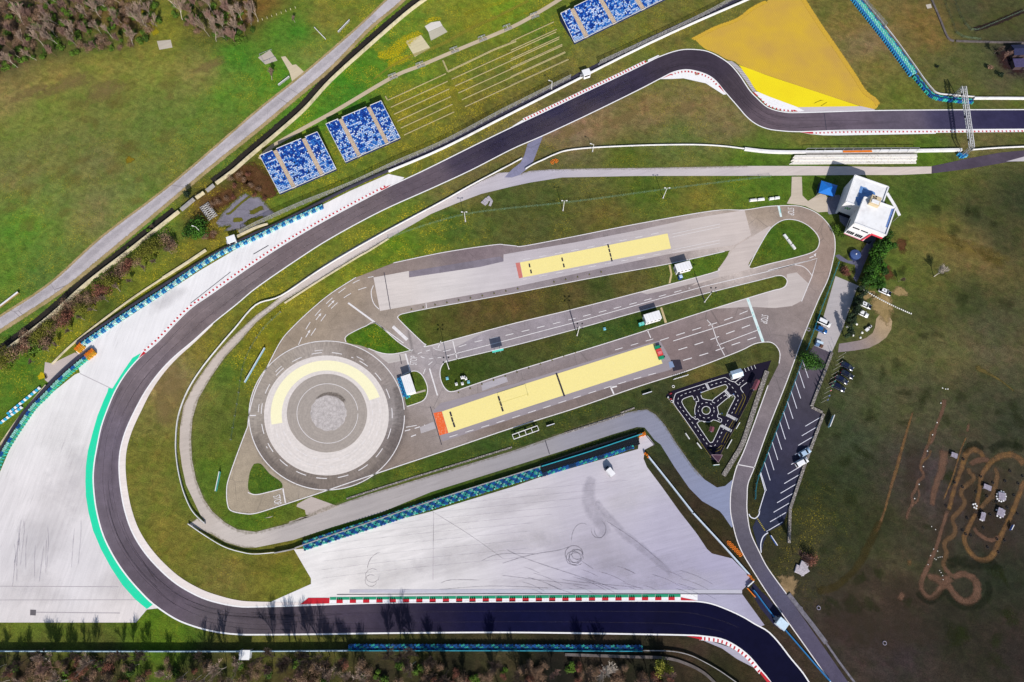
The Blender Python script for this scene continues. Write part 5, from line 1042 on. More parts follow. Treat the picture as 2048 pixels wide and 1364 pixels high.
# --- B7/B8 inner rails
armco([(1044,317),(1020,330),(997,342),(942,371),(887,402),(825,435),(762,469),(700,504),(637,542),(562,592),(512,630-20),(470,657),(447,683)], 'long white rail between the track and the pale service road, upper half', mat=WHITEW)
armco([(447,683),(405,735),(375,783),(357,833),(352,883),(354,920),(360,955),(370,990),(386,1023),(410,1047)], 'white rail on the inside of the left curve, along the service road')
armco([(377,1048),(412,1072),(450,1094),(487,1105),(512,1108),(549,1105)], 'white rail below the service road, starting at the gap in the left curve')
wall([(777,477),(737,502),(712,516),(637,562),(569,606)], 0.4, 0.5, 'low cream kerb wall along the lower side of the service road', CREAMW)
armco([(1051,338),(1068,328),(1086,320),(1110,309),(1136,301),(1189,295.5),(1274,291.5),(1340,290),(1399,290),(1449,293),(1489,298)], 'white jointed rail curving above the service road, left part')
wall([(1489,298),(1540,303.5),(1608,304.5),(1700,303.5),(1831,301.5),(1923,300)], 1.1, 0.9, 'thick white concrete wall behind the small open stand near the control building')
armco([(1945,300),(2000,296),(2070,293)], 'white jointed rail at the right edge, below the lighting gantry', h=1.0)
wall([(1296,912),(1340,967),(1384,1023),(1389,1029),(1450,1095),(1499,1150)], 1.1, 0.35, 'straight bluish white wall on the brown bank right of the grey runoff', mp('bluish_white_wall', '#cfdcec', 0.7))
for pts, lb in (([(1291,906),(1297,913)], 'small orange tyre block at the upper end of the bluish white wall'), ([(1499,1150),(1507,1160)], 'small orange tyre block at the lower end of the bluish white wall')):
    tyre_barrier(pts, lb, 1, lambda i, j: 'o', sm=0, per=2, group='orange tyre blocks')
wall([(1507,1162),(1495,1173)], 1.0, 0.3, 'short white gate barrier across the corner of the grey runoff')
wall([(1507,1180),(1515,1190),(1545,1230),(1590,1282),(1640,1340),(1660,1362)], 0.9, 0.25, 'blue hose-like low barrier beside the marshal hut at the lower right', mp('blue_barrier_sheet', '#2a7ab8', 0.5))
armco([(1494,1176),(1510,1194)], 'short orange rail beside the white gate barrier', mat=ORNG, group=None)
sheet('access_road', PL([(1507,1165),(1523,1183),(1536,1195),(1570,1240),(1565,1262),(1548,1250),(1520,1215),(1500,1180)]), 0.018, ASPH, const('#2c2c44'))
# --- upper left wall beside the country road
wall([(856,-6),(812,27),(737,92),(662,160),(612,215),(562,260),(500,312),(467,341),(432,367)], 1.75, 0.35, 'long cream topped wall beside the country road, upper half', CREAMW)
wall([(428,370),(413,382)], 1.7, 0.5, 'short grey gate section in the long cream wall', GREYW); wall([(408,385),(392,396)], 1.75, 0.35, 'short cream piece of wall between two gate sections', CREAMW); wall([(388,398),(362,420)], 1.7, 0.5, 'weathered grey gate section at the dark shrubs', GREYW)
wall([(358,423),(307,463),(250,508),(175,566),(100,633),(37,682),(-20,724)], 1.75, 0.35, 'long cream topped wall beside the country road, lower half', CREAMW)
# teal fence of the car park
fence([(1676,526),(1655,582),(1636,632),(1618,684),(1612,700)], 1.3, 'teal car park fence along the road, upper part with the white and blue parked cars', mat=m_mesh('teal_wire', '#2a9ab0', 0.6), postm=BLUEF, step=2.5, name='wire_fence', group='teal car park fences', lean=0)
fence([(1603,721),(1570,812),(1536,900),(1520,942),(1513,960),(1509,985),(1509,998)], 1.3, 'teal car park fence along the road, lower part beside the marked stalls', mat=bpy.data.materials['teal_wire'], postm=BLUEF, step=2.5, name='wire_fence', group='teal car park fences', lean=0)
fence([(777,478),(840,455),(930,430),(1020,418),(1100,410),(1200,398),(1330,380),(1440,366),(1540,354)], 1.4, 'thin green wire fence across the grass slope below the service road', mat=WIREG, postm=mp('green_post', '#6a8a70'), step=4, name='wire_fence', rail=False)
fence([(562,625),(530,655),(500,700),(485,742),(478,790),(470,838),(463,880)], 1.3, 'thin pale wire fence on the grass between the service road and the skid circle', mat=WIREG, postm=STEEL, step=4, name='wire_fence', rail=False)
# rubble walls
STONE = None
def m_stone(name, a, b):
    k = N(name); v = k.voro(2.2); c = k.mix(k.map(v.outputs['Distance'], 0.1, 0.5, 0, 1), col4(a), col4(b)); k.color(k.scalecol(c, k.map(k.noise(3.0, 4), 0.3, 0.7, 0.7, 1.3))); k.bump(v.outputs['Distance'], 0.8, 0.15); return k.m
STONE = m_stone('rubble_stone', '#c8c0b8', '#77706c')
wall([(1664,705),(1645,755),(1623,813)], 0.5, 0.9, 'pale rubble wall along the car park, above its step beside the flagpoles', STONE, 'stone_wall', sm=0)
wall([(1623,814),(1645,825)], 0.5, 0.8, 'short rubble wall at the step of the car park edge', STONE, 'stone_wall', sm=0)
wall([(1647,828),(1612,922),(1580,1018),(1578,1086)], 0.5, 0.9, 'long rubble wall along the lower car park, beside the silver cars', STONE, 'stone_wall', sm=0)
wall([(1534,742),(1510,812),(1486,884),(1466,920),(1447,951)], 0.35, 1.5, 'pebble bank between the road and the small traffic garden', STONE, 'stone_wall')
wall([(1577,1188),(1600,1218),(1625,1250),(1652,1286)], 0.4, 1.3, 'grey rubble edging right of the road at the lower right', mp('grey_rubble', '#77737c', 0.95, 0.35, 1.2, 0, 0.1, None, False), 'stone_wall'); wall([(1652,1286),(1680,1326),(1710,1366)], 0.3, 0.6, 'thin rubble edging right of the road in the bottom corner', mp('grey_rubble', '#77737c'), 'stone_wall')
for i, pts in enumerate((T4(1024,682,(420,738),(700,650),(900,585)), T4(1024,682,(870,575),(980,535)), T4(512,682,(725,1262),(1200,1110),(1560,1000),(2048,850)))):
    wall(pts, 0.25, 0.5, ('low rubble drain edging above the bend of the lower service road', 'short rubble drain edging at the top of the lower service road bend', 'long thin rubble drain edging on the grass above the lower service road')[i], STONE, 'stone_wall')
# --- grandstands
TAN_ST = mp('timber_aisle_step', '#c4b09a', 0.8, 0.2, 1.5); DECK = mp('grandstand_deck_blue_grey', '#1c2c58', 0.8, 0.2)
def seat_mesh(h, name='seat'):
    m = MB().box((0, 0, 0.2), (0.42, 0.40, 0.05)).box((0, 0.2, 0.40), (0.42, 0.06, 0.40)).box((0, 0.02, 0.08), (0.06, 0.3, 0.2))
    me = m.mesh(name, SEATM); a = me.attributes.new('tcol', 'FLOAT_COLOR', 'POINT'); a.data.foreach_set('color', list(alb(h)+[1.0])*len(me.vertices)); return me
SEATC = ['#1446a8', '#0f3a96', '#3a80d4', '#a4c2ee', '#cdd9f4', '#1e5cc0']
SEATMESH = [seat_mesh(h) for h in SEATC]
def pick(t):
    r = random.random(); pl = 0.14+0.52*t
    if r < pl: return 3 if random.random() < 0.65 else 4
    if r < pl+0.14+0.1*t: return 2
    return random.choice((0, 0, 1, 5))
def grandstand(TLp, TRp, BRp, BLp, aisles, label, zt=3.4, zb=0.6, rows=25, pitch=0.52, vis=None, group='blue seated grandstands'):
    TL, TR, BR, BL = P(*TLp, zt), P(*TRp, zt), P(*BRp, zb), P(*BLp, zb)
    c0 = Vector((BL.x, BL.y, 0)); root = thing('grandstand', label, 'grandstand', c0, 0, group)
    at = lambda u, v: (BL.lerp(BR, u)).lerp(TL.lerp(TR, u), v)-c0      # u along, v up
    W = (BR-BL).length; ang = math.atan2((BR-BL).y, (BR-BL).x)
    dk = MB()
    for r in range(rows):
        v0, v1 = r/rows, (r+1)/rows
        a, b, c, d = at(0, v0), at(1, v0), at(1, v1), at(0, v1); z = a.z
        dk.add([(a.x, a.y, 0), (b.x, b.y, 0), (c.x, c.y, 0), (d.x, d.y, 0), (a.x, a.y, z), (b.x, b.y, z), (c.x, c.y, z), (d.x, d.y, z)], [(4, 5, 6, 7), (0, 1, 5, 4), (1, 2, 6, 5), (3, 0, 4, 7)]+([(2, 3, 7, 6)] if r == rows-1 else []))
    dk.build('deck', DECK, root)
    for a0, a1 in aisles:
        m = MB()
        for r in range(rows):
            for h_ in (0, 1):
                v0 = (r+h_*0.5)/rows; v1 = (r+h_*0.5+0.46)/rows
                q = [at(a0, v0), at(a1, v0), at(a1, v1), at(a0, v1)]; m.prism([(p.x, p.y) for p in q], q[0].z-0.05, q[0].z+0.10+0.06*h_)
        m.build('aisle', TAN_ST, root)
    # frame rails and backing screen
    m = MB(); R_ = lambda u, v, dz: at(u, v)+Vector((0, 0, dz))
    for u in (0.0, 1.0): m.bar(R_(u, 0, 0.5), R_(u, 1, 0.5), 0.14)
    m.bar(R_(0, 0, 0.5), R_(1, 0, 0.5), 0.14)
    edges = [0]+[x for ab in aisles for x in ab]+[1]
    for i in range(0, len(edges), 2): m.bar(R_(edges[i], 1, 0.7), R_(edges[i+1], 1, 0.7), 0.16)
    m.build('edge_rail', WHITEW, root)
    for i in range(0, len(edges), 2):
        m = MB(); m.bar(R_(edges[i], 1.012, -0.4), R_(edges[i+1], 1.012, -0.4), 0.1, 2.3)
        m.build('back_screen', DARKM, root)
    # seats
    v, f, cc = [], [], []; n_ind = 0; run = 0; ci = 0; m3 = Matrix.Rotation(ang, 3, 'Z')
    proto = [(list(q.co for q in me.vertices), [tuple(p.vertices) for p in me.polygons], alb(h)) for me, h in zip(SEATMESH, SEATC)]
    for r in range(rows):
        vv = (r+0.55)/rows; z = at(0, r/rows).z
        for i in range(0, len(edges), 2):
            e0, e1 = edges[i], edges[i+1]; n = int((e1-e0)*W/pitch)
            for k in range(n):
                if random.random() < 0.015: continue
                u = e0+(e1-e0)*(k+0.5)/n; p = at(u, vv); p.z = z
                if run <= 0: ci = pick(1-r/rows); run = random.choice((1,1,1,2,2) if r < rows*.3 else (1,1,1,2))
                run -= 1
                if vis and not vis(p+c0): 
                    continue
                if n_ind < 100:
                    o = bpy.data.objects.new('seat', SEATMESH[ci]); COL.objects.link(o); o.parent = root; o.location = p; o.rotation_euler = (0, 0, ang); n_ind += 1
                else:
                    b = len(v); V, Fc, al = proto[ci]
                    for q in V: v.append(tuple(m3 @ q+p)); cc += [*al, 1.0]
                    f += [tuple(b+x for x in t) for t in Fc]
    me = bpy.data.meshes.new('seat_rows'); me.from_pydata(v, [], f); me.update(); me.materials.append(SEATM)
    a = me.attributes.new('tcol', 'FLOAT_COLOR', 'POINT'); a.data.foreach_set('color', cc)
    o = bpy.data.objects.new('seat_rows', me); COL.objects.link(o); o.parent = root; o['kind'] = 'stuff'
    return root
grandstand((520.6,313),(635.6,265.5),(673,339),(560,388), [(0.217,0.285),(0.716,0.784)], 'left blue grandstand, the one nearest the brown brambles and cracked yard')
grandstand((652.5,250),(763,203.5),(801,277),(691.5,325.5), [(0.218,0.285),(0.73,0.795)], 'middle blue grandstand, between the left grandstand and the kerbstone terraces')
Lx = 1-0.02
grandstand((1121,29),(1311,-65),(1352,-12),(1149,87), [(0.098,0.138),(0.372,0.412),(0.655,0.695)], 'blue grandstand cut by the top edge, right of the kerbstone terraces', rows=20, vis=lambda p: p.y < 226)
# small open stand near the control building
def open_stand():
    a, b = P(1592,322), P(1831,322); c0 = P(1585,329)
    root = thing('open_stand', 'weathered white open stand with handrails, shaded by the control building', 'stand', (c0.x, c0.y, 0))
    q = lambda x, y, z=0: P(x, y, z)-Vector((c0.x, c0.y, 0))
    dm = m_paint('peeling_white_deck', '#efe9e2', 0.9, '#8f8a78')
    for i, (y0, y1, z, nm) in enumerate(((312,317,1.0,'step'),(317,322,0.75,'step'),(322,328,0.35,'step'))):
        m = MB(); p = [q(1588,y0+1), q(1830,y0-0.5), q(1832,y1-0.5), q(1584-i*3,y1+1)]; m.prism([(t.x, t.y) for t in p], 0, z); m.build(nm, dm, root)
    for i in range(13):
        m = MB(); x = 1608+i*18.6; m.bar(q(x,304), q(x,304)+Vector((0.4,0.2,2.2)), 0.1); m.bar(q(x-3,309), q(x,304)+Vector((0.4,0.2,2.2)), 0.06)
        m.build('handrail_frame', STEEL, root)
    m = MB(); m.bar(q(1608,304)+Vector((0.4,0.2,2.2)), q(1831,303)+Vector((0.4,0.2,2.2)), 0.12); m.build('top_rail', STEEL, root)
    for k in range(3):
        m = MB(); m.bar(q(1610,310+k*1.6,0)+Vector((0,0,1.16-.2*k)), q(1832,309+k*1.6,0)+Vector((0,0,1.16-.2*k)), 0.16, 0.06)
        m.build('bench_board', mp('grey_timber', '#a8a09c', 0.9, 0.2), root)
    o = MB(); pa, pb = P(1686,303,1.2), P(1744,302.3,1.2); o.bar(pa, pb, 0.7, 0.25)
    tag(o.build('foam_bolster', ORNG), 'orange foam bolster lying on the thick white wall of the open stand', 'bolster')
open_stand()
# ================================================================== BUILDINGS, CARS, FURNITURE
GLASS = mp('dark_window_glass', '#141a26', 0.15, 0.1, 1, 0, 0.6)
WALLW = mp('white_render_wall', '#f4f2f4', 0.8, 0.05, 0.6); ROOFW = mp('white_membrane_roof', '#f6f5f6', 0.7, 0.05, 0.5, 0, 0.3, '#dcd8d8')
REDW = mp('red_fascia', '#e8485a', 0.6, 0.1); PINK = mp('pink_fascia', '#e8a0a8', 0.6); BEIGE = mp('beige_plant_box', '#d8c4a0', 0.7)
BLUE = mp('blue_canvas', '#1a7ad8', 0.6, 0.08); BLKM = mp('black_plastic', '#1a1a1e', 0.5)
def V2(p): return (p.x, p.y)
def control_building():
    ZN, ZS = 8.6, 10.4
    base = P(1722, 440); base.z = 0
    root = thing('control_building', 'white flat-roofed control building with a red lower fascia and dark windows beside the service road', 'building', base)
    r = lambda px, py, z: P(px, py, z)-base
    A, B, C, D = r(1710,350.6,ZN), r(1777,374,ZN), r(1758,428,ZN), r(1692,403,ZN)
    m = MB(); m.prism([V2(A), V2(B), V2(C), V2(D)], 0, ZN-0.25); nw = m.build('north_wing', WALLW, root)
    m = MB()
    for a, b in ((A, B), (B, C), (C, D), (D, A)): m.bar(a-Vector((0,0,.12)), b-Vector((0,0,.12)), 0.45, 0.55)
    m.build('parapet', ROOFW, root)
    cen = (A+B+C+D)/4; q = [cen+(p-cen)*0.94 for p in (A, B, C, D)]
    m = MB(); m.prism([V2(p) for p in q], ZN-0.24, ZN-0.2); m.build('roof', ROOFW, nw)
    pud = [r(x, y, ZN-.19) for x, y in T8(1600,320,(970,410),(1010,430),(1060,440),(1100,480),(1150,490),(1200,520),(1205,560),(1140,560),(1110,570),(1080,590),(1050,640),(1000,700),(950,745),(925,730),(915,690),(890,640),(890,590),(930,590),(940,500),(960,440))]
    m = MB(); m.v = [(p.x, p.y, ZN-.185) for p in pud]
    m.f = [tuple(t) for t in tessellate_polygon([[Vector((p.x, p.y, 0)) for p in pud]])]
    m.build('rain_puddle', mp('puddle_on_roof', '#6a94cc', 0.25, 0.25, 1.2, 0, 0.5), nw)
    # south wall base glazing + emblem of the north wing
    sd = (C-D).normalized(); out = Vector((sd.y, -sd.x, 0))
    m = MB(); a = D+out*0.05; a.z = 0.9; b = D.lerp(C, 0.62)+out*0.05; b.z = 0.9; m.bar(a+sd*.6, b, 0.12, 1.7); m.build('glazing', GLASS, root)
    m = MB()
    for i in range(4):
        o_ = D+sd*(1.5+i*0.45)+out*0.06; o_.z = 5.0+0.5*(i % 2); m.box(o_, (0.3, 0.1, 0.9), math.atan2(sd.y, sd.x))
    m.build('emblem', mp('green_emblem', '#30b050'), root)
    m = MB(); m.bar(D.lerp(C, .64)+out*1.0+Vector((0,0,2.6-ZN)), D.lerp(C, 1.0)+out*1.0+Vector((0,0,2.6-ZN)), 2.0, 0.18); m.build('terrace_canopy', ROOFW, root)
    # south block
    S1, S2, S3, S4 = r(1709,445.6,ZS), r(1772,470,ZS), r(1791,416,ZS), r(1729,394,ZS)
    u = 0.64; F1 = S1.lerp(S2, u); G1 = S4.lerp(S3, u)
    m = MB(); m.prism([V2(S1), V2(F1), V2(G1), V2(S4)], 2.3, ZS-.25); sb = m.build('south_block', WALLW, root)
    m = MB(); m.prism([V2(F1+(S2-S1).normalized()*.01), V2(S2), V2(S3), V2(G1+(S2-S1).normalized()*.01)], 7.6, ZS-.252); m.build('cantilever', WALLW, root)
    cc = (S1+S2+S3+S4)/4; k = [cc+(p-cc)*0.8 for p in (S1, S2, S3, S4)]
    m = MB(); m.prism([V2(p) for p in k], 0, 7.59); m.build('glazed_core', GLASS, root)
    m = MB()
    for a, b in ((S1, S2), (S2, S3), (S3, S4), (S4, S1)): m.bar(a-Vector((0,0,.12)), b-Vector((0,0,.12)), 0.4, 0.56)
    m.build('parapet', ROOFW, root)
    q = [cc+(p-cc)*0.95 for p in (S1, S2, S3, S4)]
    m = MB(); m.prism([V2(p) for p in q], ZS-.24, ZS-.2); m.build('roof', ROOFW, sb)
    m = MB(); q1 = cc+(S2-cc)*.93; q2 = cc+(S3-cc)*.9; q1.z = q2.z = ZS-.17; m.bar(q1.lerp(q2, .25), q2, 1.0, 0.05); m.build('roof_gutter', mp('wet_gutter', '#6f8cc8', 0.4, 0.3), sb)
    # fascias
    fd = (S2-S1).normalized(); fo = Vector((fd.y, -fd.x, 0)); ang = math.atan2(fd.y, fd.x)
    at = lambda t, z: Vector((S1.lerp(S2, t).x, S1.lerp(S2, t).y, z))+fo*0.04
    m = MB(); m.bar(at(0.0, 2.45), at(u, 2.45), 0.14, 0.35); m.build('fascia', PINK, root)
    m = MB(); m.bar(at(u+.005, 7.9), at(1.0, 7.9), 0.16, 0.8); m.bar(at(u+.012, 7.6), at(u-.05, 2.4), 0.16, 0.9); m.build('fascia', REDW, root, label='bright red stepped fascia')
    W = (S2-S1).length
    def win(t, z, w, h):
        mm = MB(); mm.box(at(t, z)+fo*0.02, (w, 0.1, h), ang); mm.build('window', GLASS, root)
    for g in range(2):
        for i in range(4): win(0.05+g*0.27+i*0.058, 4.2, 0.46, 1.6)
    for g in range(2):
        for i in range(4): win(0.09+g*0.27+i*0.055, 7.8, 0.5, 0.55)
    # plant on the roof
    px = r(1748,404,ZS); px.z = ZS-.2
    pr = MB().box(px+Vector((0,0,.75)), (3.4, 3.6, 1.5), ang-0.0).build('roof_plant', BEIGE, root)
    MB().box(px+Vector((-.3,-.7,1.62)), (2.6, 1.4, 0.24), ang).build('duct', ROOFW, pr)
    for dx, dy in ((-.7,.5),(.1,.65),(-.5,1.2),(.4,1.35)): MB().box(px+Vector((dx,dy,1.55)), (0.55, 0.45, 0.14), ang).build('hatch', GLASS, pr)
    # outside walkway
    wk = MB(); pts = [r(1774,386,4.5), r(1785,404,4.5), r(1791,414,4.5), r(1799,431,4.5)]
    for a, b in zip(pts, pts[1:]): wk.bar(a, b, 1.1, 0.15)
    wo = wk.build('external_walkway', ROOFW, root)
    for p in (pts[0], pts[2], pts[3]): MB().bar(p, (p.x, p.y, 0), 0.15).build('column', STEEL, wo)
    # west windows strip
    m = MB(); wd_ = (S4-S1).normalized(); wo_ = Vector((-wd_.y, wd_.x, 0))
    a = S1.lerp(S4, .12)+wo_*.03; b = S1.lerp(S4, .45)+wo_*.03; a.z = b.z = 4.0; m.bar(a, b, 0.1, 1.0); m.build('window', GLASS, root)
control_building()
# blue tent canopy
def canopy():
    h = 2.7; pts = [P(1643,361,h), P(1675,371,h), P(1668,393,h), P(1637,385.5,h)]; c = sum(pts, Vector())/4; b = Vector((c.x, c.y, 0))
    root = thing('party_tent', 'blue pyramid-roofed tent with black sides left of the white control building', 'tent', b)
    m = MB(); ap = Vector((0, 0, 3.7)); L_ = [p-b for p in pts]
    for i in range(4): m.face([L_[i], L_[(i+1) % 4], ap])
    m.build('canopy_roof', BLUE, root)
    m = MB()
    for i in range(4): m.bar(L_[i]-Vector((0,0,.15)), L_[(i+1) % 4]-Vector((0,0,.15)), 0.05, 0.3)
    m.build('valance', mp('navy_canvas', '#122a5a'), root)
    m = MB(); m.bar(L_[3]-Vector((0,0,1.4)), L_[0]-Vector((0,0,1.4)), 0.06, 2.4); m.build('side_wall', mp('navy_canvas', '#122a5a'), root)
    for p in L_: MB().bar(p, (p.x, p.y, 0), 0.08).build('tent_pole', STEEL, root)
canopy()
# cabins
def cabin(cx, cy, h, l, w, rot, label, win=True, roofmat=None, bodymat=None, door=True, extra=None, cat='cabin', name='site_cabin', gable=False):
    p = P(cx, cy, h); b = Vector((p.x, p.y, 0)); root = thing(name, label, cat, b, rot)
    MB().box((0, 0, h/2-.05), (l, w, h-.1)).build('body', bodymat or WALLW, root)
    if gable:
        m = MB(); hw, hl = w/2+.2, l/2+.2
        m.add([(-hl,-hw,h-.1),(hl,-hw,h-.1),(hl,hw,h-.1),(-hl,hw,h-.1),(-hl,0,h+.6),(hl,0,h+.6)], [(0,1,5,4),(2,3,4,5),(1,2,5),(3,0,4),(3,2,1,0)]); m.build('roof', roofmat or ROOFW, root)
    else:
        ro = MB().box((0, 0, h), (l+.25, w+.25, .16)).build('roof', roofmat or ROOFW, root)
        m = MB()
        for i in range(5): m.box((-l/2+l*(i+.5)/5, 0, h+.1), (.08, w, .05))
        m.build('roof_rib', mp('pale_rib', '#e2e0e2'), ro)
    if win:
        for i in range(4): MB().box((-l/2+l*(i+.5)/4, -w/2-.02, h*0.62), (l*.14, .06, .7)).build('window', GLASS, root)
    if door: MB().box((-l/2-.02, 0, 1.05), (.06, .9, 2.0)).build('door', mp('grey_door', '#8a8e94'), root)
    return root
c1 = cabin(1367,532.5,3.0,5.4,2.7,math.radians(16),'white box cabin on the grass beside the upper yellow lane, near the red-ended strip'.replace(', near the red-ended strip',''))
c2 = cabin(1305.5,633,3.0,5.5,2.8,math.radians(17),'white box cabin with a turquoise bin at its corner, between the two middle training roads')
c3 = cabin(816.5,768,3.0,2.9,6.3,math.radians(20),'white box cabin on the little grass island right of the skid circle', win=False)
def bench_bins(x, y, label):
    b = P(x, y); root = thing('recycling_bin', label, 'bin', b, math.radians(17))
    for i in range(2):
        MB().box((i*1.0-.5, 0, .55), (.85, .9, 1.1), 0, 1.08).build('bin_body', mp('turquoise_plastic', '#38b8a8', .5), root)
        MB().box((i*1.0-.5, 0, 1.16), (.9, 1.0, .1)).build('lid', mp('turquoise_lid', '#7ad8cc', .5), root)
bench_bins(1282,649.5,'pair of turquoise bins at the corner of the middle white cabin')
m = MB(); sheet('concrete_pad', PL(T4(1024,341,(958,1248),(1010,1235),(1040,1270),(1070,1275),(975,1302))), 0.012, CONC, const('#b8a890')); sheet('footpath', PL(T4(1024,341,(1185,1100),(1200,1095),(1240,1215),(1222,1222))), 0.078, CONC, const('#cdb88c')); sheet('footpath', PL(T4(1024,341,(1252,755),(1268,755),(1282,830),(1268,900),(1252,905),(1268,830))), 0.078, CONC, const('#cdb88c')); sheet('footpath', PL(T4(512,682,(1270,412),(1355,388),(1358,402),(1275,425))), 0.078, CONC, const('#bdb2a4'))
tyre_barrier([(799,756),(803,768),(807,779),(810,790)], 'short blue and turquoise tyre wall beside the white cabin at the skid circle', 3, lambda i, j: 'b' if (i+j) % 2 else 'c', sm=0, r=.3)
tyre_barrier([(812,793),(817,790)], 'little cluster of blue tyres below the cabin at the skid circle', 2, lambda i, j: 'b' if (i+j) % 2 else 't', sm=0, per=3)
cabin(1474,747,2.5,3.5,2.3,math.radians(17),'small pale blue gabled hut in the corner of the black traffic garden', gable=True, roofmat=mp('pale_blue_roof', '#d4e6f6', .6), win=False, cat='hut', name='garden_hut')
# marshal posts
def marshal(cx, cy, rot, label, h=2.6, l=2.6, w=2.2, blue=False):
    p = P(cx, cy, h); root = thing('marshal_post', label, 'marshal post', (p.x, p.y, 0), rot, 'marshal huts along the track')
    MB().box((0, 0, h/2), (l, w, h-.2), 0).build('body', WALLW, root)
    MB().box((0, 0, h), (l+.5, w+.5, .14)).build('roof', ROOFW if not blue else mp('pale_blue_sheet', '#cfe4f4'), root)
    MB().box((0, -w/2-.03, h*.62), (l*.8, .06, .7)).build('window', GLASS, root)
    MB().box((-l/2-.5, .3, .5), (1.0, 1.2, 1.0)).build('platform', STEEL, root)
    for s in (-1, 1): MB().bar((s*(l/2+.25), w/2+.3, 0), (s*(l/2+.25), w/2+.3, 1.4), .1).build('rail_post', STEEL, root)
marshal(1173,144,math.radians(20),'white marshal hut on the white wall below the top grandstand')
marshal(462,478,math.radians(22),'white marshal hut behind the blue tyre wall, below the cracked yard')
marshal(489,1310,math.radians(0),'white marshal hut at the bottom edge, below the pale blue topped wall')
marshal(1565,1248,math.radians(-42),'pale blue marshal hut between the lower road and the bottom right bend', blue=True)
# cars
def car_parts(body_h, glass=True, big=False, van=False, pol=False):
    L_, W_, H_ = (4.4, 1.78, 1.45) if not big else (5.0, 1.95, 1.75)
    if van: L_, W_, H_ = 4.7, 1.85, 1.8
    body = mp('car_paint_'+body_h.strip('#'), body_h, 0.22, 0.04, 1, 0.0, 0.6)
    pr = []
    xs = [(-.5, .62, .86), (-.47, .76, .94), (-.30, .86, 1.0), (0, .88, 1.0), (.22, .84, 1.0), (.38, .76, .97), (.47, .66, .9), (.5, .55, .8)]
    v = []; f = []
    for x, h, w in xs:
        hh = h*(1.0 if not van else 1.12)
        y = W_/2*w; v += [(x*L_, -y*.94, .25), (x*L_, y*.94, .25), (x*L_, y, .55), (x*L_, y*.93, hh), (x*L_, -y*.93, hh), (x*L_, -y, .55)]
    for i in range(len(xs)-1):
        for j in range(6): f.append((i*6+j, i*6+(j+1) % 6, i*6+6+(j+1) % 6, i*6+6+j))
    f += [(5, 4, 3, 2, 1, 0), tuple(len(v)-6+j for j in range(6))]
    pr.append(('body', MB().add(v, f).mesh('body', body, True), None))
    x0, x1, x2, x3 = (-.44, -.30, .06, .26) if not van else (-.49, -.44, .12, .32)
    w = W_/2*.86; wt = W_/2*.70; zb = .84*(1.12 if van else 1)
    lower = [(x0*L_, w), (x3*L_, w)]; 
    P8 = [(x0*L_, -w, zb), (x3*L_, -w, zb), (x3*L_, w, zb), (x0*L_, w, zb), (x1*L_, -wt, H_), (x2*L_, -wt, H_), (x2*L_, wt, H_), (x1*L_, wt, H_)]
    pr.append(('windscreen', MB().add([P8[1], P8[2], P8[6], P8[5]], [(0, 1, 2, 3)]).mesh('windscreen', GLASS), None))
    pr.append(('rear_window', MB().add([P8[3], P8[0], P8[4], P8[7]], [(0, 1, 2, 3)]).mesh('rear_window', GLASS), None))
    pr.append(('side_window', MB().add([P8[0], P8[1], P8[5], P8[4]], [(0, 1, 2, 3)]).mesh('side_window', GLASS), None))
    pr.append(('side_window', MB().add([P8[2], P8[3], P8[7], P8[6]], [(0, 1, 2, 3)]).mesh('side_window', GLASS), None))
    pr.append(('roof', MB().box(((x1+x2)/2*L_, 0, H_+.015), ((x2-x1)*L_+.1, wt*2+.08, .06), 0, .94).mesh('roof', body), None))
    if pol:
        pr.append(('bonnet', MB().box((.385*L_, 0, .83), (.21*L_, W_*.74, .05), 0, .92).mesh('bonnet', mp('black_car_panel', '#16162a', .3)), None))
        pr.append(('roof_emblem', MB().box(((x1+x2)/2*L_, 0, H_+.055), (.5, .5, .02), .78).mesh('roof_emblem', mp('black_car_panel', '#16162a', .3)), None))
        pr.append(('boot_stripe', MB().box((-.46*L_, 0, .80), (.1, W_*.6, .05)).mesh('boot_stripe', mp('black_car_panel', '#16162a', .3)), None))
    for sx, sy in ((.31, 1), (.31, -1), (-.32, 1), (-.32, -1)):
        pr.append(('wheel', MB().tube((sx*L_, sy*W_/2*.78, .31), (sx*L_, sy*W_/2*1.0, .31), .32, n=12).mesh('wheel', BLKM), ('rim', MB().tube((sx*L_, sy*W_/2*1.0, .31), (sx*L_, sy*W_/2*1.015, .31), .19, n=10).mesh('rim', STEEL))))
    for sy in (-1, 1):
        pr.append(('headlight', MB().box((.485*L_, sy*W_*.34, .66), (.12, .36, .14)).mesh('headlight', mp('headlight_glass', '#f0f4f8', .1)), None))
        pr.append(('tail_light', MB().box((-.495*L_, sy*W_*.36, .72), (.07, .28, .16)).mesh('tail_light', mp('red_tail_lamp', '#a01018', .2)), None))
        pr.append(('wing_mirror', MB().box((.2*L_, sy*(W_/2+.08), .95), (.16, .2, .13)).mesh('wing_mirror', body), None))
    return pr
CARC = {}
def car(cx, cy, ang, h, label, group='parked cars', **kw):
    key = (h, tuple(sorted(kw.items())))
    if key not in CARC: CARC[key] = car_parts(h, **kw)
    b = P(cx, cy, .7); root = thing('parked_car', label, 'car', (b.x, b.y, 0), math.radians(ang), group)
    for nm, me, subp in CARC[key]:
        o = bpy.data.objects.new(nm, me); COL.objects.link(o); o.parent = root
        if subp: q = bpy.data.objects.new(subp[0], subp[1]); COL.objects.link(q); q.parent = o
    return root
car(1770,583,-27,'#f4f4f8','white saloon with black bonnet on the grass right of the white stone row', pol=True)
car(1730.5,609.5,-27,'#f2f4f6','white saloon with black bonnet and roof mark, left of the white stone row', pol=True)
car(1724.8,626.5,-28,'#f6f6f6','plain white hatchback on the grass, just below the black-bonneted saloon')
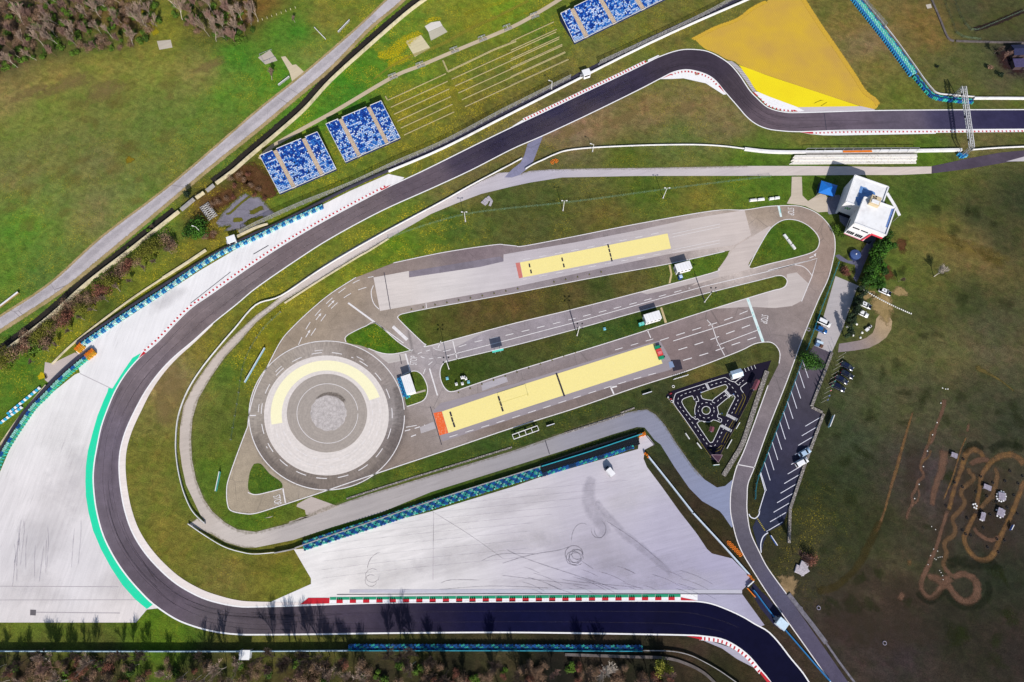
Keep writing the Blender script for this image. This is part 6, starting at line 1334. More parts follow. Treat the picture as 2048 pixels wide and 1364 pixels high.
car(1648.5,645,-28,'#f4f4f6','white car parked on the pale concrete next to the dark blue one', van=True)
car(1642.5,659,-28,'#1a5a9c','dark blue car parked on the pale concrete beside the white one')
car(1694.5,732,-33,'#141c3c','topmost of the four dark cars on the grass right of the flagpoles'); car(1694.5,748.5,-32,'#121830','second from the top of the four dark cars by the flagpoles')
car(1683.7,759,-33,'#10183a','third from the top of the four dark cars by the flagpoles'); car(1676,773.5,-28,'#0e1430','largest dark car, lowest of the four by the flagpoles', big=True)
car(1609.5,905,27,'#b4cce4','silver blue car in the marked car park, above the white van'); car(1603.5,924.5,26,'#f6f6fa','white people carrier in the marked car park, below the silver blue car', van=True)
def box_truck(cx, cy, ang, label):
    b = P(cx, cy, 1.4); root = thing('delivery_van', label, 'van', (b.x, b.y, 0), math.radians(ang))
    MB().box((-.5, 0, 1.35), (2.7, 1.7, 1.9)).build('cargo_box', WALLW, root)
    MB().box((1.25, 0, .85), (.9, 1.6, 1.1), 0, .86).build('cab', mp('grey_cab', '#6a6a80', .3), root)
    MB().box((1.4, 0, 1.32), (.5, 1.3, .2)).build('windscreen', GLASS, root)
    for sx in (-1.2, 1.15):
        for sy in (-1, 1): MB().tube((sx, sy*.62, .3), (sx, sy*.85, .3), .32, n=10).build('wheel', BLKM, root)
box_truck(1219,942,-232,'small white box van standing alone on the grey runoff')
def quad(cx, cy):
    b = P(cx, cy); root = thing('quad_trailer', 'white quad bike with a small box trailer on the grass by the dirt bend', 'quad bike', b, math.radians(40))
    MB().box((.8, 0, .6), (1.3, .7, .4), 0, .8).build('body', WALLW, root); MB().box((.7, 0, .85), (.6, .35, .15)).build('seat', BLKM, root)
    MB().bar((1.2, -.4, 1.0), (1.2, .4, 1.0), .07).build('handlebar', BLKM, root); MB().box((-.9, 0, .55), (1.2, 1.0, .45)).build('trailer_box', WALLW, root)
    for sx, sy in ((.35, .5), (.35, -.5), (1.25, .5), (1.25, -.5), (-.9, .6), (-.9, -.6)): MB().tube((sx, sy-.1, .28), (sx, sy+.1, .28), .28, n=10).build('wheel', BLKM, root)
quad(1736,657)
def small_items():
    # portable toilet, skip-like boxes
    b = P(1359,557); root = thing('portable_toilet', 'small blue portable toilet on the grass below the upper white cabin', 'toilet', b, .3)
    MB().box((0, 0, 1.05), (1.1, 1.1, 2.1)).build('body', mp('blue_plastic_cabin', '#2858a8', .5), root); MB().box((0, 0, 2.2), (1.2, 1.2, .2), 0, .7).build('roof', mp('pale_blue_roof_cap', '#b8d0ec', .5), root); MB().box((0, -.56, 1.0), (.8, .04, 1.8)).build('door', mp('dark_blue_door', '#1c3c78'), root)
    b = P(1638,686); root = thing('tool_stand', 'cluttered blue and brown stall beside the round tree in the car park', 'stall', b, -.4)
    MB().box((0, 0, .9), (2.2, .9, .08)).build('counter', mp('pale_blue_sheet', '#cfe4f4'), root); MB().box((.9, -1.0, .5), (.9, .9, 1.0)).build('crate', mp('brown_crate', '#6a4a3a'), root); MB().box((-.6, -1.1, .6), (1.2, .8, 1.2)).build('cupboard', mp('steel_blue_cabinet', '#6a88b0'), root)
    for s in (-1, 1): MB().bar((s*1.0, 0, 0), (s*1.0, 0, .9), .08).build('leg', STEEL, root)
small_items()
# gantry
def gantry():
    h = 6.0; pts = [P(1924.7,173,h), P(1932.6,173,h), P(1949,293,h), P(1942,293,h)]; b = Vector((pts[0].x, pts[0].y, 0))
    root = thing('lighting_gantry', 'pale lattice gantry spanning the track at the right edge', 'gantry', b)
    q = [p-b for p in pts]; dz = Vector((0, 0, 1.0)); wood = STEEL
    for a, e, nm in ((q[0], q[3], 'chord'), (q[1], q[2], 'chord'), (q[0]-dz, q[3]-dz, 'chord'), (q[1]-dz, q[2]-dz, 'chord')): MB().bar(a, e, .2).build(nm, WHITEW, root)
    n = 22
    for i in range(n):
        m = MB(); t0, t1 = i/n, (i+1)/n
        a, c = q[0].lerp(q[3], t0), q[1].lerp(q[2], t0); a2, c2 = q[0].lerp(q[3], t1), q[1].lerp(q[2], t1)
        m.bar(a, c, .07); m.bar(a, c2, .07) if i % 2 else m.bar(c, a2, .07)
        m.bar(a-dz, a2, .07); m.bar(c, c2-dz, .07); m.bar(a, a-dz, .07); m.bar(c, c-dz, .07); m.bar(a-dz, c-dz, .06)
        m.build('lattice_bay', STEEL, root)
    for e0, e1, sx in ((q[0], q[1], 1), (q[3], q[2], -1)):
        for p in (e0, e1):
            for k_ in (-.35, .35):
                MB().bar(p+Vector((0, k_, 0)), (p.x, p.y+k_, 0), .14).build('leg', STEEL, root)
        m = MB()
        for j in range(6):
            z0, z1 = j, j+1; a, c = (e0, e1) if j % 2 else (e1, e0)
            m.bar((a.x, a.y, z0), (c.x, c.y, z1), .07)
        m.build('leg_bracing', STEEL, root)
        MB().box(((e0.x+e1.x)/2, e0.y, .25), (2.6, 1.6, .5)).build('footing', mp('pale_blue_block', '#8cc0e0') if sx < 0 else GREYW, root)
    for t in (.12, .5, .88): MB().box(q[0].lerp(q[3], t)+Vector((-.3, 0, -.5)), (.3, .8, .5)).build('lamp', DARKM, root)
gantry()
tyre_barrier([(1919,306),(1925,312),(1934,308)], 'small cluster of blue tyres round the lower foot of the gantry', 2, lambda i, j: 'b' if (i+j) % 2 else 'c', sm=0, per=3)
# lamp posts
def lamp(x, y, h, label, heads=2, dirv=0.0):
    root = thing('lamp_post', label, 'lamp post', P(x, y), dirv, 'tall lamp posts')
    MB().tube((0, 0, 0), (0, 0, h), .14, .08, 8).build('pole', WHITEW, root)
    if heads == 4:
        MB().bar((-.7, -.7, h), (.7, .7, h), .07).build('cross_arm', STEEL, root); MB().bar((-.7, .7, h+.01), (.7, -.7, h+.01), .07).build('cross_arm', STEEL, root)
        for sx in (-1, 1):
            for sy in (-1, 1): MB().box((sx*.8, sy*.8, h+.05), (.55, .4, .22), math.atan2(sy, sx)).build('lamp_head', DARKM, root)
    elif heads == 2:
        MB().bar((-.8, 0, h), (.8, 0, h), .08).build('cross_arm', STEEL, root)
        for s in (-1, 1): MB().box((s*.8, 0, h+.06), (.6, .3, .16)).build('lamp_head', WHITEW, root)
    else:
        MB().bar((0, 0, h), (-1.0, .3, h+.1), .1).build('arm', WHITEW, root); MB().box((-1.1, .33, h+.1), (.7, .3, .15), -.3).build('lamp_head', WHITEW, root)
    MB().box((0, 0, .15), (.5, .5, .3)).build('foot', GREYW, root)
lamp(931,443,7.2,'white twin-headed lamp post on the grass slope, leftmost of three along the wire fence'); lamp(1126,421,7.2,'white twin-headed lamp post on the grass slope, middle of three along the wire fence'); lamp(1326,396,7.2,'white twin-headed lamp post on the grass slope, rightmost of three along the wire fence')
lamp(898,738,11.3,'tall four-headed lamp post at the tip of the grass island near the skid circle', 4); lamp(1154,671,10.3,'tall four-headed lamp post on the grass strip left of the middle white cabin', 4); lamp(1409,604,11.3,'tall four-headed lamp post on the grass strip near the upper white cabin', 4)
lamp(407,470,6.4,'white single-armed lamp post beside the dark green bush', 1); lamp(1103,178,4.5,'short white post with a round sign at the mesh fence', 0); lamp(1185,303,4.5,'white signal post on the jointed white rail above the service road', 1)
# flagpoles
def flagpole(x, y, flag, label, h=5.2):
    root = thing('flagpole', label, 'flagpole', P(x, y), random.uniform(-.2, .3), 'flagpoles by the car park')
    MB().tube((0, 0, 0), (0, 0, h), .06, .04, 8).build('pole', mp('pale_pole', '#c8c4b8'), root); MB().tube((0, 0, h), (0, 0, h+.1), .1, .1, 8).build('knob', mp('pale_pole', '#c8c4b8'), root)
    if flag:
        m = MB(); n = 6; w = 1.5
        for i in range(n):
            x0, x1 = w*i/n, w*(i+1)/n; y0, y1 = .16*math.sin(i*1.3), .16*math.sin((i+1)*1.3)
            m.face([(x0*.5, y0, h-.05-x0*.7), (x1*.5, y1, h-.05-x1*.7), (x1*.5, y1, h-1.15-x1*.7), (x0*.5, y0, h-1.15-x0*.7)])
        m.build('flag', mp('flag_'+flag.strip('#'), flag, .8), root)
for i, (x, y) in enumerate(((1677,714),(1673,722),(1671,731),(1666.5,740),(1663,750),(1660,758.5))): flagpole(x, y, None, 'bare pale flagpole without a flag, in the row along the rubble wall')
for x, y, c, lb in ((1657,768,'#2c8f88','flagpole with a furled turquoise flag'),(1652.5,777,'#2a9a60','flagpole with a furled green flag'),(1649,787,'#e07a80','flagpole with a furled red and white flag'),(1646,797,'#3a70c0','flagpole with a furled pale blue flag'),(1643,805,'#24409a','flagpole with a furled dark blue flag')): flagpole(x, y, c, lb)
# advertising boards
def board(p0, p1, z0, z1, label, face, legs=2, t=.12, cat='sign board', frame=None):
    a, b = P(*p0), P(*p1); root = thing('sign_board', label, cat, a); d = b-a
    MB().bar(Vector((0, 0, (z0+z1)/2)), d+Vector((0, 0, (z0+z1)/2)), t, z1-z0).build('panel', face, root)
    for i in range(legs):
        q = d*((i+.5)/legs) if legs > 1 else d*.5; MB().bar((q.x, q.y, 0), (q.x, q.y, z0), .16).build('leg', STEEL, root)
    MB().bar(Vector((0, 0, z1+.04)), d+Vector((0, 0, z1+.04)), t+.1, .08).build('frame_rail', frame or WHITEW, root)
TEAL = mp('turquoise_panel', '#58c8bc', .5, .15); AQUA = mp('pale_blue_panel', '#9ccce8', .5, .15)
board((985,708),(1007,703),1.6,4.0,'turquoise sign board on two legs beside the middle training road', TEAL)
board((434,983),(442,944),.2,1.5,'turquoise and dark sign board on the grass left of the skid circle', TEAL, 3)
board((491,766),(531,697),.2,1.2,'long white and blue sign board above the skid circle', AQUA, 5)
board((1093,853),(1109,848),.1,.9,'little dark blue sign board above the rubble drain edging', mp('deep_blue_panel', '#2a4a98')); board((1284,790),(1303,784),.1,.9,'narrow dark blue sign board on the grass left of the traffic garden', mp('deep_blue_panel', '#2a4a98'))
board((1425,931),(1437,930),.3,1.2,'turquoise sign board at the lowest tip of the traffic garden', mp('bright_turquoise', '#3cc8d0'))
board((1370,867),(1378,879),.2,.9,'white board along the left fence of the traffic garden, upper one', WALLW); board((1393,886),(1402,898),.2,.9,'white board along the left fence of the traffic garden, lower one', WALLW)
board((1471,858),(1478,846),.2,.9,'white board along the right fence of the traffic garden', WALLW); board((1452,898),(1462,880),.2,1.0,'blue board along the right fence of the traffic garden', mp('deep_blue_panel', '#2a4a98'))
board((1655,855),(1664,832),.3,2.0,'pale blue and red banner board at the step of the car park wall', AQUA)
board((1539,1071),(1552,1091),.3,1.4,'blue banner board at the lower tip of the car park', mp('bright_blue_panel', '#2a70d8')); board((2018,1060),(2023,1050),.3,1.2,'small blue board at the right edge inside the dirt circuit', mp('bright_blue_panel', '#2a70d8'))
board((629,56),(652,80),.1,.5,'pale beam lying on the grass near the country road', CREAMW, 0); board((677,67),(700,43),.3,1.1,'grey rail board at the upper edge of the country road', STEEL, 3); board((558,173),(580,156),.3,1.2,'grey rail at the field entrance left of the country road', STEEL, 3)
board((0,616),(39,586),.2,.9,'weathered wooden beam at the left edge above the country road', mp('weathered_timber', '#a08050', .9, .3), 0, .5)
def script_sign():
    root = thing('lettering_sign', 'white free-standing lettering on the grass above the traffic garden', 'sign', P(1361,755), math.radians(17)); m = None
    x = -2.7
    for w in (.5, .6, .5, .7, .5, .5, .6, .7):
        m = MB(); m.bar((x, 0, .1), (x+.5, 0, 1.3), .14, .12); m.bar((x+w*.5, 0, .1), (x+w*.5+.35, 0, .9), .12, .1); m.bar((x, 0, .15), (x+w, 0, .15), .12, .1); m.bar((x+.3, 0, .8), (x+w+.2, 0, .75), .1, .1); m.build('letter', WALLW, root); x += w+.1
script_sign()
def block(pts, w, h, label, mat, name, cat, group=None):
    c = PL(pts); b = c[0]; d = c[1]-c[0]; L_ = d.length; root = thing(name, label, cat, b, math.atan2(d.y, d.x), group)
    n = max(2, int(L_/2.0))
    for i in range(n): MB().box((L_*(i+.5)/n, 0, h/2), (L_/n-.06, w, h), 0, .82).build('segment', mat, root)
block([(1498,402),(1529,399)],.8,.8,'longer white concrete barrier on the grass above the paved strip',WHITEW,'concrete_barrier','barrier'); block([(1537,399),(1559,396)],.8,.8,'shorter white concrete barrier on the grass, nearest the side path',WHITEW,'concrete_barrier','barrier')
block([(1567,469),(1590,499)],.9,.6,'jointed white concrete beam lying on the drop-shaped grass island',WHITEW,'concrete_beam','beam')
def pallet(x, y, w, l, rot, label, legs=True, h=.8, name='timber_platform', n=6):
    root = thing(name, label, 'platform', P(x, y), rot)
    for i in range(n): MB().box((0, -l/2+l*(i+.5)/n, h), (w, l/n*.78, .08)).build('plank', mp('silvered_timber', '#a8a0b0', .9, .25), root)
    for sx in (-1, 1):
        for sy in (-1, 1): MB().bar((sx*w*.42, sy*l*.42, 0), (sx*w*.42, sy*l*.42, h), .1).build('leg', mp('silvered_timber', '#a8a0b0'), root)
pallet(1906,911,2.0,1.6,-.4,'small timber platform with a pale beam beside it, left of the dirt circuit'); pallet(1972,975,2.4,1.6,-.4,'timber platform inside the dirt circuit, upper one'); pallet(1999,1025,2.2,2.6,-.5,'square timber platform with stools inside the dirt circuit', n=8)
pallet(2001,993,2.2,2.4,-.2,'timber platform ringed by pale stools inside the dirt circuit', n=8); pallet(1963,1033,1.4,2.6,-.4,'narrow timber platform with pale stools inside the dirt circuit')
stools = []
def stool(x, y, label, group, s=1.0):
    root = thing('pale_stool', label, 'stool', P(x, y), random.random()*3, group)
    MB().tube((0, 0, .36), (0, 0, .44), .27*s, .27*s, 10).build('seat', WALLW, root); MB().tube((0, 0, 0), (0, 0, .36), .14*s, .12*s, 8).build('stem', mp('pale_rib', '#e2e0e2'), root)
for i in range(12):
    t = i*math.pi/6; stool(2001+9*math.cos(t), 993+10*math.sin(t), 'pale stool standing round the ringed timber platform in the dirt circuit', 'stools round the ringed platform')
for dx, dy in ((-7,-5),(-2,-8),(4,-7),(7,-2),(8,4),(5,8),(0,10),(-6,7)): stool(1999+dx, 1025+dy, 'pale stool beside the square timber platform in the dirt circuit', 'stools at the square platform')
for dx, dy in ((-4,6),(0,8),(4,-7),(2,-2)): stool(1963+dx, 1033+dy, 'pale stool beside the narrow timber platform in the dirt circuit', 'stools at the narrow platform')
for dx, dy in ((-3,-4),(1,-5),(4,-1),(-1,2),(3,4)): stool(1948+dx, 1013+dy, 'pale stool in the dark cluster left of the dirt circuit platforms', 'stools in the dark cluster')
ST = None
def stone(x, y, label, group, s=.22, col='#efece6'):
    m = MB(); n = 7; v = [(0, 0, s*.9)]; 
    for k_, (rr, zz_) in enumerate(((.75, .75), (1.0, .3), (.9, 0))):
        for i in range(n):
            t = 2*math.pi*i/n; q = random.uniform(.8, 1.2); v.append((s*rr*q*math.cos(t), s*rr*q*math.sin(t), s*zz_))
    f = [(0, 1+i, 1+(i+1) % n) for i in range(n)]+[(1+k_*n+i, 1+k_*n+n+i, 1+k_*n+n+(i+1) % n, 1+k_*n+(i+1) % n) for k_ in range(2) for i in range(n)]
    o = m.add(v, f).build('marker_stone', mp('marker_stone_'+col.strip('#'), col, .9, .15)); o.location = P(x, y); tag(o, label, 'stone', group); return o
for i in range(28):
    t = i/27; stone(1716+t*106, 573+t*54+3*math.sin(t*3), 'white painted stone in the row between the white cars and the meadow', 'row of white stones', .28)
for x, y in ((1694.5,653.5),(1713,648.5),(1705.5,670.5),(1724,665.5),(1720.5,675.5)): stone(x, y, 'pale boulder on the grass by the dark hedge and the dirt bend', 'pale boulders by the hedge', .42)
for x, y in ((1881.5,806),(1874,845),(1865,869.5),(1854.5,902),(1846.5,933),(1838,968.5),(1829,997)): stone(x, y, 'white marker stone along the wavy dirt trail', 'stones along the wavy trail', .2)
for x, y in ((1885,776),(1891,778),(1895.5,778)): stone(x, y, 'white stone of the trio at the head of the wavy dirt trail', 'trio of white stones', .22)
for x, y in ((1869,1117),(1872,1119),(1876,1115),(1880,1114),(1884,1113.5),(1863,1053),(1871,1059),(1867,1098),(1875,1102),(1879,1141),(1882,1145),(1885,1151),(1886,1159),(1861,1111),(1856,1129)): stone(x, y, 'tiny white marker stone near the figure-eight end of the dirt circuit', 'marker stones at the figure eight', .15)
for x, y in ((1785,100),(1966,152),(1971,160),(1968,170),(1956,167)): pass
# scattered black tyres as circuit markers
def floor_tyre(x, y, label, group, r=.33, mat=None):
    m = MB(); n, k_ = 12, 6; v = []
    for i in range(n):
        a = 2*math.pi*i/n
        for j in range(k_):
            b = 2*math.pi*j/k_; rr = r+.11*math.cos(b); v.append((rr*math.cos(a), rr*math.sin(a), .12+.11*math.sin(b)))
    f = [(i*k_+j, ((i+1) % n)*k_+j, ((i+1) % n)*k_+(j+1) % k_, i*k_+(j+1) % k_) for i in range(n) for j in range(k_)]
    o = m.add(v, f).build('old_tyre', mat or mp('old_rubber', '#15151c', .8), None, True); o.location = P(x, y); tag(o, label, 'tyre', group)
for x, y in T6((850,385),(710,760),(1130,665),(1190,770),(1325,765),(1055,910),(1230,980),(1380,1070),(1555,1165),(1135,1200),(1280,1275),(575,1135),(910,1330),(1600,575),(1520,735),(1730,775),(1660,965),(1720,1260),(1800,660),(840,835)): floor_tyre(x, y, 'black tyre lying inside the dirt circuit as a course marker', 'black marker tyres in the dirt circuit')
for x, y in T4(1536,1023,(1580,180),(1620,190),(1590,50),(1720,130),(1830,220),(1840,325),(1555,150),(1890,230),(1755,285)): floor_tyre(x, y, 'black tyre lying inside the dirt circuit as a course marker', 'black marker tyres in the dirt circuit')
for p, lb in (((1637,1215.5),'pale ring of a tyre on the meadow beside the lower road'),((1769,1286),'pale ring of a tyre on the dark meadow at the bottom right'),((1601,1217),'pale tyre ring at the edge of the lower road'),((1617,659),'cream ring of a tyre by the road at the round tree')): floor_tyre(*p, lb, None, .55, mp('chalky_rubber', '#9a94a4', .9))
for x, y in ((1346.5,773),(1343.5,803)): floor_tyre(x, y, 'white painted tyre at the left tip of the traffic garden', 'white tyres at the traffic garden', .4, WHITEW)
# orange tyres
for (x, y) in ((1103,324),(1106,321.5),(1105,326.5)): floor_tyre(x, y, 'orange tyre in the left pile below the jointed white rail', 'left pile of orange tyres', .42, ORNG)
for (x, y) in ((1111,320),(1114,321.5),(1112,324)): floor_tyre(x, y, 'orange tyre in the right pile below the jointed white rail', 'right pile of orange tyres', .42, ORNG)
for i in range(6):
    for dx, dy in ((0,0),(3.4,1.2),(1,3.6)): floor_tyre(1456+i*4.6+dx, 1084+i*4.6+dy, 'orange tyre in the slanting pile beside the lower road', 'slanting pile of orange tyres', .36, ORNG)
# turnstile gates on the cream footpath
for x, y, lb in ((1069,33,'by the top grandstand'),(1015,57,'second from the top grandstand'),(965,79,'above the long terrace rail'),(909,102,'below the two concrete slabs'),(841,132,'above the terrace corner'),(786,155,'lowest of the row')):
    root = thing('path_gate', 'pale metal gate straddling the cream footpath, '+lb, 'gate', P(x, y), math.radians(25), 'gates on the cream footpath')
    for s in (-1, 1):
        MB().bar((-1.6, s*1.0, 1.0), (1.6, s*1.0, 1.0), .14).build('rail', STEEL, root); MB().bar((-1.6, s*1.0, .5), (1.6, s*1.0, .5), .1).build('rail', STEEL, root)
        for q in (-1.5, 1.5): MB().bar((q, s*1.0, 0), (q, s*1.0, 1.05), .12).build('post', STEEL, root)
    MB().bar((0, -1.0, .8), (0, 1.0, .8), .12).build('cross_bar', WHITEW, root)
# sprinkler frames, trailer frame, lane start box
def trailer():
    a = P(1026,875); b = P(1076,857); d = b-a; root = thing('boom_trailer', 'white tubular trailer frame parked on the grass below the lower yellow lane', 'trailer', a, math.atan2(d.y, d.x)); L_ = d.length
    for s in (-.8, .8): MB().bar((0, s, 1.0), (L_, s, 1.0), .22).build('beam', WHITEW, root)
    for i in range(5): MB().bar((L_*i/4, -.8, 1.0), (L_*i/4, .8, 1.0), .18).build('cross_member', WHITEW, root)
    MB().bar((L_*.1, .7, 1.7), (L_*.9, .7, 1.7), .2).build('top_beam', WHITEW, root)
    for x in (.1, .5, .9): MB().bar((L_*x, .7, 1.0), (L_*x, .7, 1.7), .14).build('upright', WHITEW, root)
    for x in (.12, .55, .9):
        for s in (-1, 1): MB().tube((L_*x, s*1.0, .35), (L_*x, s*1.2, .35), .36, n=10).build('wheel', BLKM, root)
trailer()
def start_box():
    root = thing('spray_machine', 'red machine between two green tanks at the right end of the lower yellow lane', 'machine', P(1318,706), math.radians(17))
    MB().box((0, 0, .7), (1.9, 2.6, .9), 0, .95).build('housing', mp('red_machine_paint', '#e04848', .5), root)
    MB().box((0, -.2, 1.2), (1.3, 1.0, .12)).build('hatch', mp('pale_red_panel', '#e88080', .5), root)
    for s in (-1, 1):
        tk = MB().box((0, s*1.9, .6), (2.0, 1.1, .9), 0, .9).build('tank', mp('green_tank', '#149068', .5), root)
        MB().box((1.0, s*1.9, 1.0), (.4, .6, .3)).build('valve', DARKM, tk)
start_box()
def tower_frame():
    a = P(1008,803); root = thing('goal_frame', 'thin tubular goal-like frame over the lower yellow lane', 'frame', a)
    q = [P(1000,810)-a, P(1056,792)-a]; 
    for p in q: MB().bar(p, p+Vector((0,0,3.2)), .07).build('upright', mp('brass_pipe', '#b8a848'), root)
    MB().bar(q[0]+Vector((0,0,3.2)), q[1]+Vector((0,0,3.2)), .07).build('crossbar', mp('brass_pipe', '#b8a848'), root)
tower_frame()
for i in range(9): pass
def cone(x, y, label, group, c='#e8d040'):
    root = thing('lane_marker', label, 'marker', P(x, y), 0, group); MB().box((0, 0, .04), (.5, .5, .08)).build('base', BLKM, root); MB().tube((0, 0, .08), (0, 0, .55), .17, .05, 8).build('cone_body', mp('cone_'+c.strip('#'), c, .5), root)
for i in range(10): cone(823+i*23.6, 619-i*4.6, 'low olive marker along the kerb of the upper wet track', 'markers along the upper wet track', '#8a8430')
for i in range(11): cone(917+i*23.4, 785-i*8.3+.03*i*i, 'low olive marker along the kerb of the lower wet track', 'markers along the lower wet track', '#8a8430')
for i in range(5): cone(1108+i*23.6, 564-i*5, 'low olive marker along the kerb right of the upper wet track centre', 'markers right of the upper wet track centre', '#8a8430')
for i, (x, y) in enumerate(((913,763),(925,762),(924,750),(928.5,749.5),(932,752))):
    root = thing('pump_unit', 'white pump box in the cluster on the grass island near the skid circle', 'pump box', P(x, y+6), .3, 'cluster of white pump boxes'); MB().box((0, 0, .5), (.8, .8, 1.0)).build('housing', WALLW, root); MB().tube((0, 0, 1.0), (0, 0, 1.25), .2, .15, 8).build('cap', GREYW, root)
for x, y, lb in ((894.5,757,'small pale blue valve cover left of the pump boxes'),(937,764,'small pale blue valve cover right of the pump boxes'),(1209,658,'small pale blue valve cover left of the middle white cabin')):
    root = thing('valve_cover', lb, 'valve cover', P(x, y), .2); MB().box((0, 0, .25), (1.0, 1.0, .5), 0, .8).build('lid', mp('pale_blue_valve', '#7cc8dc', .5), root); MB().bar((-.4, 0, .55), (.4, 0, .55), .08).build('handle', STEEL, root)
root = thing('rubble_pile', 'heap of broken pale concrete slabs on the grass right of the service road', 'rubble', P(976,404), 0)
for i in range(7): MB().box((random.uniform(-1.8,1.8), random.uniform(-1.2,1.2), .12+.05*i), (random.uniform(1,2.4), random.uniform(.8,1.6), .16), random.random()*3).build('slab', mp('broken_concrete', '#b8b0b8', .95, .3, 2), root)
root = thing('rubble_pile', 'broken concrete slab with curled edges under the brown bush at the lower right', 'rubble', P(1606,1140), .5); 
for a, b_, c_ in ((0,0,.3),(.6,.8,.5),(-.9,.5,.42)): MB().box((a, b_, c_), (3.2, 2.6, .22), a, .9).build('slab', mp('broken_concrete', '#a8a0a4'), root)
root = thing('steel_deck', 'rusty white lattice stair frame beside the cracked asphalt yard', 'stair frame', P(419,425), math.radians(-52))
for i in range(9): MB().bar((-3.6+i*.9, -1.7, .5+.1*i), (-3.6+i*.9, 1.7, .5+.1*i), .12).build('tread_bar', STEEL, root)
for i in range(7):
    m = MB(); m.bar((-3.4+i*1.0, -1.6, .7+.1*i), (-2.4+i*1.0, 1.6, .75+.1*i), .08); m.bar((-3.4+i*1.0, 1.6, .72+.1*i), (-2.4+i*1.0, -1.6, .76+.1*i), .08); m.build('cross_brace', WHITEW, root)
for s in (-1, 1): MB().bar((-3.8, s*1.75, .5), (3.9, s*1.75, 1.4), .14).build('side_beam', STEEL, root)
for x, y, lb in ((398,395,'dark metal frame straddling the cream wall by the conifer'),): 
    root = thing('pipe_frame', lb, 'frame', P(x, y), .6)
    for s in (-1, 1): MB().bar((s*1.5, 0, 0), (s*1.5, 0, 2.0), .1).build('upright', DARKM, root)
    MB().bar((-1.5, 0, 2.0), (1.5, 0, 2.0), .1).build('crossbar', DARKM, root)
# swimming-pool-like trampoline under the trees by the control building
root = thing('garden_tank', 'round dark blue covered tank in the shade below the control building', 'tank', P(1708,512), 0)
MB().tube((0, 0, 0), (0, 0, 1.3), 1.9, 1.9, 20).build('shell', mp('navy_tank', '#2a3a68', .5), root); MB().tube((0, 0, 1.3), (0, 0, 1.7), 1.95, .5, 20).build('cover', mp('blue_tank_cover', '#3c5488', .5), root); MB().tube((0, 0, 1.7), (0, 0, 1.95), .25, .2, 8).build('vent', WALLW, root)
root = thing('farm_shed', 'dark blue roofed shed with a rusty yard at the right edge', 'shed', P(2034,108), .05)
MB().box((0, 0, 1.2), (6.5, 4.4, 2.4)).build('body', mp('shed_wall_brown', '#4a3a3c', .9), root); 
m = MB(); m.add([(-3.5,-2.5,2.4),(3.5,-2.5,2.4),(3.5,2.5,2.4),(-3.5,2.5,2.4),(-3.5,0,3.3),(3.5,0,3.3)], [(0,1,5,4),(2,3,4,5),(1,2,5),(3,0,4)]); m.build('roof', mp('navy_shed_roof', '#1e2248', .7, .2), root); MB().box((-1.2, -2.23, 1.0), (1.1, .08, 2.0)).build('door', mp('shed_door', '#241c20'), root)
root = thing('lean_to', 'low grey violet tin lean-to beside the dark shed at the right edge', 'shed', P(2036,132), .02); MB().box((0, 0, .9), (5.6, 3.6, 1.8)).build('body', mp('shed_wall_brown', '#4a3a3c'), root); MB().box((0, 0, 1.9), (6.0, 4.0, .14)).build('roof', mp('violet_tin', '#4c4468', .6, .3), root); MB().box((.8, -1.82, .8), (1.0, .06, 1.6)).build('door', mp('shed_door', '#241c20'), root)
for pts, lb in (([(1862,-4),(1880,38),(1895,74),(1908,82)], 'low stone lined ditch wall near the top right corner, sloping part'), ([(1912,82),(1980,84),(2060,86)], 'low stone lined ditch wall near the top right corner, level part')): wall(pts, .35, .8, lb, mp('mossy_stone', '#6a6260'), 'stone_wall')
fence([(1885,-4),(1905,48),(1916,72),(1960,80)], 1.2, 'thin dark wire fence inside the ditch wall near the top right corner', mat=WIREG, postm=DARKM, step=3.5, name='wire_fence', rail=False); fence([(1906,-4),(1920,34),(1935,56),(1950,62),(1990,46),(2052,20)], 1.2, 'thin dark wire fence bending round the field in the top right corner', mat=WIREG, postm=DARKM, step=3.5, name='wire_fence', rail=False)
softband('mud_patch', [(1945,60),(1990,46),(2050,20)], 2.2, .013, m_decal('dark_mud', '#2c2026', '#3a2a24', .5, .7, .8)); softpatch('mud_patch', 2030, 122, 9, 7, .012, MATS.setdefault('dm', m_decal('dark_yard_mud', '#2a2028', '#3c2420', .5, .7, .85)))
root = thing('slab_railing', 'bent grey railing round the concrete slab left of the country road', 'railing', P(536,114), math.radians(28))
for s in (-1, 1):
    MB().bar((-2.6, s*2.1, .9), (2.6, s*2.1, .9), .08).build('rail', STEEL, root)
    for q in (-2.5, 0, 2.5): MB().bar((q, s*2.1, 0), (q, s*2.1, .95), .09).build('post', STEEL, root)
MB().bar((-2.6, -2.1, .9), (-2.6, 2.1, .9), .08).build('rail', STEEL, root)
# ================================================================== TRAFFIC GARDEN
def g8(*p): return T8(1320, 720, *p)
GA = m_asphalt('fresh_black_asphalt', .08, .1)
TGO = g8((95,580),(110,545),(190,495),(620,350),(1000,235),(1130,200),(1300,150),(1560,60),(1780,5),(1690,250),(1600,300),(1500,500),(1430,650),(1290,900),(1180,1120),(1050,1340),(950,1560),(900,1660),(800,1560),(640,1330),(380,970),(220,740),(110,620))
sheet('traffic_garden_asphalt', PL(TGO), 0.02, GA, const('#221e2e'), 3.0)
gi = lambda *p: sheet('grass_island', PL(smooth(list(g8(*p))+[g8(p[0])[0]], 3)[:-1]), 0.03, GRASS, grass_tint, 3.0, 0.0)
gi((345,660),(375,620),(500,578),(530,595),(540,640),(570,690),(575,740),(560,800),(550,880),(520,905),(440,820),(360,700))
gi((655,530),(800,470),(1020,400),(1060,405),(1078,440),(1040,490),(900,590),(820,650),(740,630),(690,620),(660,570))
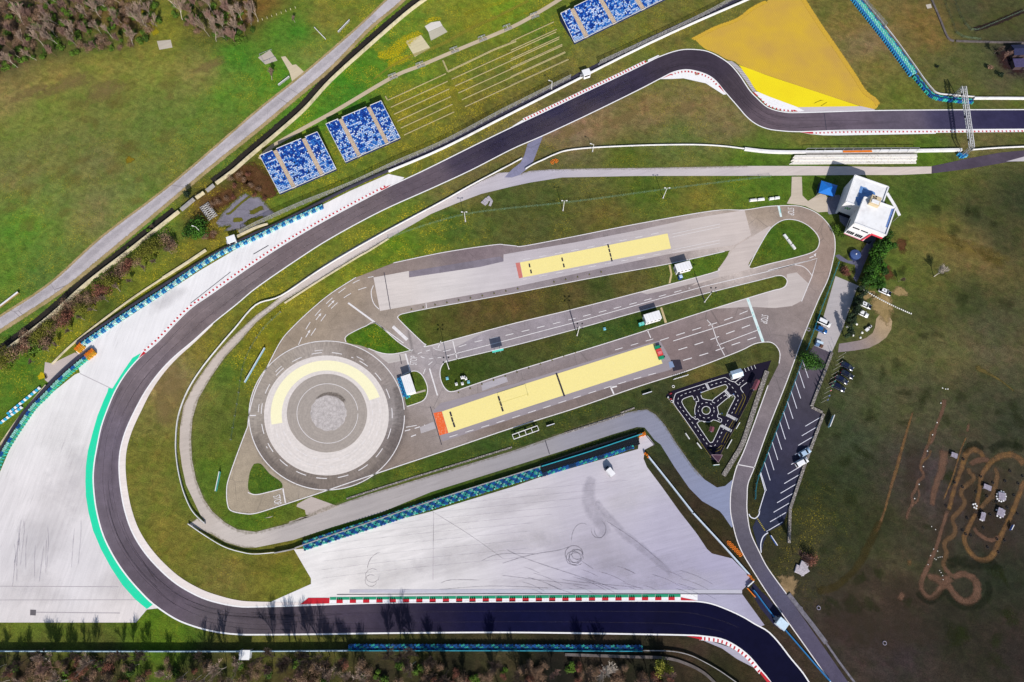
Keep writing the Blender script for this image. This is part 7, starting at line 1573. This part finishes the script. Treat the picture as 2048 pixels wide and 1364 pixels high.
gi((925,730),(1000,670),(1120,585),(1150,565),(1190,580),(1195,610),(1130,740),(1060,880),(1040,905),(1000,890),(940,870),(925,800))
gi((600,1010),(650,975),(730,985),(800,985),(850,960),(900,970),(960,1000),(970,1040),(900,1180),(850,1290),(820,1315),(790,1305),(700,1180),(610,1060))
sheet('grass_island', PL(g8(*[(738+62*math.cos(2*math.pi*i/24), 806+58*math.sin(2*math.pi*i/24)) for i in range(24)])), 0.03, GRASS, grass_tint, 0, 0.0)
gm = Marks(0.042)
def gl(w, *p, sm=4): gm.px(smooth(g8(*p), sm) if sm else g8(*p), w)
def gd(on, gap, w, *p): gm.dash(PL(smooth(g8(*p), 4)), w, on, gap, 0, 0, .1)
gl(.16, (660,1330),(400,950),(240,730),(218,660),(240,560),(300,515),(620,410),(990,290),(1060,290),(1130,335),(1200,355),(1250,400),(1280,390), sm=3)
gl(.16, (350,660),(375,622),(500,577),(530,595),(545,640)); gl(.16, (345,660),(380,740),(500,905),(525,915)); gl(.16, (575,660),(580,700),(560,760),(555,830),(565,880))
gl(.16, (655,525),(800,470),(1020,398),(1062,405),(1080,440),(1040,490),(840,645),(880,690)); gl(.16, (655,560),(670,605),(720,630),(830,645))
gl(.16, (920,745),(1010,665),(1150,560),(1190,580),(1197,610),(1130,740),(1070,860)); gl(.16, (915,740),(925,800),(935,850),(920,910),(985,945),(970,995),(900,970),(850,958)); gl(.16, (850,958),(800,988),(740,990),(650,975),(600,1005),(600,1030),(700,1180),(790,1310),(825,1315),(855,1290),(970,1040))
gl(.16, (520,910),(570,950),(600,940),(640,985)); gl(.16, (1290,450),(1300,430),(1390,360)); gl(.16, (1290,450),(1300,480),(1335,525)); gl(.14, (1200,355),(1310,270))
gl(.16, (590,575),(620,655),(570,665)); gl(.12, (1040,545),(1110,610)); gl(.14, (1020,580),(1060,560))
gm.line(PL(g8(*[(738+67*math.cos(2*math.pi*i/30), 806+63*math.sin(2*math.pi*i/30)) for i in range(31)])), .16)
gd(.75, .8, .14, *[(738+128*math.cos(2*math.pi*i/30), 806+124*math.sin(2*math.pi*i/30)) for i in range(31)])
gd(.75, .85, .14, (330,575),(400,540),(620,470),(870,385),(1030,345),(1090,370),(1160,440),(1220,530),(1255,610),(1210,730),(1150,850),(1080,980),(1000,1130),(930,1280),(880,1365),(820,1380),(740,1330),(600,1120),(440,900),(300,720),(285,650),(300,600))
gd(.7, .7, .14, (920,660),(960,620),(1060,550)); gd(.7, .6, .14, (1270,375),(1350,315))
def zebra(a, b, wd, n):
    A, B = P(*g8(a)[0]), P(*g8(b)[0]); d = (B-A); nn = Vector((-d.y, d.x, 0)).normalized()*wd
    for i in range(n):
        t0, t1 = i/n, (i+.55)/n; gm.poly([A.lerp(B, t0)-nn, A.lerp(B, t1)-nn, A.lerp(B, t1)+nn, A.lerp(B, t0)+nn])
zebra((735,372),(785,470),.45,7); zebra((1045,495),(1125,580),.5,6); zebra((1065,875),(1240,965),.5,11); zebra((980,1050),(1150,1140),.5,11)
for i in range(4): gl(.14, (1350+52*i,130-17*i),(1375+52*i,188-17*i), sm=0)
gm.text('7', P(*g8((560,625))[0]), 2.8, .8, 1.4); gm.text('P', P(*g8((565,915))[0]), .5, .8, 1.2); gm.text('7', P(*g8((955,870))[0]), -.6, .8, 1.4); gm.text('P', P(*g8((945,955))[0]), 1.2, .8, 1.2)
gm.build('garden_road_marking', m_paint('garden_white_line', '#f4f2f4', .15))
gy = Marks(0.044)
for p in (((1310,550),(1330,600),(1200,860)), ((1335,530),(1370,590),(1350,660),(1250,880)), ((1175,960),(1100,1090)), ((1210,960),(1140,1090)), ((985,1320),(1065,1160),(1110,1165),(1030,1330)), ((880,1470),(960,1440),(1010,1360)), ((790,1435),(830,1440)), ((900,1430),(940,1400),(990,1360))): gy.px(g8(*p), .14)
gy.build('garden_yellow_marking', m_paint('garden_yellow_line', '#8a7a18', .3))
fence(g8((110,620),(220,745),(380,970),(640,1330),(800,1560)), .9, 'low yellow rail fence along the left side of the traffic garden', mat=WIREG, postm=mp('yellow_rail', '#a89830'), step=2.4, name='rail_fence')
fence(g8((960,1520),(1050,1340),(1180,1110),(1290,890),(1440,600),(1470,520)), .9, 'low brown rail fence along the right side of the traffic garden', mat=WIREG, postm=mp('brown_rail', '#7a6a50'), step=2.4, name='rail_fence')
REDB = mp('red_brick_roof', '#7a4450', .9, .25, 3)
def shelter(x, y, w, l, rot, h, label, name='brick_shelter'):
    root = thing(name, label, 'shelter', P(x, y), rot)
    m = MB(); m.add([(-w/2,-l/2,h),(w/2,-l/2,h),(w/2,l/2,h),(-w/2,l/2,h),(0,-l/2,h+.5),(0,l/2,h+.5)], [(0,4,5,3),(4,1,2,5),(0,1,4),(2,3,5),(0,3,2,1)]); m.build('roof', REDB, root)
    for sx in (-1, 1):
        for sy in (-1, 1): MB().bar((sx*w*.4, sy*l*.42, 0), (sx*w*.4, sy*l*.42, h), .1).build('post', mp('brown_rail', '#7a6a50'), root)
    MB().box((w*.25, 0, .45), (.35, l*.8, .06)).build('bench', mp('silvered_timber', '#a8a0b0'), root)
shelter(*g8((1500,420))[0], 1.6, 3.7, math.radians(-29), 2.2, 'long red roofed shelter on the right side of the traffic garden')
shelter(*g8((803,1120))[0], 1.5, 1.6, math.radians(-20), 1.8, 'tiny red roofed shelter on the lower grass island of the traffic garden', 'play_house')
c = PL(g8((795,1530),(970,1535),(905,1655))); b = c[0]
root = thing('triangle_roof', 'triangular red brick canopy at the lowest tip of the traffic garden', 'canopy', b)
MB().prism([V2(p-b) for p in c], 1.9, 2.1).build('roof', mp('dull_red_panel', '#4c3040', .9, .25, 3), root)
m = MB(); 
for i in range(3): m.bar(c[i]-b+Vector((0,0,2.12)), c[(i+1) % 3]-b+Vector((0,0,2.12)), .14, .08)
m.build('edge_trim', mp('pinkish_trim', '#a08890'), root)
for p in c: q = (p-b)*.9; MB().bar((q.x, q.y, 0), (q.x, q.y, 1.9), .1).build('post', mp('brown_rail', '#7a6a50'), root)
for (x, y), lb in (((738,800),'small dark blue bowl on the traffic garden roundabout'),): 
    root = thing('planter_bowl', lb, 'planter', P(*g8((x, y))[0])); MB().tube((0,0,0),(0,0,.4),.3,.45,14).build('bowl', mp('slate_bowl', '#30404c'), root); MB().tube((0,0,.38),(0,0,.42),.4,.4,14).build('soil', mp('bowl_soil', '#20281c'), root)
for i, (x, y, s) in enumerate(((640,530,0),(870,610,0),(1080,830,1),(975,865,0),(690,1000,1),(1140,600,1),(555,870,0),(810,345,1),(1160,560,0))):
    root = thing('traffic_sign', 'small model traffic sign on a post inside the traffic garden', 'traffic sign', P(*g8((x, y))[0]), i*.7, 'model traffic signs'); MB().bar((0,0,0),(0,0,1.1),.06).build('post', STEEL, root); MB().box((0,.04,1.2),(.42,.05,.42),0).build('sign_plate', WALLW if s else mp('sign_blue', '#3a78c8'), root)
for i, (x, y) in enumerate(((165,540),(195,560),(135,610),(175,625))):
    root = thing('pedal_kart', 'small pedal kart parked at the left tip of the traffic garden', 'pedal kart', P(*g8((x, y))[0]), i*1.1, 'pedal karts at the tip'); MB().box((0,0,.3),(1.1,.5,.25),0,.8).build('body', (mp('kart_red', '#a02a3a'), BLKM, WALLW)[i % 3], root); MB().box((-.3,0,.5),(.3,.4,.3)).build('seat', BLKM, root)
    for sx in (-.4,.4):
        for sy in (-.32,.32): MB().tube((sx,sy-.06,.17),(sx,sy+.06,.17),.17,n=8).build('wheel', BLKM, root)
# ================================================================== TREES AND SHRUBS
def bark(name, h): return mp(name, h, 0.9, 0.25, 3.0)
BARKP = bark('pale_bark', '#a8988a'); BARKB = bark('brown_bark', '#7a5c4a'); BARKD = bark('dark_bark', '#3c3028')
def m_leaf(name, a, b, c=None):
    k = N(name); n = k.noise(0.9, 3, 0.6); t = k.attr('clump', True)
    cc = k.mix(k.map(k.math('ADD', k.math('MULTIPLY', n, .5), k.math('MULTIPLY', t, .6)), .2, .85, 0, 1), col4(a), col4(b))
    k.color(cc); k.b.inputs['Roughness'].default_value = 0.75; k.b.inputs['Specular IOR Level'].default_value = 0.15
    return k.m
LEAF = {'green': m_leaf('evergreen_leaf', '#16300c', '#46741e'), 'olive': m_leaf('olive_leaf', '#3a3c14', '#80802c'), 'brown': m_leaf('brown_bud', '#5c4438', '#a8886e'), 'red': m_leaf('red_bud', '#54302a', '#94604e'), 'dark': m_leaf('dark_conifer', '#101c14', '#34462c'), 'spring': m_leaf('spring_leaf', '#5c641c', '#a09c3c'), 'scrub': m_leaf('scrub_leaf', '#2a4212', '#628228')}
def twig(m, a, b, r0, r1):
    d = (b-a)
    if d.length < 1e-5: return
    d = d.normalized(); up = Vector((0, 0, 1)) if abs(d.z) < .9 else Vector((1, 0, 0))
    x = d.cross(up).normalized(); y = d.cross(x)
    o = len(m.v); cs = [(1, 0), (-.5, .87), (-.5, -.87)]
    for p, r in ((a, r0), (b, r1)):
        for cx, cy in cs: q = p+x*cx*r+y*cy*r; m.v.append((q.x, q.y, q.z))
    m.f += [(o, o+1, o+4, o+3), (o+1, o+2, o+5, o+4), (o+2, o, o+3, o+5)]
def bare_tree(seed, h, spread, r0, twigs=1.0, thick=1.0):
    R = random.Random(seed); tr, cr = MB(), MB()
    def grow(p, d, L, r, lev):
        m = tr if lev < 2 else cr; n = 3 if lev < 3 else 2; q = p
        for i in range(n):
            d = (d+Vector((R.gauss(0, .13), R.gauss(0, .13), R.gauss(0, .08)+.03))).normalized(); e = q+d*(L/n)
            twig(m, q, e, r*(1-.28*i/n), r*(1-.28*(i+1)/n)); q = e
            if lev < 4 and (lev > 0 or i >= 1):
                for k_ in range(2 if lev < 3 else int(1+2*twigs*R.random())):
                    az = R.uniform(0, 6.283); t = R.uniform(.5, 1.0)*spread
                    dd = (d+Vector((math.cos(az)*t, math.sin(az)*t, R.uniform(-.1, .35)))).normalized()
                    grow(q, dd, L*R.uniform(.5, .72), max(.025*thick, r*.5), lev+1)
        if lev < 4: grow(q, d, L*.6, r*.6, lev+1)
    grow(Vector((0, 0, -.1)), Vector((R.gauss(0, .06), R.gauss(0, .06), 1)), h*.42, r0, 0)
    return tr, cr
def crown_mesh(seed, rx, ry, rz, cz, n, leaf, lob=5, fill=.55):
    R = random.Random(seed); v, f, cl = [], [], []
    lobes = [(Vector((R.uniform(-.55, .55)*rx, R.uniform(-.55, .55)*ry, cz+R.uniform(-.5, .5)*rz)), R.uniform(.4, .68), R.random()) for _ in range(lob)]
    for i in range(n):
        c, s, t = R.choice(lobes)
        u = Vector((R.gauss(0, 1), R.gauss(0, 1), R.gauss(0, 1))).normalized()*(R.random()**(1-fill))
        p = c+Vector((u.x*rx*s, u.y*ry*s, u.z*rz*s))
        if p.z < .05: continue
        nrm = (u+Vector((R.gauss(0, .5), R.gauss(0, .5), R.gauss(0, .5)+.4))).normalized()
        a = nrm.cross(Vector((R.random()-.5, R.random()-.5, .3))).normalized(); b = nrm.cross(a); L_ = leaf*R.uniform(.6, 1.4)
        o = len(v); v += [tuple(p+a*L_), tuple(p+b*L_*.6), tuple(p-a*L_), tuple(p-b*L_*.6)]; f.append((o, o+1, o+2, o+3)); cl += [max(0, min(1, t+R.uniform(-.25, .25)))]*4
    me = bpy.data.meshes.new('crown'); me.from_pydata(v, [], f); me.update(); fattr(me, 'clump', cl); return me
def put(name, me, mat, root, slot_mat=None):
    if not me.materials: me.materials.append(mat)
    o = bpy.data.objects.new(name, me); COL.objects.link(o); o.parent = root; return o
def tree_thing(name, label, cat, px, py, meshes, rz, sc, group, z=0):
    root = thing(name, label, cat, P(px, py), rz, group); root.scale = (sc, sc, sc*random.uniform(.9, 1.1))
    for nm, me in meshes: put(nm, me, None, root)
    return root
PR = {}
def proto_bare(key, n, h, spread, r0, mat, tm=None, twigs=1.0, thick=1.0):
    PR[key] = []
    for i in range(n):
        t, c = bare_tree(hash(key) % 97+i*7+len(key)*13, h, spread, r0, twigs, thick)
        PR[key].append([('trunk', t.mesh('trunk', tm or mat)), ('crown', c.mesh('crown', mat))])
def fixed(key): return sum(ord(c)*(i+3) for i, c in enumerate(key))
def hash(k): return fixed(k)
proto_bare('wood', 5, 12.0, .34, .12, mp('twig_brown_grey', '#ac9484', .9, .2), bark('grey_white_bark', '#c4b8ae'), .7, 1.5)
proto_bare('woodb', 4, 10.0, .42, .11, mp('twig_reddish', '#94746a', .9, .2), BARKB, .9, 1.4)
proto_bare('tall', 4, 14.0, .42, .22, mp('twig_dark', '#54443c', .9, .2), BARKD, 1.1, 1.3)
proto_bare('pale', 2, 10.0, .8, .24, mp('twig_pale', '#cabdb0', .9, .15), mp('silver_bark', '#d0c6bc', .9, .15), 1.0, 1.6)
proto_bare('fan', 3, 6.0, .5, .13, mp('twig_fan', '#857060', .9, .2), BARKP, 1.2, 1.3)
def shrubs(key, n, rx, ry, rz, cz, cnt, leaf, mat, lob=5):
    PR[key] = []
    for i in range(n):
        me = crown_mesh(fixed(key)+i, rx, ry, rz, cz, cnt, leaf, lob); me.materials.append(LEAF[mat])
        st = MB(); 
        for j in range(4): twig(st, Vector((0, 0, -.1)), Vector((math.cos(j*1.6+i)*rx*.5, math.sin(j*1.6+i)*ry*.5, cz)), .08, .03)
        PR[key].append([('stem', st.mesh('stem', BARKB)), ('foliage', me)])
shrubs('scrub', 4, 2.2, 2.2, 1.3, 1.1, 420, .24, 'scrub'); shrubs('brownb', 5, 2.5, 2.5, 1.7, 1.5, 1000, .12, 'brown', 8); shrubs('redb', 3, 2.1, 2.1, 1.5, 1.5, 850, .12, 'red', 7); shrubs('oliveb', 3, 2.8, 2.8, 1.9, 2.0, 1100, .13, 'olive', 9)
def scatter(region, n, md, seed, clear=None):
    R = random.Random(seed); out = []
    x0 = min(p[0] for p in region); x1 = max(p[0] for p in region); y0 = min(p[1] for p in region); y1 = max(p[1] for p in region); tries = 0
    def inside(x, y):
        c = False; j = len(region)-1
        for i in range(len(region)):
            (xi, yi), (xj, yj) = region[i], region[j]
            if (yi > y) != (yj > y) and x < (xj-xi)*(y-yi)/(yj-yi)+xi: c = not c
            j = i
        return c
    while len(out) < n and tries < n*60:
        tries += 1; x, y = R.uniform(x0, x1), R.uniform(y0, y1)
        if not inside(x, y): continue
        if all((x-a)**2+(y-b)**2 > md*md for a, b in out): out.append((x, y))
    return out
random.seed(21)
WTL = [(-8,8),(320,8),(318,60),(300,82),(250,98),(190,106),(120,112),(70,122),(30,140),(-8,158)]
WT2 = [(345,10),(505,10),(520,40),(498,80),(468,98),(430,84),(395,66),(360,40)]
for x, y in scatter(WTL, 66, 17, 1):
    k = random.choice(('wood', 'wood', 'woodb', 'woodb', 'fan'))
    lb = {'wood': 'bare pale grey tree in the thicket filling the top left corner', 'woodb': 'bare reddish brown tree in the thicket filling the top left corner', 'fan': 'small bare fan-shaped tree in the thicket filling the top left corner'}[k]
    tree_thing('bare_tree', lb, 'tree', x, y, random.choice(PR[k]), random.random()*6.28, random.uniform(.55, .85), {'wood': 'pale trees of the corner thicket', 'woodb': 'reddish trees of the corner thicket', 'fan': 'fan trees of the corner thicket'}[k])
for x, y in scatter(WT2, 26, 15, 2):
    k = random.choice(('wood', 'wood', 'woodb'))
    tree_thing('bare_tree', 'bare '+('pale grey' if k == 'wood' else 'reddish brown')+' tree in the thicket right of the gap with the yellow path', 'tree', x, y, random.choice(PR[k]), random.random()*6.28, random.uniform(.6, 1.0), ('pale' if k == 'wood' else 'reddish')+' trees right of the yellow path')
for x, y in scatter(WTL, 120, 12, 3):
    k = random.choice(('scrub', 'scrub', 'brownb', 'scrub', 'brownb'))
    nm = {'scrub': 'green', 'brownb': 'brown', 'redb': 'rusty red'}[k]
    tree_thing('shrub', 'low '+nm+' bush among the bare trees of the top left corner', 'bush', x, y, random.choice(PR[k]), random.random()*6.28, random.uniform(.6, 1.15), nm+' bushes of the corner thicket')
for x, y in scatter(WT2, 30, 13, 4):
    k = random.choice(('scrub', 'brownb', 'scrub'))
    nm = {'scrub': 'green', 'brownb': 'brown'}[k]
    tree_thing('shrub', 'low '+nm+' bush in the thicket right of the gap with the yellow path', 'bush', x, y, random.choice(PR[k]), random.random()*6.28, random.uniform(.6, 1.1), nm+' bushes right of the yellow path')
softband('flower_patch', T4(0,0,(1090,0),(1140,90),(1190,180),(1260,280)), [.5,1,1.2,3], .013, MATS['fl3'])
# bottom wood
WB = [(-5,1318),(240,1316),(480,1322),(700,1320),(860,1322),(1000,1326),(1120,1330),(1260,1336),(1340,1345),(1350,1372),(-5,1372)]
for x, y in scatter(WB, 62, 17, 5):
    left = x < 850; k = random.choice(('woodb', 'wood', 'fan')) if left else random.choice(('woodb', 'tall'))
    tree_thing('bare_tree', ('bare brownish tree in the left half of the wood along the bottom edge' if left else 'dark bare tree in the shaded right half of the wood along the bottom edge'), 'tree', x, y, random.choice(PR[k]), random.random()*6.28, random.uniform(.6, .9), 'bare trees of the bottom wood, '+('left' if left else 'right')+' half')
for x, y in scatter(WB, 110, 12.5, 6):
    left = x < 850; k = random.choice(('brownb', 'scrub', 'brownb', 'brownb', 'redb')); nm = {'scrub': 'green', 'brownb': 'brown', 'redb': 'rusty red'}[k]
    tree_thing('shrub', 'low '+nm+' bush in the '+('left' if left else 'dark right')+' half of the wood along the bottom edge', 'bush', x, y, random.choice(PR[k]), random.random()*6.28, random.uniform(.6, 1.05), nm+' bushes of the bottom wood, '+('left' if left else 'right')+' half')
for x in (20, 60, 105, 150, 175, 245, 268, 300, 290, 412, 548, 580, 600, 625, 645, 660, 690, 775, 800, 832, 860): 
    s = .66+.2*random.random() if x > 500 else .42+.14*random.random()
    y = 1309+random.uniform(0, 6)
    tree_thing('bare_tree', 'tall slim bare tree at the front of the bottom wood, its shadow on the '+('track' if x > 400 else 'verge'), 'tree', x, y, random.choice(PR['tall']), random.random()*6.28, s, 'tall trees at the wood edge, shadow on the '+('track' if x > 400 else 'verge'))
tree_thing('bare_tree', 'silvery white bare tree in the dark wood at the bottom, with widely spread branches', 'tree', 1205, 1338, PR['pale'][0], .4, .95, None)
me = crown_mesh(77, 3.2, 3.2, 2.6, 3.2, 900, .26, 7); me.materials.append(LEAF['spring'])
tree_thing('spring_tree', 'yellow green leafing tree near the right end of the bottom wood', 'tree', 1325, 1335, [('trunk', MB().tube((0, 0, -.1), (0, 0, 3), .22, .1, 7).mesh('trunk', BARKB)), ('crown', me)], 0, 1.0, None)
# roadside row along the long cream wall
row = [(52,684,'brownb'),(80,668,'oliveb'),(105,655,'brownb'),(128,640,'redb'),(140,622,'redb'),(165,612,'oliveb'),(186,598,'brownb'),(205,580,'redb'),(226,560,'oliveb'),(240,545,'brownb'),(255,528,'redb'),(280,508,'oliveb'),(300,498,'oliveb'),(318,485,'oliveb'),(342,492,'brownb'),(30,700,'brownb'),(12,715,'oliveb'),(-4,726,'brownb'),(66,690,'scrub'),(92,676,'brownb')]+[(x+random.uniform(-9,9), y+random.uniform(-12,4), random.choice(('brownb','brownb','oliveb','redb'))) for x, y in ((20,704),(42,690),(60,676),(78,662),(96,650),(116,634),(134,622),(152,608),(172,594),(192,580),(210,566),(232,548),(250,534),(268,518),(290,504),(312,490),(330,486))]
for i, (x, y, k) in enumerate(row):
    nm = {'scrub': 'green', 'brownb': 'brown', 'redb': 'rusty red', 'oliveb': 'olive brown'}[k]
    tree_thing('roadside_shrub', nm+' leafless bush in the row between the cream wall and the verge', 'bush', x+4, y+8, random.choice(PR[k]), random.random()*6.28, random.uniform(1.1, 1.55), nm+' bushes along the cream wall')
for x, y in ((117,692),(146,662),(170,640),(194,621),(217,604),(241,583),(265,563),(290,543),(312,525),(343,508),(356,490),(98,703),(70,724)):
    tree_thing('bare_tree', 'young pale-trunked bare tree on the lower side of the bush row by the cream wall', 'tree', x, y, random.choice(PR['fan']), random.random()*6.28, .72, 'young pale trees of the bush row')
# dense green bush, conifer and others
def leafy(name, label, cat, px, py, rx, ry, rz, cz, n, leaf, mat, seed, lob=7, trunk=.2, rz_=0, group=None):
    me = crown_mesh(seed, rx, ry, rz, cz, n, leaf, lob); me.materials.append(LEAF[mat])
    return tree_thing(name, label, cat, px, py, [('trunk', MB().tube((0, 0, -.1), (0, 0, cz), trunk, trunk*.5, 7).mesh('trunk', BARKD)), ('crown', me)], rz_, 1.0, group)
leafy('evergreen_bush', 'broad dark green bush below the gate section of the cream wall', 'bush', 393, 462, 5.4, 4.6, 2.2, 2.3, 2600, .26, 'green', 5, 14, rz_=.3)
leafy('dark_conifer', 'small dark conifer on the roadside above the cream wall', 'tree', 378, 395, 1.6, 1.6, 2.2, 2.2, 700, .2, 'dark', 6, 5)
leafy('round_tree', 'dense round green tree between the road and the car park', 'tree', 1612, 728, 3.9, 3.5, 3.0, 5.0, 3600, .24, 'green', 7, 16, .28)
for i, (x, y, s) in enumerate(((1765,478,2.7),(1757,496,3.0),(1750,513,3.1),(1745,530,3.2),(1736,548,3.1),(1729,566,3.0),(1750,570,2.5),(1768,500,2.2),(1757,545,2.4))):
    leafy('hedge_tree', 'dense glossy evergreen tree in the hedge row below the white control building', 'tree', x, y, s, s, 2.2, 2.8, 1500, .26, 'green', 20+i, 9, .18, i, 'evergreens of the hedge row')
for i, (x, y) in enumerate(((1717,588),(1713,600),(1709,612),(1705,624),(1701,636),(1697,648),(1688,672))):
    leafy('cypress', 'slim dark evergreen in the clipped row along the pale parking strip', 'tree', x, y, 1.7, 1.7, 3.0, 3.2, 1000, .22, 'dark', 40+i, 6, .12, i, 'slim evergreens along the parking strip')
leafy('red_leaf_tree', 'purple red bush with pale branches at the head of the parking strip', 'bush', 1690, 545, 2.2, 2.0, 1.2, 1.4, 700, .2, 'red', 60, 7)
tree_thing('bare_tree', 'spreading bare tree alone on the right meadow', 'tree', 1868, 553, PR['pale'][1], 2.0, .62, None); tree_thing('bare_tree', 'fallen-looking pale bare tree on the meadow by the earth patch', 'tree', 1796, 563, PR['fan'][0], 1.0, .6, None)
tree_thing('bare_tree', 'bare brown tree beside the stone ditch wall at the right edge', 'tree', 1988, 108, PR['fan'][1], 1.0, 1.0, None); tree_thing('bare_tree', 'reddish bare bush in front of the dark shed at the right edge', 'tree', 2005, 122, PR['woodb'][0], 2.0, .5, None); 
leafy('dark_bush', 'dark clipped bush below the shed at the right edge', 'bush', 1998, 152, 1.3, 1.5, 1.2, 1.2, 420, .2, 'dark', 63, 4); leafy('dark_bush', 'small dark green bush alone on the grass left of the shed', 'bush', 1872, 135, .8, .8, .7, .7, 220, .16, 'dark', 64, 4); leafy('brown_bush', 'brown rounded bush on the grass between the small dark bush and the shed', 'bush', 1978, 138, 1.5, 1.5, 1.1, 1.1, 420, .2, 'brown', 65, 5)
tree_thing('bare_tree', 'large purple brown bare tree above the broken slab at the lower right', 'tree', 1586, 1108, PR['woodb'][1], .3, 1.05, None); tree_thing('shrub', 'dark brown bush beside the broken slab at the lower right', 'bush', 1620, 1118, PR['redb'][0], .3, 1.3, None)
tree_thing('bare_tree', 'bare tree with grey twigs over the concrete slab left of the country road', 'tree', 544, 160, PR['fan'][2], 2.2, .95, None); tree_thing('bare_tree', 'bare bush on the green field near the top edge, left of the country road', 'tree', 590, 45, PR['fan'][0], .2, .8, None)
tree_thing('bare_tree', 'thin bare bush by the cream wall above the roadside bush row', 'tree', 310, 455, PR['fan'][1], 1.2, .5, None)
for i, (x, y) in enumerate(((235,520),(215,538),(255,505),(275,488),(195,556),(180,570),(290,470))): tree_thing('shrub', 'thin grey green bush on the roadside strip above the cream wall', 'bush', x+8, y-6, PR['scrub'][i % 4], i, .55, 'grey green roadside bushes')
for x, y, k in ((462,358,'brownb'),(480,352,'brownb'),(498,352,'redb'),(505,372,'brownb'),(520,380,'brownb'),(530,398,'redb'),(438,405,'brownb'),(455,400,'brownb'),(468,395,'redb'),(425,412,'brownb'),(472,372,'redb'),(412,475,'brownb'),(428,470,'brownb'),(490,362,'brownb'),(512,392,'redb')):
    tree_thing('shrub', 'low '+('brown' if k == 'brownb' else 'rusty red')+' bramble bush round the cracked asphalt yard', 'bush', x, y, random.choice(PR[k]), random.random()*6, .62, ('brown' if k == 'brownb' else 'red')+' brambles round the yard')
leafy('laurel_bush', 'dark green shrub strip in the shade left of the control building steps', 'bush', 1674, 466, 2.2, 3.4, 1.0, 1.0, 800, .2, 'scrub', 70, 7, rz_=.5)
# small fence posts left of the country road
for i in range(9):
    o = MB().bar((0, 0, 0), (.05, .05, 1.0), .14).build('fence_post', CREAMW); o.location = P(516+i*9.4, 44-i*3.4); tag(o, 'short pale fence post in the row on the green field near the top edge', 'post', 'fence posts on the upper field')
# ================================================================== CAMERA, LIGHT
cam = bpy.data.cameras.new('camera'); cam.sensor_width = 36.0; cam.lens = 36.0*F/2048.0; cam.clip_end = 6000
co = bpy.data.objects.new('camera', cam); COL.objects.link(co)
co.location = (0, 0, CH); co.rotation_euler = (TH, 0, 0); SC.camera = co
EL, AZ = math.radians(36), math.radians(13)
sun = bpy.data.lights.new('sun', 'SUN'); sun.energy = 4.45; sun.angle = math.radians(0.5); sun.color = (1.0, 0.955, 0.89)
so = bpy.data.objects.new('sun', sun); COL.objects.link(so)
d = Vector((math.sin(AZ)*math.cos(EL), -math.cos(AZ)*math.cos(EL), math.sin(EL)))
so.rotation_euler = d.to_track_quat('Z', 'Y').to_euler(); so.location = (60, -120, 150)
w = bpy.data.worlds.new('World'); SC.world = w; w.use_nodes = True
nt = w.node_tree; sky = nt.nodes.new('ShaderNodeTexSky'); sky.sky_type = 'NISHITA'; sky.sun_disc = False
sky.sun_elevation = EL; sky.sun_rotation = math.radians(180)-AZ
nt.links.new(sky.outputs[0], nt.nodes['Background'].inputs['Color']); nt.nodes['Background'].inputs['Strength'].default_value = 0.10
SC.view_settings.view_transform = 'Standard'; SC.view_settings.look = 'None'; SC.view_settings.gamma = 1.0
SC.view_settings.exposure = 0.68
SC.cycles.max_bounces = 5; SC.cycles.transparent_max_bounces = 24
